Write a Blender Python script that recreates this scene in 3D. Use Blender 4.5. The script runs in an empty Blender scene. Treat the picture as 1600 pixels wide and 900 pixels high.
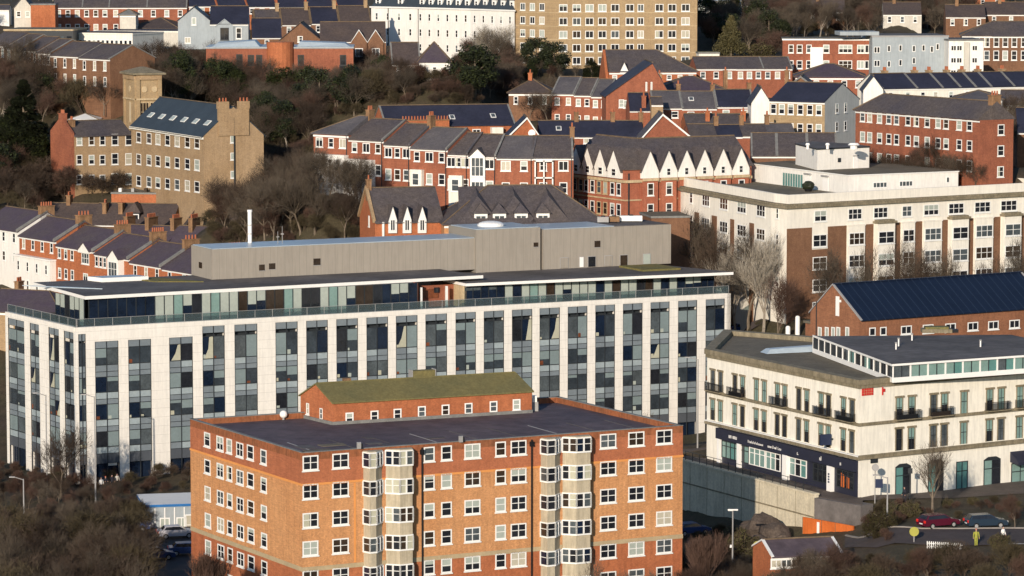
import bpy, math, random
from math import radians as R, sin, cos, tan, atan2, sqrt, pi
from mathutils import Vector, Matrix
import numpy as np
C = bpy.context.scene.collection
random.seed(7)
# ---------------------------------------------------------------- camera, light, exposure
H = 70.0; FP = 5443.0; P0 = R(5.84); CP, SP = cos(P0), sin(P0)
cam = bpy.data.objects.new('camera', bpy.data.cameras.new('camera')); C.objects.link(cam)
cam.location = (0, 0, H); cam.rotation_euler = (pi/2-P0, 0, 0)
cam.data.sensor_width = 36; cam.data.lens = 36*FP/1600
cam.data.clip_start = 5; cam.data.clip_end = 6000
bpy.context.scene.camera = cam
SUN_EL, SUN_AZ = R(15.5), R(16)          # shadows fall away from the camera and to the right
w = bpy.data.worlds.new('World'); bpy.context.scene.world = w; w.use_nodes = True
nt = w.node_tree; sky = nt.nodes.new('ShaderNodeTexSky'); sky.sky_type = 'NISHITA'; sky.sun_disc = False
sky.sun_elevation = SUN_EL; sky.sun_rotation = R(180)+SUN_AZ
sky.air_density = 1.0; sky.dust_density = 0.2; sky.ozone_density = 3.0
nt.links.new(sky.outputs[0], nt.nodes['Background'].inputs[0]); nt.nodes['Background'].inputs[1].default_value = 0.12
sd = bpy.data.lights.new('sun', 'SUN'); sd.energy = 4.4; sd.angle = R(0.5); sd.color = (1, 0.87, 0.72)
sun = bpy.data.objects.new('sun', sd); C.objects.link(sun)
sdir = Vector((sin(SUN_AZ)*cos(SUN_EL), cos(SUN_AZ)*cos(SUN_EL), -sin(SUN_EL)))
sun.rotation_euler = sdir.to_track_quat('-Z', 'Y').to_euler(); sun.location = (-100, -100, 200)
vs = bpy.context.scene.view_settings; vs.view_transform = 'Standard'; vs.look = 'None'; vs.gamma = 1; vs.exposure = 0.14
cy = bpy.context.scene.cycles; cy.max_bounces = 5; cy.diffuse_bounces = 2; cy.glossy_bounces = 2; cy.transparent_max_bounces = 8
cy.use_denoising = True; cy.use_adaptive_sampling = True; cy.adaptive_threshold = 0.02

# ---------------------------------------------------------------- where a point of the place stands
def ray(px, py):
    u = (px-800)/FP; v = (py-450)/FP
    return Vector((u, CP-v*SP, -SP-v*CP))
CAM = Vector((0, 0, H))
def at(px, py, D):
    d = ray(px, py); return CAM+d*(D/d.y)
def onz(px, py, z):
    d = ray(px, py); return CAM+d*((z-H)/d.z)
def proj(p):
    x, y, z = p[0], p[1], p[2]-H
    f = y*CP-z*SP; up = y*SP+z*CP
    return 800+FP*x/f, 450-FP*up/f
def along(a, deg, px):           # walk from a at azimuth deg until column px is reached
    c, s = cos(R(deg)), sin(R(deg)); lo, hi = 0.0, 400.0
    for _ in range(40):
        m = (lo+hi)/2
        q = proj((a[0]+c*m, a[1]+s*m, a[2]))[0]
        if q < px: lo = m
        else: hi = m
    return Vector((a[0]+c*lo, a[1]+s*lo, a[2]))

# ---------------------------------------------------------------- materials
M = {}
def mat(name, col, var=0.18, scale=0.35, rough=0.85, spec=0.25, col2=None, streak=0.0, fine=0.0, bump=0.0, metal=0.0, obj=False):
    m = bpy.data.materials.new(name); m.use_nodes = True; n = m.node_tree.nodes; l = m.node_tree.links
    b = n['Principled BSDF']; b.inputs['Roughness'].default_value = rough; b.inputs['Metallic'].default_value = metal
    b.inputs['Specular IOR Level'].default_value = spec
    geo = n.new('ShaderNodeNewGeometry'); src = geo.outputs['Position']
    if obj:
        src = n.new('ShaderNodeTexCoord').outputs['Object']
    def noise(sc, det=4, vec=None, rg=0.6):
        t = n.new('ShaderNodeTexNoise'); t.inputs['Scale'].default_value = sc; t.inputs['Detail'].default_value = det
        t.inputs['Roughness'].default_value = rg; l.new(vec or src, t.inputs['Vector']); return t.outputs['Fac']
    def ramp(f, a, b_, lo=0.3, hi=0.7):
        r = n.new('ShaderNodeMapRange'); r.inputs['From Min'].default_value = lo; r.inputs['From Max'].default_value = hi
        r.inputs['To Min'].default_value = a; r.inputs['To Max'].default_value = b_; l.new(f, r.inputs['Value']); return r.outputs[0]
    f = ramp(noise(scale), 0, 1)
    mx = n.new('ShaderNodeMix'); mx.data_type = 'RGBA'; l.new(f, mx.inputs['Factor'])
    c2 = col2 or tuple(c*(1-var*1.6) for c in col)
    mx.inputs[6].default_value = (*col, 1); mx.inputs[7].default_value = (*c2, 1)
    out = mx.outputs[2]
    def mult(out, fac):
        k = n.new('ShaderNodeMix'); k.data_type = 'RGBA'; k.blend_type = 'MULTIPLY'; k.inputs['Factor'].default_value = 1
        l.new(out, k.inputs[6]); l.new(fac, k.inputs[7]); return k.outputs[2]
    out = mult(out, ramp(noise(scale*7, 3), 1-var*0.8, 1+var*0.5))
    if fine: out = mult(out, ramp(noise(4.5, 4), 1-fine, 1+fine*0.6))
    if streak:
        mp = n.new('ShaderNodeMapping'); mp.inputs['Scale'].default_value = (2.6, 2.6, 0.28); l.new(src, mp.inputs['Vector'])
        out = mult(out, ramp(noise(1.0, 5, mp.outputs[0], 0.7), 1-streak, 1.03, 0.35, 0.6))
    l.new(out, b.inputs['Base Color'])
    if bump:
        bp = n.new('ShaderNodeBump'); bp.inputs['Strength'].default_value = bump; bp.inputs['Distance'].default_value = 0.1
        l.new(noise(3.0, 4), bp.inputs['Height']); l.new(bp.outputs[0], b.inputs['Normal'])
    M[name] = m; return m
def lined(name, axis, period, width, dark, **k):   # a material with regular joints along one axis of the object
    m = mat(name, obj=True, **k); n = m.node_tree.nodes; l = m.node_tree.links; b = n['Principled BSDF']
    old = b.inputs['Base Color'].links[0].from_socket
    tc = n.new('ShaderNodeTexCoord'); sx = n.new('ShaderNodeSeparateXYZ'); l.new(tc.outputs['Object'], sx.inputs[0])
    md = n.new('ShaderNodeMath'); md.operation = 'WRAP'; l.new(sx.outputs[axis], md.inputs[0]); md.inputs[1].default_value = period; md.inputs[2].default_value = 0
    lt = n.new('ShaderNodeMath'); lt.operation = 'LESS_THAN'; l.new(md.outputs[0], lt.inputs[0]); lt.inputs[1].default_value = width
    mx = n.new('ShaderNodeMix'); mx.data_type = 'RGBA'; l.new(lt.outputs[0], mx.inputs['Factor'])
    l.new(old, mx.inputs[6]); mx.inputs[7].default_value = (*dark, 1); l.new(mx.outputs[2], b.inputs['Base Color'])
    return m
def bricky(name, col, col2, mortar, **k):          # courses of brick, mixed with weathering
    m = mat(name, col, col2=col2, **k); n = m.node_tree.nodes; l = m.node_tree.links; b = n['Principled BSDF']
    old = b.inputs['Base Color'].links[0].from_socket
    geo = n.new('ShaderNodeNewGeometry'); sx = n.new('ShaderNodeSeparateXYZ'); l.new(geo.outputs['Position'], sx.inputs[0])
    ad = n.new('ShaderNodeMath'); ad.operation = 'ADD'; l.new(sx.outputs[0], ad.inputs[0]); l.new(sx.outputs[1], ad.inputs[1])
    cb = n.new('ShaderNodeCombineXYZ'); l.new(ad.outputs[0], cb.inputs[0]); l.new(sx.outputs[2], cb.inputs[1])
    t = n.new('ShaderNodeTexBrick'); l.new(cb.outputs[0], t.inputs['Vector']); t.inputs['Scale'].default_value = 1
    t.inputs['Brick Width'].default_value = 0.23; t.inputs['Row Height'].default_value = 0.08; t.inputs['Mortar Size'].default_value = 0.008
    t.inputs['Color1'].default_value = (1.08, 1.05, 1, 1); t.inputs['Color2'].default_value = (0.8, 0.78, 0.8, 1); t.inputs['Mortar'].default_value = (*mortar, 1)
    k2 = n.new('ShaderNodeMix'); k2.data_type = 'RGBA'; k2.blend_type = 'MULTIPLY'; k2.inputs['Factor'].default_value = 1
    l.new(old, k2.inputs[6]); l.new(t.outputs['Color'], k2.inputs[7]); l.new(k2.outputs[2], b.inputs['Base Color'])
    return m
bricky('brick_orange', (0.60, 0.31, 0.142), (0.55, 0.265, 0.115), (1.0, 1.0, 0.95), var=0.10, scale=0.16, streak=0.17, fine=0.16)
bricky('brick_red', (0.36, 0.130, 0.072), (0.255, 0.088, 0.052), (1.0, 1.0, 1.0), var=0.14, scale=0.2, streak=0.12, fine=0.12)
bricky('brick_upper', (0.45, 0.165, 0.080), (0.39, 0.135, 0.066), (1.0, 1.0, 1.0), var=0.12, scale=0.15, streak=0.12, fine=0.10)
bricky('brick_bright', (0.47, 0.165, 0.072), (0.38, 0.125, 0.055), (1.0, 1.0, 1.0), var=0.14, scale=0.25, streak=0.13, fine=0.12)
bricky('brick_hall', (0.32, 0.145, 0.078), (0.25, 0.11, 0.06), (1, 1, 1), var=0.14, scale=0.25, streak=0.12, fine=0.12)
bricky('brick_brown', (0.235, 0.125, 0.072), (0.175, 0.09, 0.052), (1, 1, 1), var=0.14, scale=0.25, streak=0.12, fine=0.12)
bricky('brick_tan', (0.42, 0.30, 0.18), (0.33, 0.225, 0.125), (1, 1, 1), var=0.12, scale=0.15, streak=0.12, fine=0.12)
bricky('brick_yellow', (0.42, 0.31, 0.18), (0.35, 0.25, 0.14), (1, 1, 1), var=0.10, scale=0.15, streak=0.1, fine=0.10)
bricky('brick_pink', (0.45, 0.17, 0.10), (0.36, 0.12, 0.07), (1, 1, 1), var=0.1, scale=0.2, streak=0.15, fine=0.1)
mat('band_light', (0.72, 0.30, 0.09), 0.08)
mat('band_beige', (0.46, 0.36, 0.22), 0.12, 0.5)
mat('parapet_stain', (0.24, 0.095, 0.045), 0.3, 0.4, col2=(0.36, 0.12, 0.05), streak=0.3)
mat('spandrel_render', (0.50, 0.43, 0.31), 0.10, 0.6, streak=0.25)
lined('stone_white', 2, 1.15, 0.035, (0.52, 0.49, 0.44), col=(0.80, 0.76, 0.69), var=0.05, scale=0.4, streak=0.10, rough=0.7)
mat('render_cream', (0.86, 0.81, 0.70), 0.05, 0.3, streak=0.14)
mat('render_white', (0.82, 0.79, 0.73), 0.05, 0.3, streak=0.09)
mat('render_hotel', (0.84, 0.79, 0.69), 0.05, 0.3, streak=0.09)
mat('render_pale', (0.62, 0.58, 0.50), 0.10, 0.3, streak=0.1)
mat('render_grey', (0.52, 0.52, 0.49), 0.08, 0.3, streak=0.1)
mat('clad_bluegrey', (0.36, 0.40, 0.42), 0.06, 0.2, streak=0.12)
mat('stone_trim', (0.30, 0.25, 0.17), 0.25, 0.8, streak=0.3, col2=(0.20, 0.17, 0.11))
mat('trim_sand', (0.60, 0.46, 0.28), 0.15, 0.6, streak=0.2)
mat('trim_white', (0.82, 0.81, 0.77), 0.05, 0.8, rough=0.5)
mat('slate', (0.080, 0.070, 0.078), 0.25, 0.2, rough=0.75, fine=0.35, col2=(0.115, 0.094, 0.084), streak=0.0)
mat('slate_dark', (0.036, 0.038, 0.062), 0.2, 0.25, rough=0.6, fine=0.2)
mat('slate_plum', (0.078, 0.058, 0.082), 0.2, 0.25, rough=0.75, fine=0.2, col2=(0.092, 0.074, 0.078))
mat('slate_grey', (0.130, 0.118, 0.120), 0.2, 0.3, rough=0.8, fine=0.2, col2=(0.08, 0.075, 0.085))
mat('slate_brown', (0.105, 0.078, 0.066), 0.25, 0.3, rough=0.85, fine=0.25, col2=(0.07, 0.055, 0.055))
mat('slate_teal', (0.045, 0.060, 0.075), 0.15, 0.3, rough=0.6, fine=0.12)
mat('ridge_tile', (0.20, 0.14, 0.085), 0.25, 1.0)
mat('lead', (0.24, 0.235, 0.22), 0.2, 1.0)
mat('felt_plum', (0.080, 0.062, 0.075), 0.35, 0.10, rough=0.8, col2=(0.135, 0.100, 0.105), fine=0.12)
mat('felt_grey', (0.165, 0.148, 0.140), 0.3, 0.12, rough=0.85, fine=0.1)
mat('felt_brown', (0.20, 0.165, 0.115), 0.25, 0.12, rough=0.9, fine=0.2, col2=(0.13, 0.115, 0.085))
mat('felt_olive', (0.20, 0.165, 0.065), 0.2, 0.3, rough=0.9, fine=0.18, col2=(0.15, 0.135, 0.06))
mat('moss_roof', (0.22, 0.17, 0.05), 0.3, 0.4, fine=0.3, col2=(0.14, 0.14, 0.06))
mat('roof_membrane', (0.40, 0.47, 0.52), 0.08, 0.2, rough=0.35, spec=0.5)
lined('clad_taupe', 0, 1.05, 0.06, (0.25, 0.225, 0.19), col=(0.325, 0.29, 0.245), var=0.04, scale=0.1, streak=0.08, rough=0.6)
lined('roof_blue', 0, 1.25, 0.07, (0.035, 0.050, 0.08), col=(0.009, 0.016, 0.036), var=0.12, scale=0.3, rough=0.45)
mat('metal_white', (0.86, 0.84, 0.80), 0.03, rough=0.4)
mat('metal_dark', (0.03, 0.035, 0.04), 0.1, rough=0.5)
mat('metal_grey', (0.35, 0.34, 0.33), 0.1, rough=0.5)
mat('shop_navy', (0.028, 0.030, 0.050), 0.12, 0.6, rough=0.45)
mat('spandrel_grey', (0.17, 0.19, 0.205), 0.08, rough=0.3, spec=0.5)
mat('fascia_grey', (0.085, 0.095, 0.11), 0.08, rough=0.4)
mat('terracotta', (0.36, 0.13, 0.07), 0.15, 1.5, col2=(0.36, 0.11, 0.05))
mat('chimney_brick', (0.33, 0.19, 0.10), 0.25, 0.9, streak=0.3)
mat('black_paint', (0.012, 0.012, 0.014), 0.1, rough=0.5)
mat('red_paint', (0.62, 0.035, 0.03), 0.1, rough=0.5)
mat('orange_board', (0.66, 0.16, 0.035), 0.12, 0.7, rough=0.7, streak=0.15)
mat('navy_sign', (0.02, 0.03, 0.07), 0.05, rough=0.5)
mat('sign_yellow', (0.38, 0.36, 0.07), 0.1, rough=0.5)
mat('wall_concrete', (0.70, 0.62, 0.46), 0.14, 0.5, streak=0.15, fine=0.12)
mat('boulder', (0.13, 0.10, 0.08), 0.3, 0.8, fine=0.3, bump=0.6)
mat('asphalt', (0.092, 0.074, 0.070), 0.15, 0.3, rough=0.9, fine=0.1)
mat('paving', (0.15, 0.12, 0.10), 0.2, 0.3, fine=0.15)
mat('road_paint', (0.70, 0.68, 0.62), 0.1, 2)
mat('kerb', (0.30, 0.27, 0.24), 0.15, 1)
mat('bark', (0.21, 0.165, 0.12), 0.25, 1.0)
mat('bark_pale', (0.34, 0.29, 0.23), 0.2, 1.0)
mat('twig_brown', (0.078, 0.054, 0.038), 0.2, 0.3)
mat('twig_red', (0.100, 0.058, 0.042), 0.2, 0.3)
mat('twig_grey', (0.105, 0.082, 0.060), 0.2, 0.3)
mat('twig_pale', (0.40, 0.35, 0.28), 0.2, 0.3)
mat('twig_olive', (0.080, 0.062, 0.034), 0.25, 0.4)
mat('leaf_dark', (0.026, 0.032, 0.016), 0.35, 0.8, rough=0.6)
mat('leaf_green', (0.050, 0.062, 0.020), 0.35, 0.8, rough=0.6)
mat('leaf_olive', (0.105, 0.090, 0.036), 0.3, 0.7, rough=0.7)
mat('grass', (0.075, 0.095, 0.028), 0.3, 0.5, fine=0.3)
mat('reed', (0.26, 0.19, 0.12), 0.2, 1)
mat('skin', (0.5, 0.3, 0.22), 0.05); mat('cloth_red', (0.5, 0.09, 0.05), 0.1); mat('cloth_dark', (0.03, 0.03, 0.04), 0.1); mat('hivis', (0.40, 0.40, 0.07), 0.15, 2)
mat('paint_red', (0.085, 0.008, 0.022), 0.03, rough=0.25, spec=0.5); mat('paint_blue', (0.02, 0.035, 0.055), 0.03, rough=0.25, spec=0.5)
mat('paint_silver', (0.45, 0.44, 0.47), 0.03, rough=0.3, spec=0.5); mat('paint_navy', (0.02, 0.05, 0.16), 0.03, rough=0.3, spec=0.5)
mat('tyre', (0.012, 0.012, 0.012), 0.1); mat('lamp_red', (0.7, 0.03, 0.02), 0.05, rough=0.3); mat('lamp_clear', (0.7, 0.7, 0.68), 0.05, rough=0.3)
mat('stall_blue', (0.03, 0.16, 0.42), 0.1)
def glass(name, col, rough=0.12, spec=0.55, var=0.3):
    return mat(name, col, var, 0.5, rough=rough, spec=spec)
glass('glass', (0.024, 0.027, 0.034)); glass('glass_warm', (0.05, 0.035, 0.025)); glass('glass_navy', (0.012, 0.022, 0.045))
glass('glass_mid', (0.10, 0.12, 0.13)); glass('blind', (0.40, 0.44, 0.39), 0.3, 0.4, 0.08); glass('blind_warm', (0.50, 0.46, 0.36), 0.3, 0.4, 0.1)
glass('glass_green', (0.22, 0.34, 0.31), 0.15, 0.5, 0.12); glass('panel_blue', (0.34, 0.40, 0.42), 0.2, 0.5, 0.10); glass('panel_slate', (0.20, 0.235, 0.26), 0.2, 0.5, 0.1)
glass('curtain', (0.48, 0.47, 0.36), 0.4, 0.3, 0.1); glass('glass_haze', (0.050, 0.064, 0.078), 0.12, 0.6); glass('blind_blue', (0.21, 0.265, 0.27), 0.25, 0.5, 0.1)
glass('glass_teal', (0.12, 0.27, 0.25), 0.15, 0.5, 0.12); glass('glass_rust', (0.22, 0.07, 0.03), 0.3, 0.4, 0.3)
def clear_glass():
    m = bpy.data.materials.new('glass_rail'); m.use_nodes = True; n = m.node_tree.nodes; l = m.node_tree.links
    b = n['Principled BSDF']; b.inputs['Base Color'].default_value = (0.10, 0.13, 0.14, 1); b.inputs['Roughness'].default_value = 0.1
    t = n.new('ShaderNodeBsdfTransparent'); t.inputs[0].default_value = (0.75, 0.85, 0.85, 1)
    x = n.new('ShaderNodeMixShader'); x.inputs[0].default_value = 0.35
    l.new(t.outputs[0], x.inputs[1]); l.new(b.outputs[0], x.inputs[2]); l.new(x.outputs[0], n['Material Output'].inputs[0]); M['glass_rail'] = m
clear_glass()

# ---------------------------------------------------------------- mesh builder
class MB:
    def __init__(s): s.v = []; s.f = []; s.m = []; s.mats = []
    def mi(s, n):
        if n not in s.mats: s.mats.append(n)
        return s.mats.index(n)
    def add(s, vs, fs, mt):
        o = len(s.v); s.v += [tuple(p) for p in vs]; k = s.mi(mt)
        for f in fs: s.f.append([o+i for i in f]); s.m.append(k)
        return s
    def box(s, x0, x1, y0, y1, z0, z1, mt):
        return s.add([(x0,y0,z0),(x1,y0,z0),(x1,y1,z0),(x0,y1,z0),(x0,y0,z1),(x1,y0,z1),(x1,y1,z1),(x0,y1,z1)],
              [(3,2,1,0),(4,5,6,7),(0,1,5,4),(1,2,6,5),(2,3,7,6),(3,0,4,7)], mt)
    def prism(s, P, z0, z1, mt, P2=None, top=None):
        n = len(P); Q = P2 or P
        z1s = z1 if isinstance(z1, (list, tuple)) else [z1]*n
        s.add([(p[0], p[1], z0) for p in P]+[(p[0], p[1], z1s[i]) for i, p in enumerate(Q)],
              [tuple(range(n-1, -1, -1))]+[(i, (i+1)%n, n+(i+1)%n, n+i) for i in range(n)], mt)
        o = len(s.v)-n; s.f.append([o+i for i in range(n)]); s.m.append(s.mi(top or mt)); return s
    def hexa(s, A, B, mt):   # two matching polygons in space joined into a solid
        n = len(A)
        return s.add(list(A)+list(B), [tuple(range(n-1, -1, -1)), tuple(range(n, 2*n))]+[(i, (i+1)%n, n+(i+1)%n, n+i) for i in range(n)], mt)
    def tube(s, a, b, r0, r1, mt, k=6, cap=True):
        a = Vector(a); b = Vector(b); d = (b-a).normalized(); e = d.orthogonal().normalized(); g = d.cross(e)
        vs = [a+(e*cos(2*pi*i/k)+g*sin(2*pi*i/k))*r0 for i in range(k)]+[b+(e*cos(2*pi*i/k)+g*sin(2*pi*i/k))*r1 for i in range(k)]
        fs = [(i, (i+1)%k, k+(i+1)%k, k+i) for i in range(k)]
        if cap: fs += [tuple(range(k-1, -1, -1)), tuple(range(k, 2*k))]
        return s.add(vs, fs, mt)
    def ball(s, c, rx, ry, rz, mt, n=8, k=6, jit=0):
        vs = [(c[0], c[1], c[2]-rz)]
        for j in range(1, k):
            a = -pi/2+pi*j/k
            for i in range(n):
                q = 1+random.uniform(-jit, jit)
                vs.append((c[0]+rx*q*cos(a)*cos(2*pi*i/n), c[1]+ry*q*cos(a)*sin(2*pi*i/n), c[2]+rz*q*sin(a)))
        vs.append((c[0], c[1], c[2]+rz)); L = len(vs)-1
        fs = [(0, 1+(i+1)%n, 1+i) for i in range(n)]
        for j in range(k-2):
            for i in range(n): a = 1+j*n; fs.append((a+i, a+(i+1)%n, a+n+(i+1)%n, a+n+i))
        a = 1+(k-2)*n; fs += [(a+i, a+(i+1)%n, L) for i in range(n)]
        return s.add(vs, fs, mt)
    def mesh(s, name, smooth=False):
        me = bpy.data.meshes.new(name); me.from_pydata(s.v, [], s.f); me.update()
        for n in s.mats: me.materials.append(M[n])
        me.polygons.foreach_set('material_index', s.m)
        if smooth: me.polygons.foreach_set('use_smooth', [True]*len(s.f))
        return me
def obj(name, me, parent=None, loc=(0, 0, 0), rot=0):
    if isinstance(me, MB): me = me.mesh(name)
    o = bpy.data.objects.new(name, me); C.objects.link(o); o.location = loc; o.rotation_euler = (0, 0, rot)
    if parent: o.parent = parent
    return o
def tag(o, label, cat, group=None):
    o['label'] = label; o['category'] = cat
    if group: o['group'] = group
    return o
def thing(name, label, cat, loc, rot=0, group=None):
    return tag(obj(name, None, None, loc, rot), label, cat, group)
ANCH = []     # ground heights under the buildings

class Bld:
    """footprint pts (world xy) run rear-left, front-left, front-right, rear-right ... ; walls from zb to zt"""
    def __init__(s, name, label, cat, pts, zb, zt, main=1, group=None, anchor=True):
        o = pts[main]; d = pts[main+1]-o; s.th = atan2(d.y, d.x)
        s.zb = zb; s.o = Vector((o.x, o.y, zb)); c, q = cos(-s.th), sin(-s.th)
        s.P = [Vector(((p.x-o.x)*c-(p.y-o.y)*q, (p.x-o.x)*q+(p.y-o.y)*c)) for p in pts]
        s.h = zt-zb; s.e = thing(name, label, cat, s.o, s.th, group); s.main = main
        s.L = d.xy.length
        if anchor:
            for p in pts: ANCH.append((p.x, p.y, zb))
    def loc(s, p):           # world -> local
        c, q = cos(-s.th), sin(-s.th); x, y = p[0]-s.o.x, p[1]-s.o.y
        return Vector((x*c-y*q, x*q+y*c, p[2]-s.zb))
    def fr(s, i):
        a = s.P[i]; b = s.P[(i+1) % len(s.P)]; return a, (b-a).normalized(), (b-a).length
    def hit(s, i, px, py):   # u, z on wall i seen at that place of the photograph
        d = ray(px, py); c, q = cos(-s.th), sin(-s.th); dl = Vector((d.x*c-d.y*q, d.x*q+d.y*c, d.z)); o = s.loc(CAM)
        a, t, L = s.fr(i); n = Vector((t.y, -t.x)); k = ((a-o.xy).dot(n))/(dl.xy.dot(n)); p = o+dl*k
        return (p.xy-a).dot(t), p.z
    def pt(s, i, u, z, off=0):
        a, t, L = s.fr(i); return Vector((a.x+t.x*u+t.y*off, a.y+t.y*u-t.x*off, z))
    def fbox(s, mb, i, u0, u1, z0, z1, o0, o1, mt):
        f = [s.pt(i, u0, 0, o1), s.pt(i, u1, 0, o1), s.pt(i, u1, 0, o0), s.pt(i, u0, 0, o0)]
        mb.prism([(p.x, p.y) for p in f], z0, z1, mt)
    def part(s, name, mb, parent=None): return obj(name, mb, parent or s.e)
    def put(s, name, me, i, u, z, off=0.0, parent=None):
        a, t, L = s.fr(i); p = s.pt(i, u, z, off)
        return obj(name, me, parent or s.e, p, atan2(t.y, t.x))
    def inset(s, d):         # footprint moved inwards by d
        n = len(s.P); out = []
        for i in range(n):
            a, b, c = s.P[i-1], s.P[i], s.P[(i+1) % n]
            t1 = (b-a).normalized(); t2 = (c-b).normalized(); n1 = Vector((-t1.y, t1.x)); n2 = Vector((-t2.y, t2.x))
            k = n1+n2; out.append(b+k*(d/max(0.3, k.dot(n1))))
        return out

def Pw(a): return Vector((a[0], a[1]))
def rect(name, label, cat, A, B, h, W, group=None, anchor=True):
    """A = (px, py, distance) of the front-left eave; B = (px, py) on the same level, or (px, 'a', degrees)"""
    a = at(*A)
    b = along(a, B[2], B[0]) if B[1] == 'a' else onz(B[0], B[1], a.z)
    t = (b-a).xy.normalized(); n = Vector((-t.y, t.x))
    pts = [a.xy+n*W, a.xy, b.xy, b.xy+n*W]
    s = Bld(name, label, cat, pts, a.z-h, a.z, 1, group, anchor); s.W = W; s.A = a; s.B = b
    return s

# ---------------------------------------------------------------- windows
WC = {}
GL = {'std': ['glass', 'glass', 'glass_warm', 'glass_mid', 'blind', 'blind_warm'], 'dark': ['glass', 'glass', 'glass_warm', 'glass_mid']}
def wmesh(style, w, h, g, fr='trim_white', sill=True, deep=False):
    w = round(w, 1); h = round(h, 1); key = (style, w, h, g, fr, sill, deep)
    if key in WC: return WC[key]
    t = 0.13 if w > 0.75 else 0.10; b = MB(); p = 0.05
    b.box(-w/2, -w/2+t, -p, 0.02, 0, h, fr); b.box(w/2-t, w/2, -p, 0.02, 0, h, fr)
    b.box(-w/2+t, w/2-t, -p, 0.02, h-t, h, fr); b.box(-w/2+t, w/2-t, -p, 0.02, 0, t*1.1, fr)
    nc, nr = {'cross': (2, 2), 'sash': (1, 2), 'two': (2, 1), 'tri': (3, 2), 'tri1': (3, 1), 'one': (1, 1), 'quad': (4, 2), 'quad1': (4, 1)}[style]
    for i in range(1, nc):
        x = -w/2+w*i/nc; b.box(x-0.045, x+0.045, -p+0.01, 0.02, t*1.1, h-t, fr)
    if nr == 2:
        z = h*0.52
        for i in range(nc):
            x0 = -w/2+w*i/nc+(t if i == 0 else 0.045); x1 = -w/2+w*(i+1)/nc-(t if i == nc-1 else 0.045)
            b.box(x0, x1, -p+0.015, 0.02, z-0.035, z+0.035, fr)
    if sill: b.box(-w/2-0.08, w/2+0.08, -0.13, -0.003, -0.12, -0.002, fr)
    gb = b if not deep else MB()
    r = random.Random(hash((g, style, w)) & 255)
    x0, x1, z0, z1 = -w/2+t*0.7, w/2-t*0.7, t*0.7, h-t*0.7
    gb.add([(x0, -0.012, z0), (x1, -0.012, z0), (x1, -0.012, z1), (x0, -0.012, z1)], [(0, 1, 2, 3)], GL['std'][g % 6] if g < 6 else 'glass')
    if g in (6, 7, 8):      # blind part of the way down, or a drawn curtain
        zz = z0+(z1-z0)*(0.45 if g == 6 else 0.7)
        if g == 8: gb.add([(x0, -0.016, z0), ((x0+x1)/2-0.1, -0.016, z0), ((x0+x1)/2-0.1, -0.016, z1), (x0, -0.016, z1)], [(0, 1, 2, 3)], 'curtain')
        else: gb.add([(x0, -0.016, zz), (x1, -0.016, zz), (x1, -0.016, z1), (x0, -0.016, z1)], [(0, 1, 2, 3)], 'blind')
    m = (b.mesh('window'), gb.mesh('pane') if deep else None)
    WC[key] = m; return m
def win(s, i, u, z, w, h, style='sash', g=None, fr='trim_white', sill=True, deep=False, parent=None, off=0.0, weights=None):
    """window whose middle stands at u and whose foot is at z"""
    if g is None: g = random.choices(range(9), weights or [30, 14, 8, 10, 8, 6, 10, 8, 6])[0]
    a, b = wmesh(style, w, h, g, fr, sill, deep)
    o = s.put('window', a, i, u, z, off, parent)
    if b: obj('pane', b, o)
    return o
def wgrid(s, i, ref, pys, cols, hpx, style='sash', deep=False, py0=None, weights=None, fr='trim_white', skip=()):
    """cols = [(px centre, width px)]; pys = row centres as seen at column ref"""
    zs = [s.hit(i, ref, p)[1] for p in pys]
    sc = s.hit(i, ref, pys[0]-hpx/2)[1]-s.hit(i, ref, pys[0]+hpx/2)[1]
    for r, z in enumerate(zs):
        for c, cc in enumerate(cols):
            if (r, c) in skip: continue
            px, wp = cc[0], cc[1]; u0 = s.hit(i, px-wp/2, pys[r])[0]; u1 = s.hit(i, px+wp/2, pys[r])[0]
            st = cc[2] if len(cc) > 2 else style
            win(s, i, (u0+u1)/2, z-sc/2, abs(u1-u0), sc, st, deep=deep, weights=weights, fr=fr)
def wrow(s, i, n, zs, w, h, style='sash', u0=0.0, u1=None, weights=None, fr='trim_white'):
    L = s.fr(i)[2]; u1 = L if u1 is None else u1
    for z in zs:
        for k in range(n): win(s, i, u0+(u1-u0)*(k+0.5)/n, z, w, h, style, weights=weights, fr=fr)

# ---------------------------------------------------------------- chimneys, roofs
POT = MB().tube((0, 0, 0), (0, 0, 0.6), 0.15, 0.11, 'terracotta', 7).mesh('chimney_pot')
def chimney(s, x, y, z, hh=1.8, w=1.5, d=0.7, pots=4, m='chimney_brick', roof=None, along_x=False):
    b = MB(); wx, wy = (w, d) if along_x else (d, w)
    b.box(x-wx/2, x+wx/2, y-wy/2, y+wy/2, z-1.5, z+hh, m); b.box(x-wx/2-0.08, x+wx/2+0.08, y-wy/2-0.08, y+wy/2+0.08, z+hh, z+hh+0.15, m)
    c = obj('chimney', b, roof or s.e)
    for k in range(pots):
        f = (k+0.5)/pots-0.5; px, py = (x+f*w*0.85, y) if along_x else (x, y+f*w*0.85)
        if roof: q = obj('chimney_pot', POT, s.e, (px, py, z+hh+0.15))
        else: q = obj('chimney_pot', POT, c, (px, py, z+hh+0.15))
    return c
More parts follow.
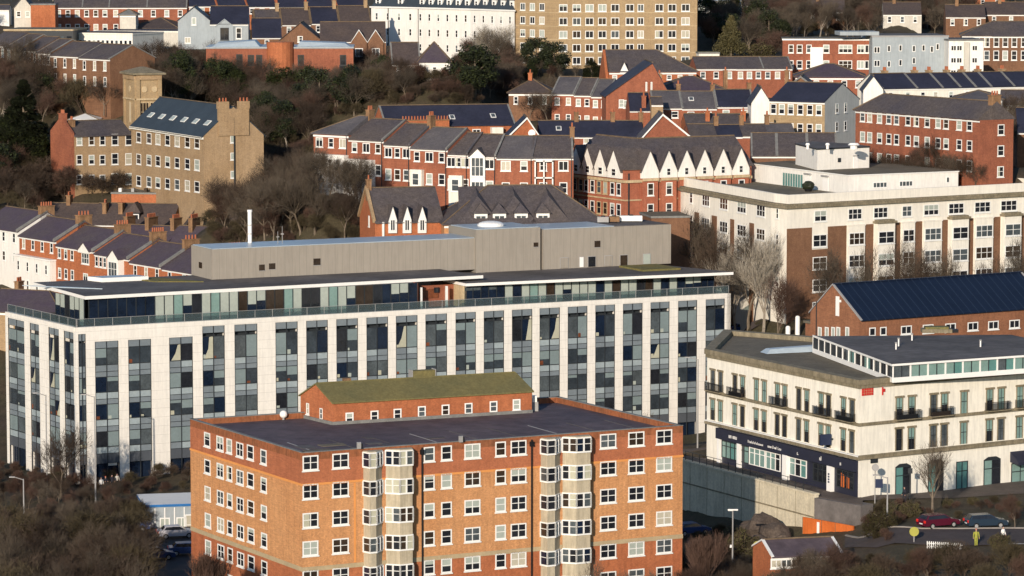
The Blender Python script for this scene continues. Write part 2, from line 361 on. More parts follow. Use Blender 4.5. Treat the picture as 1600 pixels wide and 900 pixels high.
def gable_roof(s, rise, mt, ov=0.3, axis='x', ridge=0.5, t=0.16, x0=0, x1=None, y0=0, y1=None, z=None, cap='ridge_tile', name='roof', verge=None):
    x1 = s.L if x1 is None else x1; y1 = s.W if y1 is None else y1; z = s.h if z is None else z
    b = MB()
    if axis == 'x':
        ym = y0+(y1-y0)*ridge; k1 = rise/(ym-y0); k2 = rise/(y1-ym)
        e0 = z-ov*k1; e1 = z-ov*k2
        b.hexa([(x0-0.02, y0-ov, e0), (x0-0.02, ym, z+rise), (x0-0.02, ym, z+rise+t), (x0-0.02, y0-ov, e0+t)], [(x1+0.02, y0-ov, e0), (x1+0.02, ym, z+rise), (x1+0.02, ym, z+rise+t), (x1+0.02, y0-ov, e0+t)], mt)
        b.hexa([(x0-0.02, ym, z+rise), (x0-0.02, y1+ov, e1), (x0-0.02, y1+ov, e1+t), (x0-0.02, ym, z+rise+t)], [(x1+0.02, ym, z+rise), (x1+0.02, y1+ov, e1), (x1+0.02, y1+ov, e1+t), (x1+0.02, ym, z+rise+t)], mt)
        b.box(x0, x1, ym-0.14, ym+0.14, z+rise+t-0.02, z+rise+t+0.1, cap)
        if verge:
            for xx in ((x0-0.06, x0+0.22), (x1-0.22, x1+0.06)):
                for (ya, za, yb, zb) in ((y0-ov, e0+t, ym, z+rise+t), (ym, z+rise+t, y1+ov, e1+t)):
                    b.hexa([(xx[0], ya, za-0.1), (xx[0], yb, zb-0.1), (xx[0], yb, zb+0.07), (xx[0], ya, za+0.07)], [(xx[1], ya, za-0.1), (xx[1], yb, zb-0.1), (xx[1], yb, zb+0.07), (xx[1], ya, za+0.07)], verge)
    else:
        xm = x0+(x1-x0)*ridge; k1 = rise/(xm-x0); k2 = rise/(x1-xm); e0 = z-ov*k1; e1 = z-ov*k2
        ya, yb = y0-0.25, y1+0.02
        b.hexa([(x0-ov, ya, e0), (x0-ov, ya, e0+t), (xm, ya, z+rise+t), (xm, ya, z+rise)], [(x0-ov, yb, e0), (x0-ov, yb, e0+t), (xm, yb, z+rise+t), (xm, yb, z+rise)], mt)
        b.hexa([(xm, ya, z+rise), (xm, ya, z+rise+t), (x1+ov, ya, e1+t), (x1+ov, ya, e1)], [(xm, yb, z+rise), (xm, yb, z+rise+t), (x1+ov, yb, e1+t), (x1+ov, yb, e1)], mt)
        b.box(xm-0.14, xm+0.14, ya+0.02, yb-0.02, z+rise+t-0.02, z+rise+t+0.1, cap)
        if verge:
            for (xa, za, xb, zb) in ((x0-ov-0.02, e0+t, xm, z+rise+t), (xm, z+rise+t, x1+ov+0.02, e1+t)):
                b.hexa([(xa, ya-0.1, za-0.28), (xa, ya-0.1, za+0.05), (xb, ya-0.1, zb+0.05), (xb, ya-0.1, zb-0.28)], [(xa, ya-0.012, za-0.28), (xa, ya-0.012, za+0.05), (xb, ya-0.012, zb+0.05), (xb, ya-0.012, zb-0.28)], verge)
    return obj(name, b, s.e)
def hip_roof(s, rise, mt, ov=0.35, hipl=True, hipr=True, x0=0, x1=None, y0=0, y1=None, z=None, name='roof', inset=None):
    x1 = s.L if x1 is None else x1; y1 = s.W if y1 is None else y1; z = s.h if z is None else z
    W = y1-y0; q = inset if inset is not None else W/2; q = min(q, (x1-x0)/2-0.05 if hipl and hipr else x1-x0-0.1)
    a = x0-ov if hipl else x0-0.02; c = x1+ov if hipr else x1+0.02
    ra = x0+q if hipl else x0-0.02; rc = x1-q if hipr else x1+0.02; ym = (y0+y1)/2
    e = z+0.02; b = MB()
    b.add([(a, y0-ov, e), (c, y0-ov, e), (c, y1+ov, e), (a, y1+ov, e), (ra, ym, z+rise), (rc, ym, z+rise), (a, y0-ov, e+0.14), (c, y0-ov, e+0.14), (c, y1+ov, e+0.14), (a, y1+ov, e+0.14)],
          [(3, 2, 1, 0), (0, 1, 7, 6), (1, 2, 8, 7), (2, 3, 9, 8), (3, 0, 6, 9), (6, 7, 5, 4), (8, 9, 4, 5), (7, 8, 5), (9, 6, 4)], mt)
    def rid(p, q2):
        b.tube(p, q2, 0.11, 0.11, 'ridge_tile', 5)
    rid((ra, ym, z+rise), (rc, ym, z+rise))
    for f, cx, rx in ((hipl, a, ra), (hipr, c, rc)):
        if f:
            rid((cx, y0-ov, e+0.14), (rx, ym, z+rise)); rid((cx, y1+ov, e+0.14), (rx, ym, z+rise))
    return obj(name, b, s.e)
def body(s, mt, rise=0, axis='x', ridge=0.5, found=9.0, x0=0, x1=None, y0=0, y1=None, h=None, name='wall', z0=None):
    x1 = s.L if x1 is None else x1; y1 = s.W if y1 is None else y1; h = s.h if h is None else h; zb = -found if z0 is None else z0
    b = MB()
    if rise and axis == 'x':
        ym = y0+(y1-y0)*ridge
        b.hexa([(x0, y0, zb), (x0, y0, h), (x0, ym, h+rise), (x0, y1, h), (x0, y1, zb)][::-1], [(x1, y0, zb), (x1, y0, h), (x1, ym, h+rise), (x1, y1, h), (x1, y1, zb)][::-1], mt)
    elif rise:
        xm = x0+(x1-x0)*ridge
        b.hexa([(x0, y0, zb), (x1, y0, zb), (x1, y0, h), (xm, y0, h+rise), (x0, y0, h)][::-1], [(x0, y1, zb), (x1, y1, zb), (x1, y1, h), (xm, y1, h+rise), (x0, y1, h)][::-1], mt)
    else:
        b.box(x0, x1, y0, y1, zb, h, mt)
    return obj(name, b, s.e)
def gutter(s, mt='trim_white', i=1, z=None, hh=0.28, off=0.12, name='eaves_board', u0=0.0, u1=None):
    b = MB(); z = s.h-hh-0.12 if z is None else z; L = s.fr(i)[2]; s.fbox(b, i, u0, L if u1 is None else u1, z, z+hh, 0.003, off, mt); return s.part(name, b)
def pipe(s, i, px, mt='metal_dark', top=None, r=0.07):
    u = s.hit(i, px, proj(s.e.location+Vector((0, 0, s.h*0.6)))[1])[0]; p = s.pt(i, u, 0, 0.1); t = s.h if top is None else top
    return s.part('drainpipe', MB().tube((p.x, p.y, -1), (p.x, p.y, t), r, r, mt, 6))
def skylight(s, u, f, w=0.9, l=1.2, rise=3, half=5, z=None, k='glass_mid', frame='trim_white'):
    """roof window lying in the front slope, at distance f (0..1) up the slope"""
    z = s.h if z is None else z; b = MB(); sl = rise/half; n = Vector((0, -sl, 1)).normalized(); y = half*f; c = Vector((u, y, z+rise*f+0.17)); t = Vector((0, 1, sl)).normalized(); X = Vector((1, 0, 0))
    def slab(ww, ll, o, hh, m):
        q = [c+X*(sx*ww/2)+t*(sy*ll/2)+n*o for sx, sy in ((-1, -1), (1, -1), (1, 1), (-1, 1))]; b.hexa(q, [v+n*hh for v in q], m)
    slab(w, l, 0, 0.1, frame); slab(w-0.26, l-0.26, 0.1, 0.02, k)
    return s.part('skylight', b)

ORD = ['leftmost', 'second from left', 'third from left', 'fourth from left', 'fifth from left', 'sixth from left', 'seventh from left', 'eighth from left', 'ninth from left', 'tenth from left', 'eleventh from left', 'twelfth from left']
def house(name, label, A, B, h=6.0, W=9.0, wall='brick_red', roof='slate', rise=2.8, kind='gx', win_=(2, 2), ww=0.95, wh=1.45, style='sash', storey=2.9, top=1.9,
          chim=(), chim_h=1.5, cat='house', group=None, gut='trim_white', verge=None, ridge=0.5, pots=4, weights=None, sky_=(), deep=False, trim=None):
    s = rect(name, label, cat, A, B, h, W, group); s.rise = rise
    if kind == 'gx': body(s, wall, rise, 'x', ridge); r = gable_roof(s, rise, roof, axis='x', ridge=ridge, verge=verge)
    elif kind == 'gy': body(s, wall, rise, 'y', ridge); r = gable_roof(s, rise, roof, axis='y', ridge=ridge, verge=verge)
    elif kind == 'flat':
        body(s, wall); b = MB(); b.prism([tuple(p) for p in s.inset(-0.1)], s.h+0.002, s.h+0.3, trim or 'lead', top=roof); r = obj('roof', b, s.e)
    else: body(s, wall); r = hip_roof(s, rise, roof, hipl='l' in kind, hipr='r' in kind)
    if gut and kind != 'flat' and kind != 'gy': gutter(s, gut)
    n, rows = win_
    if n: wrow(s, 1, n, [s.h-top-storey*k for k in range(rows)], ww, wh, style, weights=weights)
    for c in chim:
        x, y = c[0]*s.L, c[1]*s.W; k = 1-abs(c[1]-ridge)/(ridge if c[1] < ridge else 1-ridge) if kind.startswith('gx') else 0.8
        chimney(s, x, y, s.h+rise*max(0.3, k)*0.95, chim_h, pots=c[2] if len(c) > 2 else pots, w=c[3] if len(c) > 3 else 1.5, m=c[4] if len(c) > 4 else 'chimney_brick')
    for u, f in sky_: skylight(s, u*s.L, f, rise=rise, half=W*ridge)
    return s
# ================================================================ the big blocks
def poly_bld(name, label, cat, A, others, zb, main=1, group=None):
    """A=(px,py,D); others = (px,py) of further corners on the same level, order rear-left, [A], front-right, ..."""
    a = at(*A); pts = [a.xy if q is None else (onz(q[0], q[1], a.z).xy if len(q) == 2 else at(*q).xy) for q in others]
    return Bld(name, label, cat, pts, zb, a.z, main, group)

# ---- orange brick flats in front
s = poly_bld('apartment_block', 'orange brick block of flats with dark flat roof, nearest building at the bottom', 'apartment block',
             (472, 708, 342), [(297, 655), None, (1067, 665), (872, 620)], -0.2)
O = s
zl = lambda py: s.hit(1, 480, py)[1]
zt = s.h; b = MB(); P = [tuple(p) for p in s.P]
b.prism(P, -3, zl(893), 'brick_bright'); b.prism([tuple(p) for p in s.inset(-0.05)], zl(893), zl(886), 'band_beige')
b.prism(P, zl(886), zl(759), 'brick_orange'); b.prism([tuple(p) for p in s.inset(-0.05)], zl(759), zl(755.5), 'band_light')
b.prism(P, zl(755.5), zt-0.75, 'brick_upper')
n = len(P); Q = [tuple(p) for p in s.inset(0.35)]
for i in range(n):
    j = (i+1) % n; b.prism([P[i], P[j], Q[j], Q[i]], zt-0.75, zt, 'parapet_stain')
b.prism([tuple(p) for p in s.inset(0.36)], zt-0.75, zt-0.6, 'felt_plum')
# soldier strip of lighter brick beside the first bay
s.fbox(b, 1, s.hit(1, 553, 800)[0], s.hit(1, 556, 800)[0], zl(885), zl(760), 0, 0.03, 'band_light')
s.part('wall', b)
b = MB()
for i in range(n):
    f = s.fr(i); s.fbox(b, i, -0.03, f[2]+0.03, zt+0.002, zt+0.07, -0.38, 0.04, 'lead')
s.part('coping', b)
rz = zt-0.6
b = MB()   # seams of the roof felt
for k in range(9):
    u = 3+k*4.6; a1 = s.pt(1, u, 0, -0.5); a2 = s.pt(1, u, 0, -11.0); t = s.fr(1)[1]
    b.prism([(a1.x, a1.y), (a1.x+0.12, a1.y), (a2.x+0.12, a2.y), (a2.x, a2.y)], rz+0.002, rz+0.03, 'metal_grey' if k % 3 == 0 else 'felt_grey')
s.part('roof_seam', b)
rr_ = random.Random(4)
for k in range(9):
    b = MB(); u, v = rr_.uniform(2, 38), rr_.uniform(1.5, 10); w_, l_ = rr_.uniform(.8, 3.5), rr_.uniform(.6, 2.2); q_ = [s.pt(1, u, 0, -v), s.pt(1, u+w_, 0, -v), s.pt(1, u+w_+.2, 0, -v-l_), s.pt(1, u, 0, -v-l_)]; z_ = rz+.031+.004*k; b.prism([(p.x, p.y) for p in q_], rz+.002, z_, rr_.choice(['felt_grey', 'felt_brown', 'slate', 'felt_grey'])); s.part('felt_patch', b)
rows = [723.5, 768, 813, 857, 903, 948]
wide = [(485, 25, 'cross'), (532, 26, 'cross'), (738, 25, 'cross'), (810, 25, 'cross'), (950, 25, 'cross'), (994, 25, 'cross'), (1037.5, 25, 'cross')]
narrow = [(670.5, 17, 'sash'), (697.5, 17, 'sash'), (782, 16, 'sash')]
WT = [26, 10, 10, 10, 10, 6, 14, 10, 4]
zs = [s.hit(1, 485, p)[1] for p in rows]; hh = s.hit(1, 485, 712)[1]-s.hit(1, 485, 735)[1]
for r_, z in enumerate(zs):
    for px, wp, st in wide+narrow:
        py = rows[r_]-(px-485)*0.073; u0 = s.hit(1, px-wp/2, py)[0]; u1 = s.hit(1, px+wp/2, py)[0]
        win(s, 1, (u0+u1)/2, z-hh/2, u1-u0, hh, st, deep=True, weights=WT)
for px, wp, py0 in ((324, 9, 687), (344, 11, 693), (358.5, 8, 697), (375, 12, 703), (391.5, 10, 707), (412, 9, 714)):
    u0 = s.hit(0, px-wp/2, py0)[0]; u1 = s.hit(0, px+wp/2, py0)[0]; z = s.hit(0, px, py0)[1]
    for r_ in range(6): win(s, 0, (u0+u1)/2, z-hh/2-(zs[0]-zs[1])*r_, min(1.7, abs(u1-u0)), hh, 'cross' if wp > 10 else 'sash', deep=True, weights=WT)
# canted bays: a stack of windows over beige spandrels
def bay(px0, px1, right_return):
    u0 = s.hit(1, px0, 800)[0]; u1 = s.hit(1, px1, 800)[0]; pj = 1.0; c0, c1 = (0.25, 1.1) if right_return else (1.1, 0.35)
    def poly(e=0.0): return [(p.x, p.y) for p in (s.pt(1, u0-e, 0, 0.0), s.pt(1, u0+c0-e*0.5, 0, pj+e), s.pt(1, u1-c1+e*0.5, 0, pj+e), s.pt(1, u1+e, 0, 0.0))]
    k = MB(); top = zs[0]+hh/2+0.12
    k.prism(poly(), -1, top, 'spandrel_render'); par = s.part('bay', k)
    for z in zs:
        f = MB(); z0, z1 = z-hh/2, z+hh/2
        f.prism(poly(0.12), z0-0.1, z0+0.06, 'trim_white'); f.prism(poly(0.1), z1-0.1, z1+0.03, 'trim_white')
        pts = [Vector(q) for q in poly(0.06)]
        for j in range(3):
            a, c = pts[j], pts[j+1]; m = max(1, round((c-a).length/0.85))
            for q in range(m+1):
                p = a.lerp(c, q/m); f.box(p.x-0.07, p.x+0.07, p.y-0.07, p.y+0.07, z0+0.06, z1-0.1, 'trim_white')
            zz = z0+(z1-z0)*0.55; tt = (c-a).normalized(); nn = Vector((tt.y, -tt.x))*0.02
            f.prism([tuple(a+nn), tuple(c+nn), tuple(c-nn), tuple(a-nn)], zz-0.03, zz+0.03, 'trim_white')
        w_ = obj('window', f, par)
        g = MB(); pts = [Vector(q) for q in poly(0.025)]
        for j in range(3):
            a, c = pts[j], pts[j+1]; m = max(1, round((c-a).length/0.85))
            for q in range(m):
                p1, p2 = a.lerp(c, q/m), a.lerp(c, (q+1)/m)
                g.add([(p1.x, p1.y, z0), (p2.x, p2.y, z0), (p2.x, p2.y, z1), (p1.x, p1.y, z1)], [(0, 1, 2, 3)], random.choice(['glass', 'glass', 'glass_navy', 'glass_warm', 'glass_mid', 'curtain']))
        obj('pane', g, w_)
bay(568, 597, True); bay(603, 643, False); bay(845, 875, True); bay(879, 920, False)
for px in (659, 830): 
    u = s.hit(1, px, 800)[0]; p = s.pt(1, u, 0, 0.14); d = MB(); d.tube((p.x, p.y, -1), (p.x, p.y, zt-0.3), 0.09, 0.09, 'black_paint', 6); d.box(p.x-0.2, p.x+0.2, p.y-0.15, p.y+0.15, zt-1.0, zt-0.5, 'black_paint'); s.part('drainpipe', d)
for px, py in ((561, 696), (720, 686)):
    u, z = s.hit(1, px, py); d = MB(); s.fbox(d, 1, u-0.25, u+0.1, z-0.3, z+0.35, 0, 0.3, 'metal_grey'); s.fbox(d, 1, u+0.12, u+0.3, z-0.3, z+0.2, 0, 0.25, 'black_paint'); s.part('vent_box', d)
# penthouse on the roof
zr = s.zb+rz
a = onz(520, 664, zr); bb = onz(831, 645, zr); cl = onz(470, 652, zr)
t = (bb-a).xy.normalized(); nrm = Vector((-t.y, t.x)); dep = 7.0
q = Bld('rooftop_penthouse', 'long orange brick penthouse with mossy pitched roof on the flat roof of the orange flats', 'penthouse', [a.xy+(cl-a).xy.normalized()*dep, a.xy, bb.xy, bb.xy+(cl-a).xy.normalized()*dep], zr, zr+(onz(520, 664, zr).y)*(664-629)/FP, 1, anchor=False)
q.W = dep; ri = 1.6
b = MB(); m0 = q.P[1].lerp(q.P[0], 0.5); m1 = q.P[2].lerp(q.P[3], 0.5); hz = q.h
b.hexa([(q.P[1].x, q.P[1].y, 0.003), (q.P[1].x, q.P[1].y, hz), (m0.x, m0.y, hz+ri), (q.P[0].x, q.P[0].y, hz), (q.P[0].x, q.P[0].y, 0.003)][::-1],
       [(q.P[2].x, q.P[2].y, 0.003), (q.P[2].x, q.P[2].y, hz), (m1.x, m1.y, hz+ri), (q.P[3].x, q.P[3].y, hz), (q.P[3].x, q.P[3].y, 0.003)][::-1], 'brick_bright'); q.part('wall', b)
b = MB()
for lo0, lo1 in ((q.P[1], q.P[2]), (q.P[0], q.P[3])):
    e0 = lo0+(lo0-m0)*0.06; e1 = lo1+(lo1-m1)*0.06; zz = hz-ri*0.06; X = Vector((0.15, 0))
    b.hexa([(e0.x-.15, e0.y, zz), (m0.x-.15, m0.y, hz+ri), (m0.x-.15, m0.y, hz+ri+.14), (e0.x-.15, e0.y, zz+.14)], [(e1.x+.15, e1.y, zz), (m1.x+.15, m1.y, hz+ri), (m1.x+.15, m1.y, hz+ri+.14), (e1.x+.15, e1.y, zz+.14)], 'felt_olive')
b.tube((m0.x, m0.y, hz+ri+.1), (m1.x, m1.y, hz+ri+.1), 0.12, 0.12, 'felt_olive', 6); q.part('roof', b)
b = MB(); q.fbox(b, 1, -0.05, q.L+0.05, 0.004, 0.35, 0.003, 0.14, 'lead'); q.fbox(b, 0, 0, dep, 0.004, 0.35, 0.003, 0.14, 'lead'); q.part('base_flashing', b)
for px, py in ((546, 652), (585, 649), (621, 646), (659, 642), (696, 639.5), (732, 637), (771, 634), (807, 631)):
    u, z = q.hit(1, px, py+2); win(q, 1, u, z-0.55, 0.9, 1.25, 'sash', deep=True, fr='metal_white', weights=[30, 10, 8, 20, 6, 4, 10, 5, 0])
for px, py in ((481, 640), (502, 648)):
    u, z = q.hit(0, px, py); win(q, 0, u, z-0.5, 0.6, 1.2, 'sash', fr='trim_white')
c = MB(); p = q.pt(1, q.hit(1, 684, 630)[0], 0, -dep*0.62); c.box(p.x-1.3, p.x+1.3, p.y-0.5, p.y+0.5, hz, hz+2.4, 'felt_olive'); c.box(p.x-1.4, p.x-1.31, p.y-0.55, p.y+0.55, hz, hz+2.5, 'metal_grey'); c.box(p.x+1.31, p.x+1.4, p.y-0.55, p.y+0.55, hz, hz+2.5, 'metal_grey'); q.part('chimney', c)
c = MB(); p = q.pt(1, q.hit(1, 568, 640)[0], 0, -dep*0.7); c.box(p.x-0.4, p.x+0.4, p.y-0.3, p.y+0.3, hz, hz+1.9, 'chimney_brick'); q.part('chimney', c)
p = onz(443, 656, zr); d = MB(); d.tube((0, 0, 0.002), (0, 0, 0.25), 0.12, 0.12, 'metal_grey', 8); d.ball((0, 0, 0.6), 0.42, 0.42, 0.42, 'metal_white', 12, 8); e = obj('roof_dome', d, None, p); tag(e, 'small white dome standing on the dark roof left of the brick penthouse', 'dome')
p = onz(836, 642, zr); d = MB(); d.box(-0.35, 0.35, -0.3, 0.3, 0.002, 1.0, 'metal_grey'); d.box(-0.3, 0.2, -0.25, 0.25, 1.002, 1.7, 'metal_white'); e = obj('air_handling_unit', d, None, p); tag(e, 'small grey and white metal box unit at the right end of the brick penthouse', 'roof unit')

# ---- long white framed glass building
s = poly_bld('glass_office_block', 'long white framed glass block with glazed top storey and taupe rooftop plant box', 'office block',
             (118, 512, 438), [(8, 487), None, (1142, 458), (1122, 449)], 0.0)
t = s.fr(1)[1]; nrm = Vector((-t.y, t.x)); s.P[3] = s.P[2]+nrm*19; s.P[0] = s.P[0]; G = s
par = s.h; z1 = lambda px, py: s.hit(1, px, py)[1]; u1 = lambda px, py=600: s.hit(1, px, py)[0]; u0f = lambda px, py=600: s.hit(0, px, py)[0]
core = s.inset(0.9); b = MB(); b.prism([tuple(p) for p in core], -3, par-1.35, 'metal_dark', top='metal_dark'); b.prism([tuple(p) for p in s.inset(0.6)], par-1.3, par-0.32, 'spandrel_grey', top='paving'); s.part('floor_slabs', b)
strips = [(119, 135), (149, 186), (201, 237), (265, 302), (317, 352), (367, 403), (431, 466), (479, 513), (526, 560), (573, 607), (619, 653), (665, 699), (712, 744), (756, 788), (800, 832), (843, 875), (887, 918), (930, 961), (973, 1004), (1016, 1046), (1059, 1089), (1102, 1132)]
lst = [(13, 39), (47, 62), (76, 93), (100, 114.5)]
U = [(0.35 if k == 0 else u1(a), u1(c)) for k, (a, c) in enumerate(strips)]
L0 = s.fr(0)[2]; UL = [(u0f(a), u0f(c)) for a, c in lst]; UL[-1] = (UL[-1][0], L0-0.35)
low = {1, 2, 3}; ztopn = z1(340, 512+1); ztopl = z1(168, 533); zhead = par
b = MB()
def piers(i, UU, L, fl):
    prev = 0.0
    for k, (a, c) in enumerate(UU):
        if a > prev: s.fbox(b, i, prev, a, -1, par-0.0, -0.85, 0.0, 'stone_white')
        s.fbox(b, i, a, c, ztopl if (fl and k in low) else ztopn+(0.35 if not fl or k > 3 else 0.2), par, -0.85, 0, 'stone_white'); prev = c
    if prev < L-0.4: s.fbox(b, i, prev, L, -1, par, -0.85, 0, 'stone_white')
piers(1, U, s.L, True); piers(0, UL, L0, False)
s.fbox(b, 2, 0.0, 19, -1, par, -0.6, 0, 'stone_white')
c0 = s.P[1]
s.part('stone_frame', b)
fh = (z1(168, 570)-z1(168, 698))/3.0; zsp = z1(168, 570)     # a floor band every fh
def strip(i, ua, ub, ztop, seed, off=-0.16):
    r = random.Random(seed); f = MB(); g = MB(); um = (ua+ub)/2; wd = ub-ua
    for u in (ua+0.03, um, ub-0.03): s.fbox(f, i, u-0.045, u+0.045, 0, ztop, off-0.05, off+0.07, 'metal_dark')
    def q(a, c, z0, z1_, m, o=0): p = [s.pt(i, a, z0, off+o), s.pt(i, c, z0, off+o), s.pt(i, c, z1_, off+o), s.pt(i, a, z1_, off+o)]; g.add(p, [(0, 1, 2, 3)], m)
    zc = zsp+fh; lv = 0
    tops = ztop
    q(ua, ub, tops-0.9, tops, 'panel_slate')
    for fl in range(5):
        zt_ = zsp+fh-fl*fh-1.55 if fl else min(ztop-0.9, zsp+fh-0.6)
        zb_ = zsp-fl*fh                      # top of the low light panel
        if zt_ < 3.6: break
        for h_ in (0, 1):
            a, c = (ua+0.06, um-0.04) if h_ == 0 else (um+0.04, ub-0.06)
            k = r.random()
            if k < 0.38: q(a, c, zb_, zt_, r.choice(['glass', 'glass_navy', 'glass_haze', 'glass_haze']))
            elif k < 0.60: q(a, c, zb_, zt_, 'glass_haze'); q(a, c, zb_+(zt_-zb_)*r.uniform(0.35, 0.8), zt_, 'blind_blue', 0.01)
            elif k < 0.82: q(a, c, zb_, zt_, 'blind_blue')
            elif k < 0.93: q(a, c, zb_, zt_, 'glass_mid')
            else:
                q(a, c, zb_, zt_, 'glass_navy'); p = [s.pt(i, c, zb_, off+.01), s.pt(i, c, zt_, off+.01), s.pt(i, c-(c-a)*r.uniform(.1, .4), zt_-0.1, off+.01), s.pt(i, c-(c-a)*0.45, zb_+(zt_-zb_)*.45, off+.01), s.pt(i, c-(c-a)*r.uniform(.6, .95), zb_, off+.01)]; g.add(p, [(0, 4, 3, 2, 1)], 'curtain')
            if r.random() < 0.3:
                q(a+0.1, a+0.1+r.uniform(.2, .5), zb_, zb_+r.uniform(.3, .7), r.choice(['blind', 'glass_rust', 'curtain']), 0.012)
        s.fbox(f, i, ua, ub, zb_-0.05, zb_+0.05, off-0.02, off+0.06, 'metal_dark')
        s.fbox(f, i, ua, ub, zt_-0.04, zt_+0.04, off-0.02, off+0.06, 'metal_dark')
        q(ua, um, zb_-0.85, zb_-0.05, r.choice(['panel_blue', 'panel_blue', 'panel_slate'])); q(um, ub, zb_-0.85, zb_-0.05, r.choice(['panel_blue', 'panel_blue', 'panel_slate']))
        s.fbox(f, i, ua, ub, zb_-0.9, zb_-0.84, off-0.02, off+0.05, 'metal_dark')
        q(ua, ub, zb_-1.55, zb_-0.85, 'panel_slate', -0.002)
        last = zb_
    zz = last-0.9; s.fbox(f, i, ua, ub, zz-1.25, zz, off-0.1, off+0.02, 'fascia_grey')
    q(ua, ub, 0, zz-1.25, 'glass_navy', -0.35)
    o = s.part('window_strip', f); obj('pane', g, o)
for k, (a, c) in enumerate(U): strip(1, a, c, (ztopl if k in low else ztopn+(0.2 if k < 4 else 0.35)), 100+k)
for k, (a, c) in enumerate(UL): strip(0, a, c, ztopn+0.35, 300+k)
# ground floor recess behind the piers: entrance panel
u_, z_ = s.hit(1, 178, 722); d = MB(); s.fbox(d, 1, u_-0.6, u_+0.6, z_-0.5, z_+0.5, -0.6, -0.5, 'metal_white'); s.part('notice_panel', d)
# glazed top storey, set back, under two oversailing roof slabs
zsl = s.zb+par+3.75
A2 = onz(130, 462+3, zsl)
hs1 = zsl-s.zb; hs2 = hs1-0.75
uR1 = s.hit(1, 752, 430)[0]; uL2 = s.hit(1, 745, 440)[0]
pen = 2.3
b = MB(); mt = 'trim_white'
def slab(P, z0, z1_): b.prism(P, z0, z1_, 'metal_white', top='felt_grey')
F = lambda i, u, off: tuple(s.pt(i, u, 0, off).xy)
backL = s.P[1]+(s.P[0]-s.P[1])*1.0
lt = s.loc(onz(52, 441, zsl)); lf = s.loc(onz(133, 463, zsl)); rt = s.loc(onz(755, 430, zsl))
slab([(lf.x, lf.y), (rt.x, rt.y), tuple((rt.xy+Vector((-1.5, 8)))), tuple((rt.xy+Vector((-1.5, 17)))), (lt.x, lt.y)], hs1-0.42, hs1)
rt2 = s.loc(onz(1146, 425, s.zb+hs2)); ll2 = s.loc(onz(728, 443, s.zb+hs2))
slab([(ll2.x, ll2.y), (rt2.x, rt2.y), (rt2.x-4.5, rt2.y+16), (ll2.x, ll2.y+16)], hs2-0.38, hs2)
b.box(rt2.x-11, rt2.x-5, rt2.y+6, rt2.y+13, hs2+.002, hs2+.25, 'moss_roof')
s.part('roof_slab', b)
b = MB()     # low upstand and rooflight on the left part of the slab, moss bed beside the plant box
k0 = s.loc(onz(160, 441, zsl)); k1 = s.loc(onz(232, 438, zsl)); b.prism([(k0.x, k0.y), (k1.x, k1.y), (k1.x-1, k1.y+3), (k0.x-1, k0.y+3)], hs1+.002, hs1+0.55, 'metal_white', top='roof_membrane'); s.part('rooflight', b)
b = MB(); k0 = s.loc(onz(242, 441, zsl)); k1 = s.loc(onz(318, 441, zsl)); b.prism([(k0.x, k0.y), (k1.x, k1.y), (k1.x-3, k1.y+7), (k0.x-2, k0.y+7)], hs1+.002, hs1+0.12, 'moss_roof'); s.part('moss_bed', b)
b = MB(); k0 = s.loc(onz(100, 450, zsl)); k1 = s.loc(onz(160, 452, zsl)); b.prism([(k0.x, k0.y), (k1.x, k1.y), (k1.x-3, k1.y+4), (k0.x-4, k0.y+5)], hs1+.002, hs1+0.10, 'roof_membrane'); s.part('roof_patch', b)
def glasswall(i, ua, ub, off, z0, z1_, seed, dark=False, m_=1.28):
    r = random.Random(seed); n = max(1, round((ub-ua)/m_)); f = MB(); g = MB()
    for k in range(n+1):
        u = ua+(ub-ua)*k/n; s.fbox(f, i, u-0.05, u+0.05, z0, z1_, off-0.06, off+0.06, 'metal_dark')
    s.fbox(f, i, ua, ub, z0, z0+0.12, off-0.05, off+0.05, 'metal_dark')
    def q(a, c, za, zb, m, o=0): g.add([s.pt(i, a, za, off+o), s.pt(i, c, za, off+o), s.pt(i, c, zb, off+o), s.pt(i, a, zb, off+o)], [(0, 1, 2, 3)], m)
    for k in range(n):
        a, c = ua+(ub-ua)*k/n, ua+(ub-ua)*(k+1)/n; x = r.random()
        if dark: q(a, c, z0, z1_, 'glass_navy'); (q(a, c, z1_-0.7, z1_-0.3, 'glass_mid', .01) if x < .5 else None); continue
        if x < 0.50: q(a, c, z0, z1_, 'glass_green' if x < .12 else 'blind')
        elif x < 0.72: q(a, c, z0, z1_, 'glass_navy'); q(a, c, z0+(z1_-z0)*r.uniform(.5, .7), z1_, 'blind', .01)
        else: q(a, c, z0, z1_, r.choice(['glass_navy', 'glass', 'glass_warm']))
    o = s.part('window_wall', f); obj('pane', g, o)
uA = lambda px: s.hit(1, px, 480)[0]
glasswall(1, pen+0.3, uA(237), -pen, par-.3, hs1-.42, 5, True); glasswall(1, uA(237), uA(663), -pen, par-.3, hs1-.42, 6)
glasswall(1, uA(738), uA(800), -pen, par-.3, hs2-.38, 7, True); glasswall(1, uA(800), uA(1108), -pen, par-.3, hs2-.38, 8)
glasswall(1, uA(1108), uA(1128), -pen, par-.3, hs2-.38, 9, True)
glasswall(0, L0-11, L0-pen, -pen, par-.3, hs1-.42, 10, False, 1.5)
b = MB()       # solid core of the top storey behind the glass, brick lined terrace recess
inn = lambda ua, ub, o1, o2, za, zb, m: s.fbox(b, 1, ua, ub, za, zb, -o2, -o1, m)
inn(pen+0.7, uA(660), pen+0.3, 14, par-.3, hs1-.45, 'metal_dark'); inn(uA(742), uA(1122), pen+0.3, 14, par-.3, hs2-.42, 'metal_dark')
s.part('inner_wall', b)
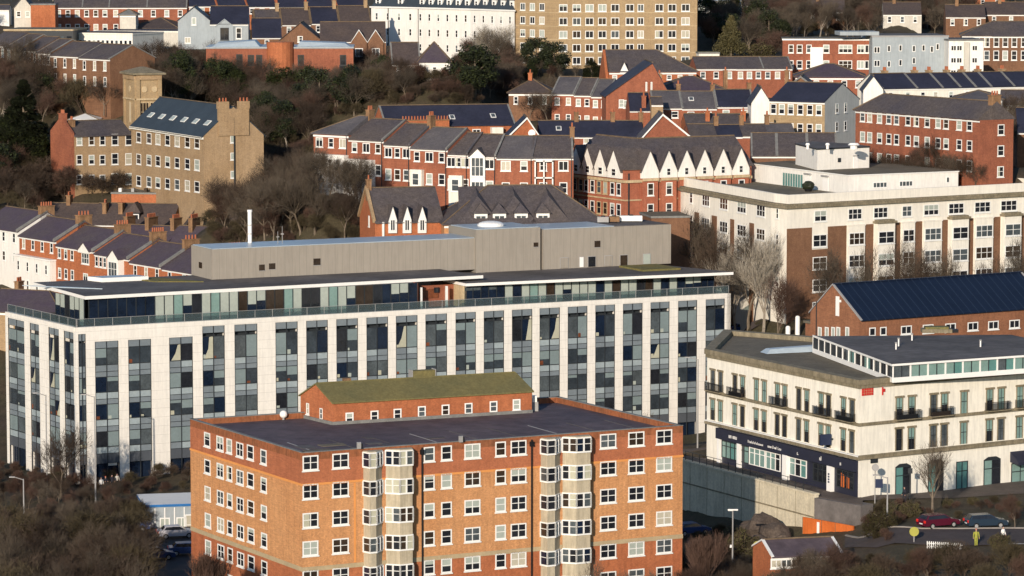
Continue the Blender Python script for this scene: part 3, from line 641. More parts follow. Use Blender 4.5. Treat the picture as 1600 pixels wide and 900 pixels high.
b = MB(); inn(uA(663), uA(738), 5.0, 5.4, par-.3, hs2-.42, 'brick_red'); inn(uA(663), uA(664.5), pen, 5, par-.3, hs1-.45, 'brick_red'); inn(uA(734), uA(740), pen, 5, par-.3, hs2-.42, 'trim_sand')
inn(uA(672), uA(675), 3, 3.3, par-.3, hs2-.42, 'trim_white'); inn(uA(713), uA(716), 3.2, 3.5, par-.3, hs2-.42, 'trim_white'); inn(uA(680), uA(709), 4.85, 4.98, par+.9, hs2-.9, 'glass_rust')
inn(uA(702), uA(710), 4.7, 4.84, par+1.6, hs2-.7, 'glass'); s.part('terrace_wall', b)
b = MB(); gb = MB()
for i, ua, ub in ((1, 0.2, s.L-0.2), (0, 0.2, L0-0.2)):
    n = int((ub-ua)/2.4)
    for k in range(n+1):
        u = ua+(ub-ua)*k/n; s.fbox(b, i, u-0.03, u+0.03, par, par+1.0, -0.34, -0.28, 'metal_grey')
    s.fbox(b, i, ua, ub, par+1.0, par+1.04, -0.35, -0.27, 'metal_grey'); s.fbox(gb, i, ua, ub, par+0.06, par+0.98, -0.315, -0.3, 'glass_rail')
rl = s.part('balustrade', b); obj('pane', gb, rl)
# plant box
zb_ = zsl
P1 = onz(331, 437, zb_); tw = (s.P[2]-s.P[1]).normalized(); cth, sth = cos(s.th), sin(s.th)
def wdir(v): return Vector((v.x*cth-v.y*sth, v.x*sth+v.y*cth))
l1 = s.loc(P1); ux = lambda px, py: (lambda d, o: (o.x+d.x*((l1.y-o.y)/d.y)))(*(lambda dd: (Vector((dd.x*cos(-s.th)-dd.y*sin(-s.th), dd.x*sin(-s.th)+dd.y*cos(-s.th))), s.loc(CAM)))(ray(px, py)))
x1_, x2_, x3_, x4_ = l1.x, ux(742, 400), ux(843, 390), ux(1047, 385)
hb = at(331, 390, P1.y).z-s.zb; hb2 = hb+1.15; b = MB()
b.box(x1_, x2_, l1.y, l1.y+7.5, hs1-.3, hb, 'clad_taupe'); b.box(x2_, x3_, l1.y-0.25, l1.y+8.5, hs2, hb2, 'clad_taupe'); b.box(x3_+0.45, x4_, l1.y-0.25, l1.y+8.5, hs2, hb2-0.35, 'clad_taupe')
b.box(x3_, x3_+0.45, l1.y+0.6, l1.y+8, hs2, hb2-0.5, 'black_paint'); s.part('plant_box', b)
b = MB(); b.box(x1_+0.15, x2_-0.02, l1.y+0.15, l1.y+7.35, hb+.002, hb+.1, 'roof_membrane'); b.box(x2_+.2, x3_-.2, l1.y, l1.y+8.2, hb2+.002, hb2+.1, 'roof_membrane'); b.box(x3_+.7, x4_-9, l1.y, l1.y+8.2, hb2-.348, hb2-.25, 'roof_membrane'); b.box(x4_-9+.02, x4_-.2, l1.y, l1.y+8.2, hb2-.348, hb2-.26, 'felt_grey'); s.part('plant_roof', b)
sk = [(l1.x, l1.y)]
for px, py, wd, hh_, m, yo in ((409, 418, .8, .8, 'glass_warm', 0), (425, 416, .9, .8, 'glass_warm', 0), (495, 409, 1, .9, 'glass_warm', 0), (836, 382, .7, .6, 'glass_warm', -.25), (932, 381, .9, .9, 'glass_warm', -.25)):
    x = ux(px, py); z = at(px, py, s.o.y+(x*sth+l1.y*cth)).z-s.zb; d = MB(); d.box(x-wd/2, x+wd/2, l1.y+yo-.06, l1.y+yo-.002, z-hh_/2, z+hh_/2, m); d.box(x-wd/2-.08, x+wd/2+.08, l1.y+yo-.08, l1.y+yo-.061, z-hh_/2-.08, z-hh_/2, 'metal_grey'); s.part('louvre', d)
for px, w_, m in ((880, 1.2, 'clad_taupe'), (907, .6, 'metal_white'), (923, 1.1, 'glass'), (949, 1.1, 'clad_taupe'), (973, 1.1, 'glass_warm'), (1009, 1.1, 'blind')):
    x = ux(px, 410); d = MB(); zt_ = hs2+1.5; d.box(x-w_/2-.07, x+w_/2+.07, l1.y-.33, l1.y-.252, hs2+.1, zt_+.08, 'metal_grey'); d.box(x-w_/2, x+w_/2, l1.y-.36, l1.y-.331, hs2+.1, zt_, m); s.part('door', d)
x = l1.x; d = MB(); d.box(x-.06, x-.002, l1.y+3.5, l1.y+4.6, hs1+1.2, hs1+2, 'glass_warm'); s.part('louvre', d)
def wl(x, y, z): v = wdir(Vector((x, y))); return Vector((s.o.x+v.x, s.o.y+v.y, s.zb+z))
xf = ux(433, 378); d = MB(); d.tube((0, 0, 0.002), (0, 0, 4.2), .28, .28, 'metal_white', 10); d.tube((0, 0, 4.2), (0, 0, 4.5), .34, .34, 'metal_white', 10)
for q_ in (1.2, 2.4): d.tube((0, 0, q_), (0, 0, q_+.08), .33, .33, 'metal_grey', 10)
e = obj('flue', d, None, wl(xf-1.5, l1.y+6, hb+.1)); tag(e, 'tall white metal flue rising from the taupe plant box', 'flue')
for k, (px, hh_, lb) in enumerate(((452, 1.6, 'shorter thin aerial on the plant box right of the white flue'), (459, 2.3, 'taller thin aerial on the plant box right of the white flue'))):
    d = MB(); d.tube((0, 0, 0.002), (0, 0, hh_), .05, .03, 'metal_grey', 5); d.box(-.2, .2, -.03, .03, hh_*.5, hh_*.56, 'metal_grey'); e = obj('aerial', d, None, wl(ux(px, 380), l1.y+4, hb+.1)); tag(e, lb, 'aerial')
d = MB(); d.tube((0, 0, .002), (0, 0, .25), 1.9, 1.9, 'metal_white', 20); d.ball((0, 0, .25), 1.8, 1.8, .45, 'metal_white', 20, 8); e = obj('roof_light_dome', d, None, wl(ux(787, 352), l1.y+4, hb2+.1)); tag(e, 'round white dome on the taller middle plant box', 'rooflight')
for px, lb in ((968, 'small grey metal unit on the right plant box, left of the white one'), (985, 'brown boxy unit on the right plant box beside the white one'), (1012, 'low white unit near the right end of the plant box roof')):
    d = MB(); w_ = 1.6 if px == 1012 else .8; d.box(-w_, w_, -.5, .5, .15, .9, 'metal_white' if px == 1012 else ('metal_grey' if px == 968 else 'chimney_brick')); d.box(-w_+.1, -w_+.25, -.4, .4, .002, .15, 'metal_dark'); d.box(w_-.25, w_-.1, -.4, .4, .002, .15, 'metal_dark'); d.tube((0, 0, .9), (0, 0, 1.05), .3, .3, 'metal_dark', 10)
    e = obj('roof_unit', d, None, wl(ux(px, 358), l1.y+5, hb2-.26)); tag(e, lb, 'roof unit')

# ---- cream corner building with shops
s = poly_bld('corner_building', 'cream stone corner building with balconies, navy shopfronts and a glazed rooftop storey', 'commercial building',
             (1343, 601, 386), [(1105, 545+7, ), None, (1690, 570), (1650, 530)], 6.9)
t = s.fr(1)[1]; s.P[3] = s.P[2]+Vector((-t.y, t.x))*14+Vector((-3, 0)); kw = onz(1105, 552, s.zb+s.h); s.P.append(s.loc((kw.x+3.5, kw.y+20, 0)).xy)
K = s; zt = s.h; b = MB(); P = [tuple(p) for p in s.P]; b.prism(P, -4, zt, 'render_cream', top='felt_brown')
s.part('wall', b)
b = MB()
def band(b, z0, z1_, off, m, faces=(0, 1)):
    for i in faces:
        L = s.fr(i)[2]
        a = s.pt(i, 0 if i else -off, 0, 0.002); s.fbox(b, i, -off if i == 0 else 0, L+(off if i == faces[-1] else 0), z0, z1_, 0.002, off, m)
q1 = [tuple(p) for p in s.inset(-0.35)]; q2 = [tuple(p) for p in s.inset(0.9)]
for i in range(len(q1)):
    j = (i+1) % len(q1); b.prism([q1[i], q1[j], q2[j], q2[i]], zt-0.05, zt+0.55, 'stone_trim')
q1b = [tuple(p) for p in s.inset(-0.2)]
for i in (0, 1): b.prism([q1b[i], q1b[i+1], P[i+1], P[i]], zt-0.45, zt-0.052, 'stone_trim')
for py0, py1, off in ((661, 665.5, .22), (713, 718, .3)):
    za, zb2 = s.hit(1, 1346, py1)[1], s.hit(1, 1346, py0)[1]; q = [tuple(p) for p in s.inset(-off)]
    for i in (0, 1): b.prism([q[i], q[i+1], P[i+1], P[i]], za, zb2, 'stone_trim')
    if off == .3:
        for i in (0, 1): q_ = [tuple(p) for p in s.inset(-.36)]; b.prism([q_[i], q_[i+1], P[i+1], P[i]], zb2+.001, zb2+.12, 'trim_white' if i == 0 else 'stone_trim')
s.part('cornice', b)
zR = [s.hit(1, 1405, 638.5)[1], s.hit(1, 1405, 687)[1]]; wh_ = s.hit(1, 1405, 622)[1]-s.hit(1, 1405, 656)[1]
def stone_window(i, u, z, w_=0.78, h_=wh_, g=None):
    f = MB()
    for (a, c, z0, z1_, o) in ((-w_/2-.14, -w_/2, 0, h_, .05), (w_/2, w_/2+.14, 0, h_, .05), (-w_/2-.24, w_/2+.24, h_, h_+.22, .16)):
        f.box(a, c, -o, 0, z0, z1_, 'stone_trim')
    f.box(-w_/2, w_/2, -.03, 0, h_*.55-.04, h_*.55+.04, 'metal_dark'); f.box(-.03, .03, -.03, 0, 0, h_, 'metal_dark')
    o = s.put('window', f, i, u, z-h_/2, 0.0)
    r = random.random(); g_ = MB(); m = 'glass' if r < .45 else 'glass_green' if r < .75 else 'glass_mid'
    g_.add([(-w_/2, -.012, 0), (w_/2, -.012, 0), (w_/2, -.012, h_), (-w_/2, -.012, h_)], [(0, 1, 2, 3)], m)
    if m == 'glass' and r < .3: g_.add([(-w_/2, -.016, h_*.5), (w_/2, -.016, h_*.5), (w_/2, -.016, h_), (-w_/2, -.016, h_)], [(0, 1, 2, 3)], 'glass_green')
    obj('pane', g_, o)
def balcony(i, ua, ub, z):
    f = MB(); s.fbox(f, i, ua, ub, z-.12, z, 0.003, .75, 'stone_trim')
    n = int((ub-ua)/.14)
    for k in range(n+1):
        u = ua+(ub-ua)*k/n; s.fbox(f, i, u-.018, u+.018, z, z+.95, .7, .735, 'black_paint')
    s.fbox(f, i, ua, ub, z+.93, z+.98, .69, .745, 'black_paint')
    for u in (ua+.02, ub-.02):
        for o in (.15, .35, .55): s.fbox(f, i, u-.018, u+.018, z, z+.95, o, o+.03, 'black_paint')
    if random.random() < .6: s.fbox(f, i, ua+.2, ub-.3, z, z+.45, .3, .6, random.choice(['chimney_brick', 'twig_brown', 'metal_dark']))
    s.part('balcony', f)
fz = s.hit(1, 1405, 655)[1]+.05
left = [(1114, 1126), (1148.5, 1160.5), (1182, 1194.5), (1215, 1226.5), (1248.5, 1261), (1283.5, 1295), (1318.5, 1332)]
for k, pr in enumerate(left):
    us = [s.hit(0, p, 620)[0] for p in pr]
    for z in zR:
        for u in us: stone_window(0, u, z, .8)
    if k not in (2, 4): balcony(0, us[0]-.8, us[1]+.8, fz)
for k, pr in enumerate([(1405, 1424.5), (1458.5, 1475.5), (1506,), (1546, 1564), (1593, 1610), (1640, 1656)]):
    us = [s.hit(1, p, 640)[0] for p in pr]
    for z in zR:
        for u in us: stone_window(1, u, z, .82)
    if len(us) == 2: balcony(1, us[0]-.8, us[1]+.8, fz)
# ground floor of the right hand front
def shopwin(i, px, wpx, py0, py1, arched=True):
    u0_ = s.hit(i, px-wpx/2, py0)[0]; u1_ = s.hit(i, px+wpx/2, py0)[0]; z1_ = s.hit(i, px, py0)[1]; z0_ = s.hit(i, px, py1)[1]; w_ = u1_-u0_; h_ = z1_-z0_
    f = MB(); f.box(-w_/2-.1, -w_/2, -.06, 0, 0, h_, 'metal_dark'); f.box(w_/2, w_/2+.1, -.06, 0, 0, h_, 'metal_dark'); f.box(-w_/2-.1, w_/2+.1, -.06, 0, h_, h_+.1, 'metal_dark')
    if arched: f.hexa([(-w_/2-.1, -.06, h_+.1), (w_/2+.1, -.06, h_+.1), (w_/4, -.06, h_+.42), (-w_/4, -.06, h_+.42)], [(-w_/2-.1, 0, h_+.1), (w_/2+.1, 0, h_+.1), (w_/4, 0, h_+.42), (-w_/4, 0, h_+.42)], 'metal_dark')
    f.box(-.05, .05, -.05, 0, 0, h_, 'metal_dark'); f.box(-w_/2, w_/2, -.05, 0, h_*.68, h_*.68+.1, 'metal_dark')
    o = s.put('shop_window', f, i, (u0_+u1_)/2, z0_); g_ = MB(); g_.add([(-w_/2, -.02, 0), (0, -.02, 0), (0, -.02, h_), (-w_/2, -.02, h_)], [(0, 1, 2, 3)], random.choice(['glass_teal', 'glass_green'])); g_.add([(0, -.02, 0), (w_/2, -.02, 0), (w_/2, -.02, h_), (0, -.02, h_)], [(0, 1, 2, 3)], random.choice(['glass', 'glass_green', 'glass_teal'])); obj('pane', g_, o)
shopwin(1, 1411, 22, 730, 772); shopwin(1, 1462, 22, 724, 769); shopwin(1, 1503, 16, 722, 767, False); shopwin(1, 1550, 24, 719, 761); shopwin(1, 1594, 26, 724, 764, False)
u_, z_ = s.hit(1, 1578, 722); d = MB(); d.hexa([(0, 0, 0), (0, -1.5, -.2), (0, -1.5, .15), (0, 0, 1.2)], [(4, 0, 0), (4, -1.5, -.2), (4, -1.5, .15), (4, 0, 1.2)], 'shop_navy'); s.put('awning', d, 1, u_, z_, .02)
# navy shopfront along the left hand front
b = MB(); ua = s.hit(0, 1124, 690)[0]; ub = s.fr(0)[2]-.1; zf1 = s.hit(1, 1346, 719)[1]-.05; zf0 = zf1-1.25
s.fbox(b, 0, ua, ub, zf0, zf1, .003, .55, 'shop_navy'); fas = s.part('shop_fascia', b)
b = MB(); s.fbox(b, 0, ua, ub, 0, zf0, .003, .12, 'shop_navy')
s.part('shopfront', b)
sh = [(1140, 20), (1161, 22), (1185, 24), (1210, 22), (1249, 26), (1284, 22), (1323, 26)]
for px, wp in sh:
    uc = s.hit(0, px, 720)[0]; w_ = abs(s.hit(0, px+wp/2, 720)[0]-s.hit(0, px-wp/2, 720)[0]); h_ = zf0-.85; f = MB(); fr = 'metal_white' if px in (1185, 1249, 1210) else 'metal_dark'
    for k in range(4): x = -w_/2+w_*k/3; f.box(x-.05, x+.05, -.1, 0, 0, h_, fr)
    for z in (0, h_*.68, h_-.1): f.box(-w_/2, w_/2, -.09, 0, z, z+.09, fr)
    o = s.put('shop_window', f, 0, uc, .7, .13); g_ = MB()
    for k in range(3):
        x0, x1 = -w_/2+w_*k/3, -w_/2+w_*(k+1)/3
        g_.add([(x0, -.03, 0), (x1, -.03, 0), (x1, -.03, h_), (x0, -.03, h_)], [(0, 1, 2, 3)], 'glass' if px in (1284, 1323) else random.choice(['glass_green', 'glass_teal', 'glass', 'glass_green']))
    if px == 1323:
        g_.add([(-.9, -.036, .1), (-.2, -.036, .1), (-.2, -.036, 1.5), (-.9, -.036, 1.7)], [(0, 1, 2, 3)], 'orange_board'); g_.add([(.3, -.036, .1), (.8, -.036, .1), (.8, -.036, 1.3), (.3, -.036, 1.4)], [(0, 1, 2, 3)], 'orange_board')
    obj('pane', g_, o)
for px in (1232, 1302, 1128, 1159):
    uc = s.hit(0, px, 720)[0]; f = MB(); w_ = .45 if px > 1200 else .22; s.fbox(f, 0, uc-w_, uc+w_, 0, zf0-(.0), .125, .6, 'metal_white'); o = s.part('pilaster', f)
    if px == 1302:
        f = MB()
        for k in range(4): s.fbox(f, 0, uc-.16, uc+.16, 1.0+k*.3, 1.2+k*.3, .602, .62, 'navy_sign')
        obj('pilaster_sign', f, o)
def script(parent, i, ua, ub, z, hh_, m='metal_white', off=.56, seed=1):
    """small white lettering, a row of letter-like strokes"""
    r = random.Random(seed); f = MB(); u = ua
    while u < ub:
        w_ = hh_*r.uniform(.35, .6); k = r.random(); hg = hh_*(1 if k < .25 else .62)
        s.fbox(f, i, u, u+hh_*.14, z, z+hg, off, off+.02, m)
        if k > .2: s.fbox(f, i, u+hh_*.14, u+w_, z+(hh_*.5 if k > .6 else 0), z+(hh_*.62 if k > .6 else hh_*.13), off, off+.02, m)
        if k > .45: s.fbox(f, i, u+w_-hh_*.12, u+w_, z, z+hh_*.6, off, off+.021, m)
        u += w_+hh_*.16
        if r.random() < .12: u += hh_*.4
    obj('lettering', f, parent)
for p0, p1, hg, sd_ in ((1145, 1158, .55, 3), (1175, 1199, .32, 4), (1206, 1226, .34, 5)):
    script(fas, 0, s.hit(0, p0, 690)[0], s.hit(0, p1, 690)[0], zf0+.42, hg, seed=sd_)
for p0 in (1252, 1287, 1319): script(fas, 0, s.hit(0, p0, 700)[0], s.hit(0, p0+2.5, 700)[0], zf0+.4, .5, seed=p0)
u_, z_ = s.hit(0, 1302, 686); d = MB(); s.fbox(d, 0, u_-.08, u_+.08, z_-.62, z_+.62, .35, 1.75, 'navy_sign'); s.fbox(d, 0, u_-.03, u_+.03, z_-.1, z_+.1, .003, .35, 'metal_dark'); o = s.part('projecting_sign', d)
d = MB(); p = s.pt(0, u_, 0, 0)
for k, (z0, wd, x0) in enumerate(((.2, 1.0, .5), (-.18, 1.0, .5), (-.34, .8, .6))): 
    n_ = 7
    for j in range(n_): s.fbox(d, 0, u_-.1, u_-.081, z_+z0-.0, z_+z0+.13, x0+wd*j/n_, x0+wd*(j+.62)/n_, 'metal_white')
obj('lettering', d, o)
for p0, p1, y0, y1, m, nm in ((1346.5, 1364, 602.5, 618.5, 'red_paint', 'red_banner'), (1360, 1371, 717, 724, 'metal_dark', 'wall_sign')):
    ua_, z1_ = s.hit(1, p0, y0); ub_, z0_ = s.hit(1, p1, y1); z1_ = s.hit(1, p0, y0)[1]; z0_ = s.hit(1, p0, y1)[1]; d = MB(); s.fbox(d, 1, ua_, ub_, z0_, z1_, .01, .08, m)
    if nm == 'red_banner':
        for k in range(1, 5): x = ua_+(ub_-ua_)*k/5; s.fbox(d, 1, x-.012, x+.012, z0_, z1_, .081, .09, 'trim_sand')
        for k in range(1, 4): z = z0_+(z1_-z0_)*k/4; s.fbox(d, 1, ua_, ub_, z-.012, z+.012, .0905, .095, 'trim_sand')
    s.part(nm, d)
ua_, z1_ = s.hit(1, 1378, 602); d = MB(); s.fbox(d, 1, ua_, ua_+.14, z1_-1.1, z1_, .01, .1, 'red_paint'); s.fbox(d, 1, ua_+.141, ua_+.42, z1_-.75, z1_-.4, .01, .1, 'red_paint'); s.fbox(d, 1, ua_+.0, ua_+.42, z1_-.2, z1_+.05, .101, .13, 'metal_white'); s.part('red_emblem', d)
# glazed rooftop storey
zr = s.zb+zt+.06
a = onz(1395, 581+17, zr); l = onz(1270, 533+18, zr); r_ = onz(1690, 566+11, zr)
q = Bld('rooftop_storey', 'low glazed storey with a big dark flat roof on top of the cream corner building', 'rooftop storey', [l.xy, a.xy, r_.xy, r_.xy+Vector((-6, 16)), onz(1285, 535, zr+2).xy+Vector((0, 5))], zr, zr+2.0, 1, anchor=False)
b = MB(); b.prism([tuple(p) for p in q.inset(.15)], .003, q.h-.1, 'metal_dark'); q.part('wall', b)
b = MB(); b.prism([tuple(p) for p in q.inset(-.25)], q.h-.1, q.h+.14, 'metal_white', top='felt_grey'); rf = q.part('roof', b)
b = MB()
for i in (0, 1): L = q.fr(i)[2]; q.fbox(b, i, 0, L, .003, .55, -.1, .06, 'metal_white')
q.part('plinth', b)
for i in (0, 1):
    L = q.fr(i)[2]; n = round(L/2.3); f = MB(); g_ = MB()
    for k in range(n+1): u = L*k/n; q.fbox(f, i, max(0, u-.09), min(L, u+.09), .55, q.h-.1, -.1, .04, 'metal_white')
    for k in range(n):
        for h_ in (0, 1):
            a_, c_ = L*(k+h_/2)/n, L*(k+h_/2+.5)/n; m = random.choice(['glass_green', 'glass_green', 'glass_teal', 'glass_green', 'glass_mid'] if i else ['glass_green', 'glass', 'glass_mid', 'blind', 'glass_teal', 'glass'])
            g_.add([q.pt(i, a_, .5, -.06), q.pt(i, c_, .5, -.06), q.pt(i, c_, q.h, -.06), q.pt(i, a_, q.h, -.06)], [(0, 1, 2, 3)], m)
        q.fbox(f, i, L*(k+.5)/n-.04, L*(k+.5)/n+.04, .55, q.h-.1, -.08, .02, 'metal_dark')
    q.fbox(f, i, 0, L, .5, .56, -.12, .03, 'metal_white'); o = q.part('window_band', f); obj('pane', g_, o)
ztop = zr+q.h+.14
for px, py, kd, lb in ((1400, 546, 0, 'shorter thin vent pipe left of its taller twin on the dark flat roof'), (1404, 541, 1, 'taller thin vent pipe of the close pair on the dark flat roof'), (1425, 532, 2, 'lone small vent pipe behind the close pair on the dark roof'), (1532, 542, 3, 'vent pipe standing alone at the right of the dark flat roof')):
    d = MB(); d.tube((0, 0, .002), (0, 0, .7+.15*(kd == 1)), .09, .09, 'metal_white', 7); d.tube((0, 0, .7+.15*(kd == 1)), (0, 0, .85+.15*(kd == 1)), .15, .15, 'metal_grey', 7)
    e = obj('vent_pipe', d, None, onz(px, py, ztop)); tag(e, lb, 'vent pipe')
d = MB(); d.box(-1.8, 1.8, -1, 1, .002, .45, 'stone_trim'); d.box(-1.4, 1.4, -.8, .8, .451, .7, 'moss_roof'); d.box(1.5, 2.6, -.6, .6, .002, .35, 'black_paint'); e = obj('roof_hatch', d, None, onz(1463, 519, ztop)); tag(e, 'brown and black low hatch at the back of the dark flat roof', 'roof hatch')
d = MB(); d.hexa([(-4, 0, .002), (4, 0, .002), (4, 2, .002), (-4, 2, .002)], [(-3.4, .4, .5), (4, .4, .7), (4, 1.6, .7), (-3.4, 1.6, .5)], 'roof_membrane'); e = obj('roof_light_strip', d, None, onz(1246, 551, zr), R(20)); tag(e, 'pale grey sloping rooflight strip left of the rooftop storey', 'rooflight')

# ---- brick hall with the dark blue metal roof
s = rect('brick_hall', 'red brick hall with a big dark blue ribbed metal roof behind the cream corner building', 'hall', (1343, 499, 436), (1640, 478), 9, 10.5)
HL = s; s.rise = 3.8; body(s, 'brick_hall', 3.8, 'x', .55); gable_roof(s, 3.8, 'roof_blue', ridge=.55, cap='roof_blue', verge='metal_grey', ov=.35)
for px in (1363, 1380, 1416, 1450, 1485, 1520, 1552, 1585, 1618):
    u, z = s.hit(1, px, 519-(px-1343)*.055); win(s, 1, u, z-.6, 1.0 if px < 1400 else 1.7, 1.1, 'one' if px < 1400 else 'two', g=0)
u, z = s.hit(0, 1309, 474); d = MB(); s.fbox(d, 0, u-.35, u+.35, z-1.6, z+.9, .003, .08, 'metal_white'); s.fbox(d, 0, u+.36, u+.75, z+.2, z+.5, .003, .08, 'metal_white'); s.part('gable_panel', d)
for px in (1281, 1292, 1302, 1310, 1324):
    u, z = s.hit(0, px, 522); win(s, 0, u, z-.8, .8, 1.7, 'one', g=4)
pipe(s, 0, 1276, 'metal_dark', top=s.h+1.5)
b = MB(); s.fbox(b, 0, -1.5, 0, -4, s.h-1.6, -9, -0.3, 'brick_hall'); s.part('side_wing', b)
b = MB(); s.fbox(b, 0, -1.7, .0, s.h-1.6+.002, s.h-1.3, -9.2, -0.1, 'felt_brown'); s.part('wing_roof', b)

# ---- white and brick hotel at the right
s = poly_bld('brick_and_white_hotel', 'large white and brown brick block with cream bay windows and white rooftop storeys', 'apartment block',
             (1205, 323, 488), [(1068, 298), None, (1230, 326), (1660, 303)], 15.5, 2)
HT = s; t = s.fr(2)[1]; s.P.append(s.P[3]+Vector((-t.y, t.x))*20); s.P.append(s.P[0]+Vector((-t.y, t.x))*18+Vector((8, 4)))
zt = s.h; P = [tuple(p) for p in s.P]; zq = s.hit(2, 1240, 357)[1]
b = MB(); b.prism(P, -5, zt, 'render_hotel', top='felt_grey'); s.part('wall', b)
b = MB(); q1 = [tuple(p) for p in s.inset(-.45)]; q2 = [tuple(p) for p in s.inset(-.2)]
b.prism(q1, zt+.001, zt+.35, 'stone_trim', top='felt_brown'); b.prism(q2, zt+.351, zt+.6, 'stone_trim', top='felt_brown')
s.part('cornice', b)
b = MB(); qa = s.inset(.5); qb = s.inset(.9); n = len(qa)
for i in range(n): j = (i+1) % n; b.prism([tuple(qa[i]), tuple(qa[j]), tuple(qb[j]), tuple(qb[i])], zt+.6, zt+1.85, 'render_hotel')
s.part('parapet', b)
cols = [(1250, 0), (1282, 19), (1336, 22), (1376, 22), (1417, 15), (1455, 24), (1494, 24), (1535, 25), (1576, 25), (1616, 25)]
zz = [s.hit(2, 1282, p)[1] for p in (337.5, 376, 411, 446, 481)]
for px, wp in cols[1:]:
    u = s.hit(2, px, 330)[0]; w_ = s.hit(2, px+wp/2, 330)[0]-s.hit(2, px-wp/2, 330)[0]; win(s, 2, u, zz[0]-.8, w_, 1.6, 'cross' if px in (1282, 1417) else 'tri', deep=True, weights=[40, 10, 10, 14, 2, 2, 4, 2, 0])
piers_ = [(1229, 1268), (1293, 1322), (1350, 1364), (1393, 1406), (1428, 1440), (1470, 1480), (1508, 1520), (1550, 1562), (1590, 1600), (1632, 1650)]
b = MB()
for a_, c_ in piers_: s.fbox(b, 2, s.hit(2, a_, 400)[0], s.hit(2, c_, 400)[0], -4, zq, .003, .06, 'brick_brown')
s.fbox(b, 2, s.hit(2, 1268, 400)[0], s.hit(2, 1293, 400)[0], -4, zz[1]-1.2, .003, .045, 'brick_brown')
for a_, c_ in ((1085, 1092), (1112, 1120), (1141, 1147), (1171, 1178)): s.fbox(b, 0, s.hit(0, a_, 400)[0], s.hit(0, c_, 400)[0], -4, zq, .003, .06, 'brick_brown')
s.part('brick_piers', b)
for k in range(len(piers_)-1):
    a_, c_ = piers_[k][1], piers_[k+1][0]
    u0_, u1_ = s.hit(2, a_, 400)[0], s.hit(2, c_, 400)[0]
    if k == 0:
        for z in zz[1:]: win(s, 2, (u0_+u1_)/2, z-.9, u1_-u0_-.3, 1.8, 'cross', deep=True, off=.05, weights=[40, 10, 10, 14, 2, 2, 8, 2, 0])
        continue
    f = MB(); big = k in (2, 5, 7)
    pj = .9 if big else .35
    s.fbox(f, 2, u0_+.12, u1_-.12, -3, zq+(.1 if big else -.1), .003, pj, 'render_hotel')
    if big:
        s.fbox(f, 2, u0_-.1, u1_+.1, zq+.1, zq+.4, .003, pj+.25, 'stone_trim'); s.fbox(f, 2, u0_+.2, u1_-.2, zq+.4, zq+.6, .003, pj+.05, 'stone_trim')
    else: s.fbox(f, 2, u0_+.02, u1_-.02, zq-.1, zq+.05, .003, pj+.06, 'render_hotel')
    bay_ = s.part('bay', f)
    for z in zz[1:]:
        a, t_, L = s.fr(2); m = wmesh('cross' if u1_-u0_ < 2.6 or big else 'tri', u1_-u0_-.45, 1.75, random.choice([0, 0, 2, 3, 6, 0, 4]), deep=True); p = s.pt(2, (u0_+u1_)/2, z-.9, pj)
        o = obj('window', m[0], bay_, p, atan2(t_.y, t_.x)); obj('pane', m[1], o)
for z, r0 in zip([s.hit(0, 1187, p)[1] for p in (329, 366, 401, 436)], range(4)):
    for px, w_ in ((1080, 1.0), (1103, 2.2), (1131, 2.4), (1159, 2.6), (1189, 2.4)):
        win(s, 0, s.hit(0, px, 330)[0], z-.85, w_*1.25, 1.7, 'tri' if w_ > 1.5 else 'sash', deep=True, weights=[30, 5, 5, 30, 5, 5, 5, 5, 0])
for k, py in enumerate((333, 374, 408, 440)):
    u, z = s.hit(1, 1214.5, py); win(s, 1, u, z-.8, .7, 1.5, 'sash')
zr = s.zb+zt+.605
a = onz(1325, 303, zr); l = onz(1172, 283, zr); r_ = onz(1497, 296, zr)
q = Bld('hotel_rooftop_storey', 'long white flat roofed storey set back on the hotel roof', 'rooftop storey', [l.xy, a.xy, r_.xy, r_.xy+Vector((-4, 13)), l.xy+Vector((10, 9))], zr, zr+(a.y)*(303-275)/FP, 1, anchor=False)
b = MB(); b.prism([tuple(p) for p in q.P], .003, q.h, 'render_white', top='felt_brown'); q.part('wall', b)
b = MB(); b.prism([tuple(p) for p in q.inset(-.12)], q.h+.001, q.h+.16, 'trim_white', top='felt_brown'); q.part('roof', b)
for px, wd, py, nn in ((1375, 2.5, 289, 'quad1'), (1415.5, 2.4, 287, 'quad1'), (1481, .6, 281, 'one')):
    u, z = q.hit(1, px, py); win(q, 1, u, z-.45, wd, .95, nn, g=3, fr='metal_white', sill=False)
u, z = q.hit(0, 1239, 280); f = MB(); g_ = MB(); 
for k in range(8): g_.add([q.pt(0, u-3+k*.75, z-1.1, .02), q.pt(0, u-2.4+k*.75, z-1.1, .02), q.pt(0, u-2.4+k*.75, z+.8, .02), q.pt(0, u-3+k*.75, z+.8, .02)], [(0, 1, 2, 3)], 'glass_teal')
q.part('glazing', g_)
for px, py in ((1263, 282), (1290, 284)):
    u, z = q.hit(0, px, py); f = MB(); q.fbox(f, 0, u-.8, u+.8, .003, 2.1, .003, .06, 'metal_white'); q.fbox(f, 0, u-.95, u+.95, 2.1, 2.3, .003, .3, 'metal_grey'); q.part('door', f)
for px, lb in ((1263, 'black round tub planter by the teal glazing on the hotel roof terrace'), (1308, 'black round tub planter right of the white door on the hotel roof terrace')):
    d = MB(); d.tube((0, 0, .002), (0, 0, .5), .5, .65, 'black_paint', 10); d.ball((0, 0, .85), .95, .95, .7, 'leaf_dark', 10, 7, .1); e = obj('planter', d, None, onz(px, 299, zr)); tag(e, lb, 'planter')
zr2 = zr+q.h+.165; a = onz(1277, 266, zr2); l = onz(1243, 257, zr2); r_ = onz(1358, 262, zr2)
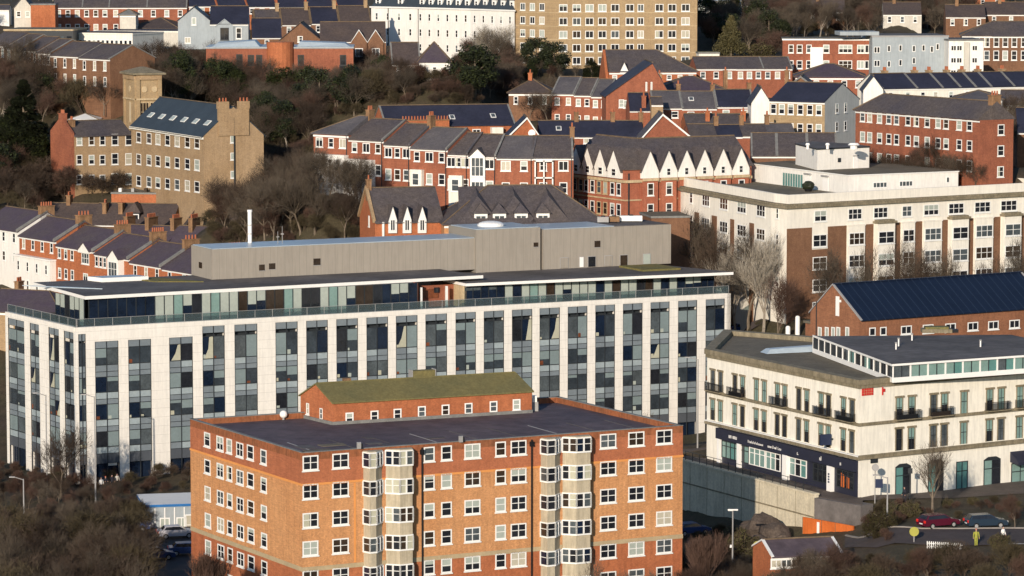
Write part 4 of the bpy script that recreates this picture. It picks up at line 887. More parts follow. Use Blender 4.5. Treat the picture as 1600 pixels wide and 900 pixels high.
q2_ = Bld('lift_housing', 'white box shaped plant room with dark roof rim topmost on the hotel', 'plant room', [l.xy, a.xy, r_.xy, r_.xy+Vector((-2, 6)), l.xy+Vector((3, 5))], zr2, zr2+a.y*(266-234)/FP, 1, anchor=False)
b = MB(); b.prism([tuple(p) for p in q2_.P], .003, q2_.h, 'render_white', top='felt_grey'); q2_.part('wall', b); b = MB(); b.prism([tuple(p) for p in q2_.inset(-.1)], q2_.h+.001, q2_.h+.2, 'metal_dark', top='felt_grey'); q2_.part('roof', b)
u, z = q2_.hit(1, 1311, 250); d = MB(); q2_.fbox(d, 1, u-.25, u+.25, z-.3, z+.3, .003, .15, 'metal_dark'); q2_.part('vent', d)
u, z = q2_.hit(1, 1337, 258); d = MB(); q2_.fbox(d, 1, u-.45, u+.45, .003, 1.8, .003, .06, 'metal_white'); q2_.fbox(d, 1, u-.55, u+.55, 1.8, 1.95, .003, .12, 'metal_grey'); q2_.part('door', d)
for px, lb in ((1262, 'leftmost of the three small cowls on the white plant room'), (1293, 'middle one of the three small cowls on the white plant room'), (1334, 'widest cowl, at the right on the white plant room')):
    d = MB(); w_ = .9 if px == 1334 else .35; d.tube((0, 0, .002), (0, 0, .6), w_*.6, w_*.6, 'metal_white', 9); d.tube((0, 0, .6), (0, 0, .9), w_, w_*.7, 'metal_white', 9); e = obj('roof_cowl', d, None, onz(px, 233, zr2+q2_.h+.2)); tag(e, lb, 'roof cowl')
# ================================================================ the hillside behind
def dormer(s, u, y0, w_=1.7, h_=1.5, z=None, kind='hip', wm='trim_white', rm='slate', back=3.0, g=None):
    """a dormer on the front slope: cheeks, little roof, window"""
    z = s.h if z is None else z; b = MB()
    b.box(u-w_/2, u+w_/2, y0, y0+back, z-.3, z+h_, wm); o = obj('dormer', b, s.e); r = MB()
    if kind == 'hip': r.add([(u-w_/2-.25, y0-.25, z+h_), (u+w_/2+.25, y0-.25, z+h_), (u+w_/2+.25, y0+back, z+h_), (u-w_/2-.25, y0+back, z+h_), (u, y0+w_*.45, z+h_+w_*.75), (u, y0+back, z+h_+w_*.75)], [(3, 2, 1, 0), (0, 1, 4), (1, 2, 5, 4), (3, 0, 4, 5), (2, 3, 5)], rm)
    else: r.hexa([(u-w_/2-.2, y0-.2, z+h_), (u+w_/2+.2, y0-.2, z+h_), (u, y0-.2, z+h_+w_*.8)], [(u-w_/2-.2, y0+back, z+h_), (u+w_/2+.2, y0+back, z+h_), (u, y0+back, z+h_+w_*.8)], rm)
    obj('dormer_roof', r, o); m = wmesh('two', w_-.25, h_-.35, g if g is not None else random.choice([0, 0, 3]), sill=False); obj('window', m[0], o, (u, y0-.001, z+.15)); return o
def front_gable(s, i, u, w_, z, hg, proj_=.25, back=4.0, wm='render_white', rm='slate', window=True, base=0.0, wf=(.8, 1.3), g=None):
    """triangular gable standing on wall i, its own little roof running back into the main one"""
    F_ = lambda uu, off, zz: tuple(s.pt(i, uu, zz, off)); a = -back
    b = MB(); b.hexa([F_(u-w_/2, proj_, z-base), F_(u+w_/2, proj_, z-base), F_(u+w_/2, proj_, z), F_(u, proj_, z+hg), F_(u-w_/2, proj_, z)], [F_(u-w_/2, a, z-base), F_(u+w_/2, a, z-base), F_(u+w_/2, a, z), F_(u, a, z+hg), F_(u-w_/2, a, z)], wm)
    o = s.part('gable', b); r = MB(); k = .14
    for sg in (-1, 1):
        e = u+sg*(w_/2+.1); q = z-.1*hg/(w_/2)
        r.hexa([F_(e, proj_+.12, q+.02), F_(u, proj_+.12, z+hg+.02), F_(u, proj_+.12, z+hg+k+.05), F_(e, proj_+.12, q+k)], [F_(e, a, q+.02), F_(u, a, z+hg+.02), F_(u, a, z+hg+k+.05), F_(e, a, q+k)], rm)
    obj('gable_roof', r, o)
    if window: win(s, i, u, z-base+.25 if base > .5 else z+.1, wf[0], wf[1], 'sash', off=proj_, g=g, sill=False)
    return o

# ---- brick terrace at the lower left
br = [(-34, 352), (30, 368), (88, 383), (148, 396), (203, 409), (254, 419), (322, 429)]
D = 556; grp = 'stepped slate roofed terrace at the lower left'
labs = ['white fronted terraced house at the far left edge, under the long plum slate roof', 'terraced house with white lower front and red upper floor, second from the left edge', 'red brick terraced house with a white gablet over its wide window', 'red brick terraced house with a tall white gabled bay', 'narrow red brick terraced house right of the white gabled bay', 'rightmost house of the stepped terrace, half hidden by the taupe plant box']
for k in range(6):
    a = (br[k][0], br[k][1], D)
    s = house('terraced_house', labs[k], a, (br[k+1][0], 'a', -55), h=9.2, W=10, wall='brick_bright' if k else 'render_white', roof='slate_plum', rise=2.7, win_=(0, 0), group=grp, gut='trim_white')
    wrow(s, 1, 4 if k < 2 else 3 if k in (2,) else 3, [s.h-1.95, s.h-5.0], 1.0, 1.55, 'sash', u1=s.L*(.5 if k == 2 else .35 if k == 3 else 1))
    b = MB(); b.hexa([(s.L-.5, -.35, s.h-.05), (s.L-.5, s.W/2, s.h+2.75), (s.L-.5, s.W/2, s.h+3.15), (s.L-.5, -.35, s.h+.35)], [(s.L, -.35, s.h-.05), (s.L, s.W/2, s.h+2.75), (s.L, s.W/2, s.h+3.15), (s.L, -.35, s.h+.35)], 'lead'); s.part('coping', b)
    chimney(s, s.L-.4, s.W*.5, s.h+2.6, 1.1, 2.5, .8, [5, 4, 5, 6, 4, 5][k])
    if k in (1,):
        b = MB(); s.fbox(b, 1, 0, s.L-.2, -4, s.h-3.1, .003, 1.0, 'render_white'); s.fbox(b, 1, -.05, s.L-.1, s.h-3.098, s.h-2.85, .003, 1.15, 'trim_white'); o = s.part('bay', b)
        for q in range(4): 
            for z in (s.h-5.3, s.h-8.2): win(s, 1, s.L*(q+.5)/4, z, .8, 1.6, 'sash', off=1.0)
    if k == 2: front_gable(s, 1, s.L*.76, 3.6, s.h-.2, 1.25, .35, 3.5, 'render_white', 'slate_plum', False, .3); win(s, 1, s.L*.76, s.h-2.2, 2.4, 1.7, 'tri', g=3); win(s, 1, s.L*.76, s.h-5.2, 1.5, 1.6, 'two')
    if k == 3: front_gable(s, 1, s.L*.68, 3.4, s.h-.2, 1.3, 1.0, 4, 'render_white', 'slate_plum', False, 7); win(s, 1, s.L*.68, s.h-2.9, 2.7, 2.3, 'tri', off=1.0, g=3); win(s, 1, s.L*.68, s.h-6.0, 2.7, 2.0, 'tri', off=1.0, g=3)
    D -= (s.A.y-s.B.y)
house('terraced_house', 'plum slate roofed house at the left edge just behind the glass block railing', (-30, 486, 505), (96, 'a', -25), h=5, W=11, wall='brick_tan', roof='slate_plum', rise=2.8, kind='hr', win_=(0, 0), chim=[(.12, .7, 3)])
# ---- jumble of brown roofs between the terrace and the mansion
house('brick_cottage', 'long low brown tiled roof left of the little tan gable, behind the lower terrace', (62, 343, 592), (196, 'a', -12), h=4, W=9, wall='brick_brown', roof='slate_brown', rise=2.4, win_=(0, 0), chim=[(.25, .5, 3)])
s = house('flat_roofed_annexe', 'flat roofed building with a bright red brick parapet in front of the sandy brick mansion', (174, 303, 590), (312, 'a', -8), h=5, W=8, wall='brick_bright', roof='felt_brown', kind='flat', win_=(0, 0), cat='annexe')
b = MB()
for k in range(6): b.box(1+k*2.2, 1.5+k*2.2, 1.0, 2, s.h+.302, s.h+.9, ['metal_white', 'metal_grey', 'twig_brown'][k % 3])
s.part('roof_clutter', b)
s = house('brick_cottage', 'brown roofed house with white framed dormer and brick stacks below the red parapet', (142, 350, 577), (268, 'a', -10), h=4, W=10, wall='brick_brown', roof='slate_brown', rise=3.0, win_=(0, 0), chim=[(.12, .3, 2), (.32, .3, 1)])
dormer(s, s.L*.5, 1.2, 2.2, 1.9, rm='slate_brown', wm='metal_dark', g=0)
s = house('brick_cottage', 'small tan brick gable with white marks beside the roof jumble left of the bare wood', (291, 352, 572), (331, 'a', 8), h=4, W=9, wall='brick_tan', roof='slate_brown', rise=3.6, kind='gy', win_=(1, 1), ww=.7, wh=1.5, top=.4)
house('brick_cottage', 'brown roofed house right of the tan gable, partly behind bare trees', (326, 370, 560), (404, 'a', -15), h=4, W=10, wall='brick_brown', roof='slate_brown', rise=3.6, win_=(2, 1), chim=[(.2, .4, 3)])
house('brick_cottage', 'plum slate roof with a row of terracotta pots just behind the stepped terrace', (176, 377, 566), (262, 'a', -25), h=4, W=9, wall='brick_red', roof='slate_plum', rise=2.3, win_=(0, 0), chim=[(.05, .5, 6, 2.6), (.45, .5, 6, 3), (.9, .5, 6, 2.6)])
house('brick_cottage', 'plum slate roof directly behind the left end of the taupe plant box', (262, 385, 560), (340, 'a', -20), h=4, W=9, wall='brick_red', roof='slate_plum', rise=2.9, win_=(0, 0), chim=[(.3, .5, 6, 3)])
# ---- sandy brick mansion with its tower
s = rect('brick_mansion', 'sandy brick mansion with six roof windows and a tall gable end', 'mansion', (205, 196, 600), (318, 213), 10.5, 10.5)
s.rise = 4.7; body(s, 'brick_tan', 4.7, 'x'); gable_roof(s, 4.7, 'slate_teal', ov=.4); gutter(s, 'render_cream', hh=.4, off=.4)
for px in (217, 233, 247, 262, 277, 293, 308):
    for k, py in enumerate((215, 249, 283)):
        u, z = s.hit(1, px, py+(px-217)*.10); win(s, 1, u, z-.85, 2.3, 1.8, 'sash')
for k in range(6): skylight(s, s.L*(.13+k*.155), .38, 1.9, 1.1, 4.7, 5.25, k='blind', frame='trim_white')
b = MB(); b.box(s.L-.5, s.L+.25, 2.6, 7.9, s.h, s.h+4.4, 'brick_tan'); b.box(s.L-.6, s.L+.3, 2.5, 4.4, s.h+4.4, s.h+5.6, 'brick_tan'); b.box(s.L-.6, s.L+.3, 6.1, 8.0, s.h+4.4, s.h+5.6, 'brick_tan'); c = s.part('chimney', b)
for y in (2.9, 3.5, 4.0, 6.5, 7.1, 7.7): obj('chimney_pot', POT, c, (s.L-.15, y, s.h+5.6))
b = MB(); b.tube((s.L+.15, 5.3, -1), (s.L+.15, 5.3, s.h+3), .12, .12, 'metal_dark', 5); s.part('drainpipe', b)
for z in (3.5, 6.5, 9.3): win(s, 2, 5.0, z, .7, 1.2, 'one', g=4)
s = rect('mansion_wing', 'lower wing of the sandy mansion with a red gable end', 'mansion wing', (116, 213, 606), (206, 210), 10, 9)
s.rise = 2.3; body(s, 'brick_tan', 2.3, 'x'); gable_roof(s, 2.3, 'slate', ov=.3)
for px in (124, 143, 160, 179.5, 201):
    for py in (220, 250, 281):
        u, z = s.hit(1, px, py); win(s, 1, u, z-.8, 1.15 if px < 170 else 1.3, 1.7 if px < 170 else 2.0, 'sash')
b = MB(); y = s.W; b.hexa([(-.003, 0, -4), (-.003, y, -4), (-.003, y, s.h+.6), (-.003, y/2, s.h+3.3), (-.003, 0, s.h+.6)], [(-.5, 0, -4), (-.5, y, -4), (-.5, y, s.h+.6), (-.5, y/2, s.h+3.3), (-.5, 0, s.h+.6)], 'brick_red'); s.part('gable_wall', b)
chimney(s, -.1, 4.5, s.h+2.6, 1.1, 1.6, .9, 4, m='brick_red'); chimney(s, .9, 3.0, s.h+1.6, 1.0, 1.0, .9, 2)
tw_ = at(212, 117, 620); tf = along(tw_, 22, 252).xy; tb = tw_.xy+Vector((-sin(R(22)), cos(R(22))))*8.0
s = Bld('brick_tower', 'square sandy brick water tower with shallow hipped cap behind the mansion', 'tower', [tb, tw_.xy, tf, tf+(tb-tw_.xy)], tw_.z-16, tw_.z)
s.P[0] = s.P[1]+(s.P[0]-s.P[1]).normalized()*min(7.5, (s.P[0]-s.P[1]).length); s.P[3] = s.P[0]+(s.P[2]-s.P[1])
P = [tuple(p) for p in s.P]; b = MB(); b.prism(P, -5, s.h, 'brick_yellow')
for i in (0, 1):
    L = s.fr(i)[2]
    for u in (0, L-.7): s.fbox(b, i, u, u+.7, -5, s.h-.9, .003, .25, 'brick_yellow')
    s.fbox(b, i, 0, L, s.h-.9, s.h, .003, .3, 'brick_tan'); s.fbox(b, i, 0, L, s.h-4.5, s.h-4.2, .003, .3, 'trim_sand')
s.part('wall', b); b = MB(); Q = [tuple(p) for p in s.inset(-.7)]; cx = sum(p[0] for p in P)/4; cyy = sum(p[1] for p in P)/4
b.prism(Q, s.h+.001, s.h+.3, 'stone_trim'); b.prism(Q, s.h+.3, s.h+1.3, 'stone_trim', P2=[(cx+(p[0]-cx)*.12, cyy+(p[1]-cyy)*.12) for p in Q]); s.part('roof', b)
for i, us in ((0, (.5,)), (1, (.33, .72))):
    L = s.fr(i)[2]
    for f in us:
        win(s, i, L*f, s.h-8.5, 1.7 if i else 1.1, 3.6, 'tri' if i else 'two', g=2 if i else 5, fr='trim_sand')
        for q in (-.5, 0, .5): b = MB(); b.tube((0, -.1, 0), (0, .02, 0), .55, .55, 'trim_sand', 10); 
        s.put('roundel', b, i, L*f, s.h-2.6, .02)
s = house('thatched_hut', 'small hut with a grey brown pyramid roof left of the water tower', (86, 187, 640), (136, 'a', 5), h=4, W=6, wall='render_pale', roof='felt_brown', rise=3.3, kind='hlr', win_=(0, 0), cat='hut')
s = house('garden_pavilion', 'low white roofed pavilion behind the mansion wing roof', (108, 188, 628), (152, 'a', 0), h=3, W=6, wall='render_white', roof='trim_white', rise=1.1, kind='hlr', win_=(0, 0), cat='pavilion')
# ---- long red and white terrace in the middle
br = [(490, 209, -40), (545, 217, -40), (600, 225, -38), (642, 231, -35), (700, 240, -25), (732, 243, -15), (776, 246, -8), (833, 246, 0), (896, 244, 0)]
D = 537; grp = 'curving red brick and white terrace in the middle'
names = ['leftmost house of the curving red terrace, white rendered below with bare end wall', 'second house of the curving red terrace, tall white bays behind pale branches', 'third house of the curving red terrace, half white and half red', 'fourth house of the curving red terrace, with drainpipe and small windows', 'house of the curving red terrace left of the white glazed gablet', 'narrow house of the curving red terrace with a white glazed gablet', 'house of the curving red terrace right of the white glazed gablet', 'red terrace house with open white balcony frame, next to the pointed gables']
for k in range(8):
    x0, y0_, th = br[k]
    s = house('terraced_house', names[k], (x0, y0_, D), (br[k+1][0], 'a', th), h=9.4, W=10, wall='brick_red', roof='slate' if k % 3 else 'slate_grey', rise=2.8, kind='hl' if k == 0 else 'gx', win_=(0, 0), group=grp, chim=[(.98, .5, 3, 1.2)] if k in (0, 2, 7) else ())
    n = 3 if k < 5 else 2
    for q in range(n): win(s, 1, s.L*(q+.5)/n, s.h-2.0, (1.15 if (q+k) % 2 else 1.5), 1.5, 'sash' if (q+k) % 2 else 'two')
    for q in range(n): win(s, 1, s.L*(q+.5)/n, s.h-5.4, 1.2, 1.7, 'sash')
    if k < 2:
        b = MB(); s.fbox(b, 1, .9 if k == 0 else 0, s.L-.1 if k == 0 else s.L*.75, -3, s.h-3.0, .003, 1.0, 'render_white'); s.part('bay', b)
        for q in range(4):
            for z in (s.h-5.3, s.h-8.3): win(s, 1, s.L*(.2+q*.2 if k == 0 else .1+q*.18), z, .8, 1.7, 'sash', off=1.0, weights=[40, 10, 10, 20, 0, 0, 5, 0, 0])
    if k in (3, 4):
        b = MB(); u = s.L*(.45 if k == 4 else .2); s.fbox(b, 1, u-1.1, u+1.1, -3, s.h-3.2, .003, .7, 'render_cream'); s.part('bay', b); win(s, 1, u, s.h-5.6, 1.3, 1.9, 'sash', off=.7, g=3)
    if k == 5:
        front_gable(s, 1, s.L*.35, 2.3, s.h-.1, 1.1, .5, 3.5, 'trim_white', 'slate', False, 6.5); win(s, 1, s.L*.35, s.h-3.1, 2.0, 2.9, 'tri', off=.5, g=3); win(s, 1, s.L*.35, s.h-6.4, 2.0, 2.6, 'tri', off=.5, g=3)
    if k == 7:
        b = MB()
        for u in (.3, 1.6, 2.9): s.fbox(b, 1, u-.1, u+.1, 0, s.h-.3, .5, .7, 'trim_white')
        for z in (s.h-3.1, s.h-.6): s.fbox(b, 1, .2, 3.0, z, z+.2, .003, .7, 'trim_white')
        s.part('balcony', b)
    pipe(s, 1, br[k+1][0]-3, 'metal_dark')
    b = MB(); e = s.L; b.hexa([(e-.3, -.3, s.h-.05), (e-.3, s.W/2, s.h+2.8), (e-.3, s.W/2, s.h+3.1), (e-.3, -.3, s.h+.25)], [(e, -.3, s.h-.05), (e, s.W/2, s.h+2.8), (e, s.W/2, s.h+3.1), (e, -.3, s.h+.25)], 'lead' if k % 2 else 'slate_grey'); s.part('coping', b)
    D += (s.B.y-s.A.y)
# ---- mansion block with white pointed gables
a = at(977, 266, 516); p0 = a.xy+Vector((-cos(R(60)), sin(R(60))))*16.5; p2 = along(a, 28, 1174).xy; n2 = Vector((-sin(R(28)), cos(R(28))))
s = Bld('gabled_mansion_block', 'brick mansion block with a row of ten white pointed gables', 'mansion block', [p0, a.xy, p2, p2+n2*10, a.xy+Vector((-1.5, 11)), p0+Vector((9, 5))], a.z-9.5, a.z, 1)
b = MB(); b.prism([tuple(p) for p in s.P], -5, s.h, 'brick_pink'); s.part('wall', b)
F0, F1 = s.fr(0), s.fr(1); ri = 4.2; I = s.inset(5.0); n = len(s.P); E = s.inset(-.25)
rm = [I[0]+(s.P[0]-s.P[1]).normalized()*5, I[1], I[2]+(s.P[2]-s.P[1]).normalized()*5]; b = MB(); Z = s.h
def v3(p, z): return (p[0], p[1], z)
for (e0, e1, r0, r1) in ((E[0], E[1], rm[0], rm[1]), (E[1], E[2], rm[1], rm[2])):
    b.hexa([v3(e0, Z), v3(e1, Z), v3(r1, Z+ri), v3(r0, Z+ri)], [v3(e0, Z+.16), v3(e1, Z+.16), v3(r1, Z+ri+.16), v3(r0, Z+ri+.16)], 'slate')
b.hexa([v3(rm[0], Z+ri-.02), v3(rm[1], Z+ri-.02), v3(s.P[4], Z), v3(s.P[5], Z)], [v3(rm[0], Z+ri+.14), v3(rm[1], Z+ri+.14), v3(s.P[4], Z+.16), v3(s.P[5], Z+.16)], 'slate'); b.hexa([v3(rm[1], Z+ri-.02), v3(rm[2], Z+ri-.02), v3(s.P[3], Z), v3(s.P[4], Z)], [v3(rm[1], Z+ri+.14), v3(rm[2], Z+ri+.14), v3(s.P[3], Z+.16), v3(s.P[4], Z+.16)], 'slate')
b.hexa([v3(s.P[0], Z), v3(rm[0], Z+ri), v3(s.P[5], Z)], [v3(s.P[0]+Vector((.3, 0)), Z), v3(rm[0]+Vector((.3, 0)), Z+ri), v3(s.P[5]+Vector((.3, 0)), Z)], 'brick_pink'); b.hexa([v3(s.P[2], Z), v3(rm[2], Z+ri), v3(s.P[3], Z)], [v3(s.P[2]-Vector((.3, 0)), Z), v3(rm[2]-Vector((.3, 0)), Z+ri), v3(s.P[3]-Vector((.3, 0)), Z)], 'brick_pink')
b.tube(v3(rm[0], Z+ri+.1), v3(rm[1], Z+ri+.1), .16, .16, 'ridge_tile', 5); b.tube(v3(rm[1], Z+ri+.1), v3(rm[2], Z+ri+.1), .16, .16, 'ridge_tile', 5)
for i, f_ in ((0, .5), (1, .2), (1, .48), (1, .76)):
    p = s.pt(i, s.fr(i)[2]*f_, 0, -2.5)
s.part('roof', b)
for i, pxs, hh_ in ((0, (903, 921, 941, 962), 3.2), (1, (1014, 1043, 1071, 1099, 1128, 1156), 3.1)):
    for px in pxs:
        u = s.hit(i, px, 262)[0]; w_ = 4.0 if i == 0 else 3.0
        front_gable(s, i, u, w_, Z-.3, hh_, .35, 4.5, 'render_white', 'slate', px != 1014, 1.0, (.8 if i else 1.3, 1.2), g=0)
        if i == 1:
            b = MB(); s.fbox(b, 1, u-1.3, u+1.3, -3, Z-1.3, .003, .5, 'brick_pink'); s.fbox(b, 1, u-1.4, u+1.4, Z-1.7, Z-1.302, .51, .7, 'trim_sand'); s.part('bay', b)
        for q, z in enumerate((Z-3.9, Z-7.0)):
            for du in ((-.9, .9) if i == 0 else (0,)):
                b = MB(); w2 = 1.2 if i == 0 else 1.1
                win(s, i, u+du, z, w2, 1.9, 'sash', off=.5 if i else 0, fr='trim_sand' if px in (903, 941) else 'trim_white')
for i in (0, 1):
    b = MB(); L = s.fr(i)[2]; s.fbox(b, i, 0, L, Z-1.9, Z-1.5, .003, .3, 'trim_sand'); s.fbox(b, i, 0, L, Z-4.6, Z-4.4, .003, .12, 'trim_sand'); s.part('string_course', b)
for px in (982, 1027, 1056, 1085): pipe(s, 1, px, 'metal_dark', top=Z-.5, r=.12)
house('brick_block', 'plain brown brick block with flat roof between the gabled block and the white hotel', (1018, 341, 503), (1078, 'a', 10), h=9, W=8, wall='brick_brown', roof='felt_brown', kind='flat', win_=(0, 0), cat='brick block')
# ---- brick schoolhouse and its big hipped neighbour
s = house('schoolhouse', 'orange brick schoolhouse with steep end gable and three pointed white dormers', (586, 347, 500), (693, 'a', 14), h=7, W=11, wall='brick_bright', roof='slate', rise=4.4, win_=(0, 0), cat='schoolhouse', gut=None, chim=[(.02, .5, 1, .9), (.55, .8, 2, 1.6, 'brick_bright')])
for px in (613, 635.5, 659):
    u, z = s.hit(1, px, 350); front_gable(s, 1, u, 1.25, z+.6, 2.0, .3, 2.5, 'trim_white', 'slate', False, 1.9); win(s, 1, u, z-1.0, .85, 1.7, 'two', off=.3, g=0, sill=False); win(s, 1, u, z-3.6, 1.0, 1.4, 'sash')
win(s, 0, s.fr(0)[2]*.62, s.h-1.0, .9, 1.6, 'two', g=3)
b = MB(); s.fbox(b, 1, 1.0, 1.3, 0, s.h, .05, .3, 'metal_white'); s.part('drainpipe', b)
b = MB(); b.hexa([(-.35, 0, s.h-.1), (-.35, 5.5, s.h+4.4), (-.35, 5.5, s.h+4.9), (-.35, 0, s.h+.4)], [(.1, 0, s.h-.1), (.1, 5.5, s.h+4.4), (.1, 5.5, s.h+4.9), (.1, 0, s.h+.4)], 'brick_tan'); b.hexa([(-.35, 5.5, s.h+4.4), (-.35, 11, s.h-.1), (-.35, 11, s.h+.4), (-.35, 5.5, s.h+4.9)], [(.1, 5.5, s.h+4.4), (.1, 11, s.h-.1), (.1, 11, s.h+.4), (.1, 5.5, s.h+4.9)], 'brick_tan'); s.part('coping', b)
s = house('hipped_hall', 'large dark hipped roof with four white dormers right of the schoolhouse', (694, 352, 497), (946, 'a', 6), h=7, W=14, wall='brick_orange', roof='slate', rise=5.2, kind='hlr', win_=(0, 0), cat='hall')
for px in (752, 781, 815, 849):
    u = s.hit(1, px, 345)[0]; dormer(s, u, .5, 1.9, 1.6, back=3)
b = MB()
for f_ in (.22, .45, .66):
    u = s.L*f_; W2 = 7; b.add([(u-3, -.2, s.h+.2), (u+3, -.2, s.h+.2), (u, 3.2, s.h+3.9), (u, W2, s.h+5.1), (u-2.5, W2, s.h+5.0), (u+2.5, W2, s.h+5.0)], [(0, 1, 2), (1, 5, 3, 2), (0, 2, 3, 4)], 'slate')
s.part('cross_roof', b)
# ---- long dark roof with skylights above the red terrace and its neighbours
s = house('long_brick_hall', 'long dark slate roofed brick building with two skylights above the curving terrace', (602, 197, 576), (805, 'a', 14), h=5.5, W=10, wall='brick_bright', roof='slate_dark', rise=3.0, win_=(0, 0), cat='hall', verge='lead', gut=None, sky_=((.53, .35), (.85, .4)))
b = MB(); u0_, u1_ = s.hit(1, 626, 200)[0], s.hit(1, 699, 200)[0]; b.box(u0_, u1_, -1.4, -.4, -2, s.h+.9, 'brick_bright'); b.box(u0_-.05, u1_+.05, -1.5, -.3, s.h+.9, s.h+1.05, 'chimney_brick'); o = s.part('chimney', b)
for k in range(16): obj('chimney_pot', POT, o, (u0_+.2+(u1_-u0_-.4)*k/15, -.9, s.h+1.05))
b = MB(); u0_, u1_ = s.hit(1, 766, 205)[0], s.hit(1, 783, 205)[0]; s.fbox(b, 1, u0_, u1_, -1, s.h-.4, .003, 1.5, 'render_cream'); s.part('porch', b); win(s, 1, s.L*.15, s.h-1.5, 1.6, 1.1, 'two', g=0); wrow(s, 1, 2, [s.h-1.9], 1.4, 1.2, 'two', s.L*.55, s.L*.75)
s = house('gabled_house', 'brick gable edged with white boards between the long dark roof and the row of slates', (794, 214, 562), (843, 'a', 3), h=5, W=9, wall='brick_bright', roof='slate_dark', rise=3.0, kind='gy', ridge=.6, win_=(0, 0), verge='trim_white')
u, z = s.hit(1, 831, 208); b = MB(); b.tube((0, -.12, 0), (0, -.003, 0), .6, .6, 'metal_white', 12); s.put('satellite_dish', b, 1, u, z, 0)
D = 566
for k, (x0, x1, lb) in enumerate(((843, 905, 'dark slate roofed house with one skylight right of the white edged gable'), (905, 962, 'dark slate roofed house in the middle of the row behind the white gables'), (962, 1006, 'dark slate roofed house just left of the large white edged red gable'))):
    s = house('row_house', lb, (x0, 213, D), (x1, 'a', 3), h=5, W=8, wall='brick_red' if k != 2 else 'render_cream', roof='slate_dark', rise=2.2, win_=(2, 1), ww=1.6, wh=.9, top=1.2, style='two', chim=[(.97, .5, 2, .9)], sky_=((.5, .45),) if k == 0 else ()); D += s.B.y-s.A.y
s = house('gabled_house', 'large triangular red brick gable with white bargeboard above the pointed gables', (1004, 215, 553), (1079, 'a', 2), h=5, W=9, wall='brick_red', roof='slate_grey', rise=3.6, kind='gy', ridge=.42, win_=(0, 0), verge='trim_white')
D = 560
rng = [(1078, 1120, 212), (1120, 1160, 213), (1160, 1200, 212), (1200, 1243, 211)]
for k, (x0, x1, y) in enumerate(rng):
    s = house('row_house', 'slate roofed house, %s in the lower row right of the large red gable' % ORD[k], (x0, y, D), (x1, 'a', 5), h=5, W=8, wall='brick_red', roof=['slate', 'slate_dark', 'slate', 'slate_grey'][k], rise=1.5, win_=(0, 0), chim=[(.1, .5, 2, .9)] if k else ()); D += s.B.y-s.A.y
D = 578
for k, (x0, x1) in enumerate([(1072, 1130), (1130, 1185), (1185, 1232)]):
    s = house('row_house', 'slate roofed house, %s in the upper row right of the large red gable' % ORD[k], (x0, 196, D), (x1, 'a', 3), h=5, W=8, wall='brick_bright', roof='slate', rise=1.6, win_=(0, 0), chim=[(.6, .2, 2, 1.0, 'brick_bright')]); D += s.B.y-s.A.y
D = 536
for k, (x0, x1) in enumerate([(1174, 1214), (1214, 1262), (1262, 1308)]):
    s = house('row_house', 'dark slate roof with pale coping, %s of the three behind the hotel penthouse' % ORD[k], (x0, 243, D), (x1, 'a', -3), h=6, W=12, wall='brick_brown', roof='slate', rise=3.0, win_=(0, 0), verge='lead'); D += s.B.y-s.A.y
# ---- big red gable end and the roofs around it
s = house('tall_gable_house', 'tall red brick house with a broad gable end and paired stacks', (947, 150, 600), (1047, 'a', 3), h=7, W=14, wall='brick_red', roof='slate_dark', rise=5.6, kind='gy', ridge=.72, win_=(0, 0), chim=[(.66, .06, 2, 1.0, 'brick_tan'), (.84, .06, 2, 1.0, 'brick_tan')], chim_h=-.6)
win(s, 1, s.L*.24, s.h-2.0, .9, 1.4, 'sash', g=4); win(s, 1, s.L*.31, s.h-2.1, .9, 1.4, 'sash', g=4)
for px in (1010, 1018): u = s.hit(1, px, 120)[0]; win(s, 1, u, s.h+.8, .35, 1.6, 'one', g=4, sill=False)
house('rear_extension', 'low slate roofed brick extension against the tall red gable end', (984, 172, 590), (1016, 'a', 3), h=4, W=8, wall='brick_red', roof='slate_dark', rise=2.6, win_=(0, 0), cat='extension', chim=[(.7, .1, 2, 1.0, 'brick_red')])
house('rear_extension', 'plain tan walled stack of a building right of the low slate extension', (1018, 163, 588), (1036, 'a', 3), h=5, W=5, wall='brick_tan', roof='slate', rise=1.0, win_=(0, 0), cat='extension')
D = 612
for k, (x0, x1, lb) in enumerate(((862, 897, 'left house of the short red terrace with the tall gable end, half behind trees'), (897, 924, 'middle house of the short red terrace left of the tall gable end'), (924, 950, 'right house of the short red terrace, touching the tall gable end'))):
    s = house('row_house', lb, (x0, 146+k*2, D), (x1, 'a', -15), h=6.5, W=11, wall='brick_red', roof=['slate_grey', 'slate', 'slate_grey'][k], rise=2.6, win_=(2, 2), ww=.9, wh=1.3, top=2.0, verge='lead', weights=[20, 5, 5, 10, 30, 20, 5, 0, 0]); D += s.B.y-s.A.y
house('hipped_house', 'brown hipped roof behind bare trees left of the short red terrace', (795, 146, 618), (862, 'a', -5), h=5, W=10, wall='brick_brown', roof='slate_brown', rise=2.4, kind='hlr', win_=(3, 1), ww=.8, chim=[(.45, .5, 3, 1.4, 'brick_bright')])
s = house('big_hipped_house', 'big dark barn like roof with brick end gable below the tan tower block', (952, 113, 640), (1088, 'a', 5), h=6, W=13, wall='brick_bright', roof='slate', rise=3.9, kind='hr', win_=(8, 1), ww=.9, wh=.9, top=1.4, weights=[20, 0, 0, 0, 40, 30, 0, 0, 0])
b = MB(); b.hexa([(-.03, 0, s.h-2), (-.03, s.W, s.h-2), (-.03, s.W/2, s.h+3.95)], [(-.5, 0, s.h-2), (-.5, s.W, s.h-2), (-.5, s.W/2, s.h+3.95)], 'brick_bright'); s.part('gable_wall', b)
front_gable(s, 1, s.L*.17, 1.6, s.h+.1, 1.7, .2, 3, 'trim_white', 'slate', False, .4)
D = 652
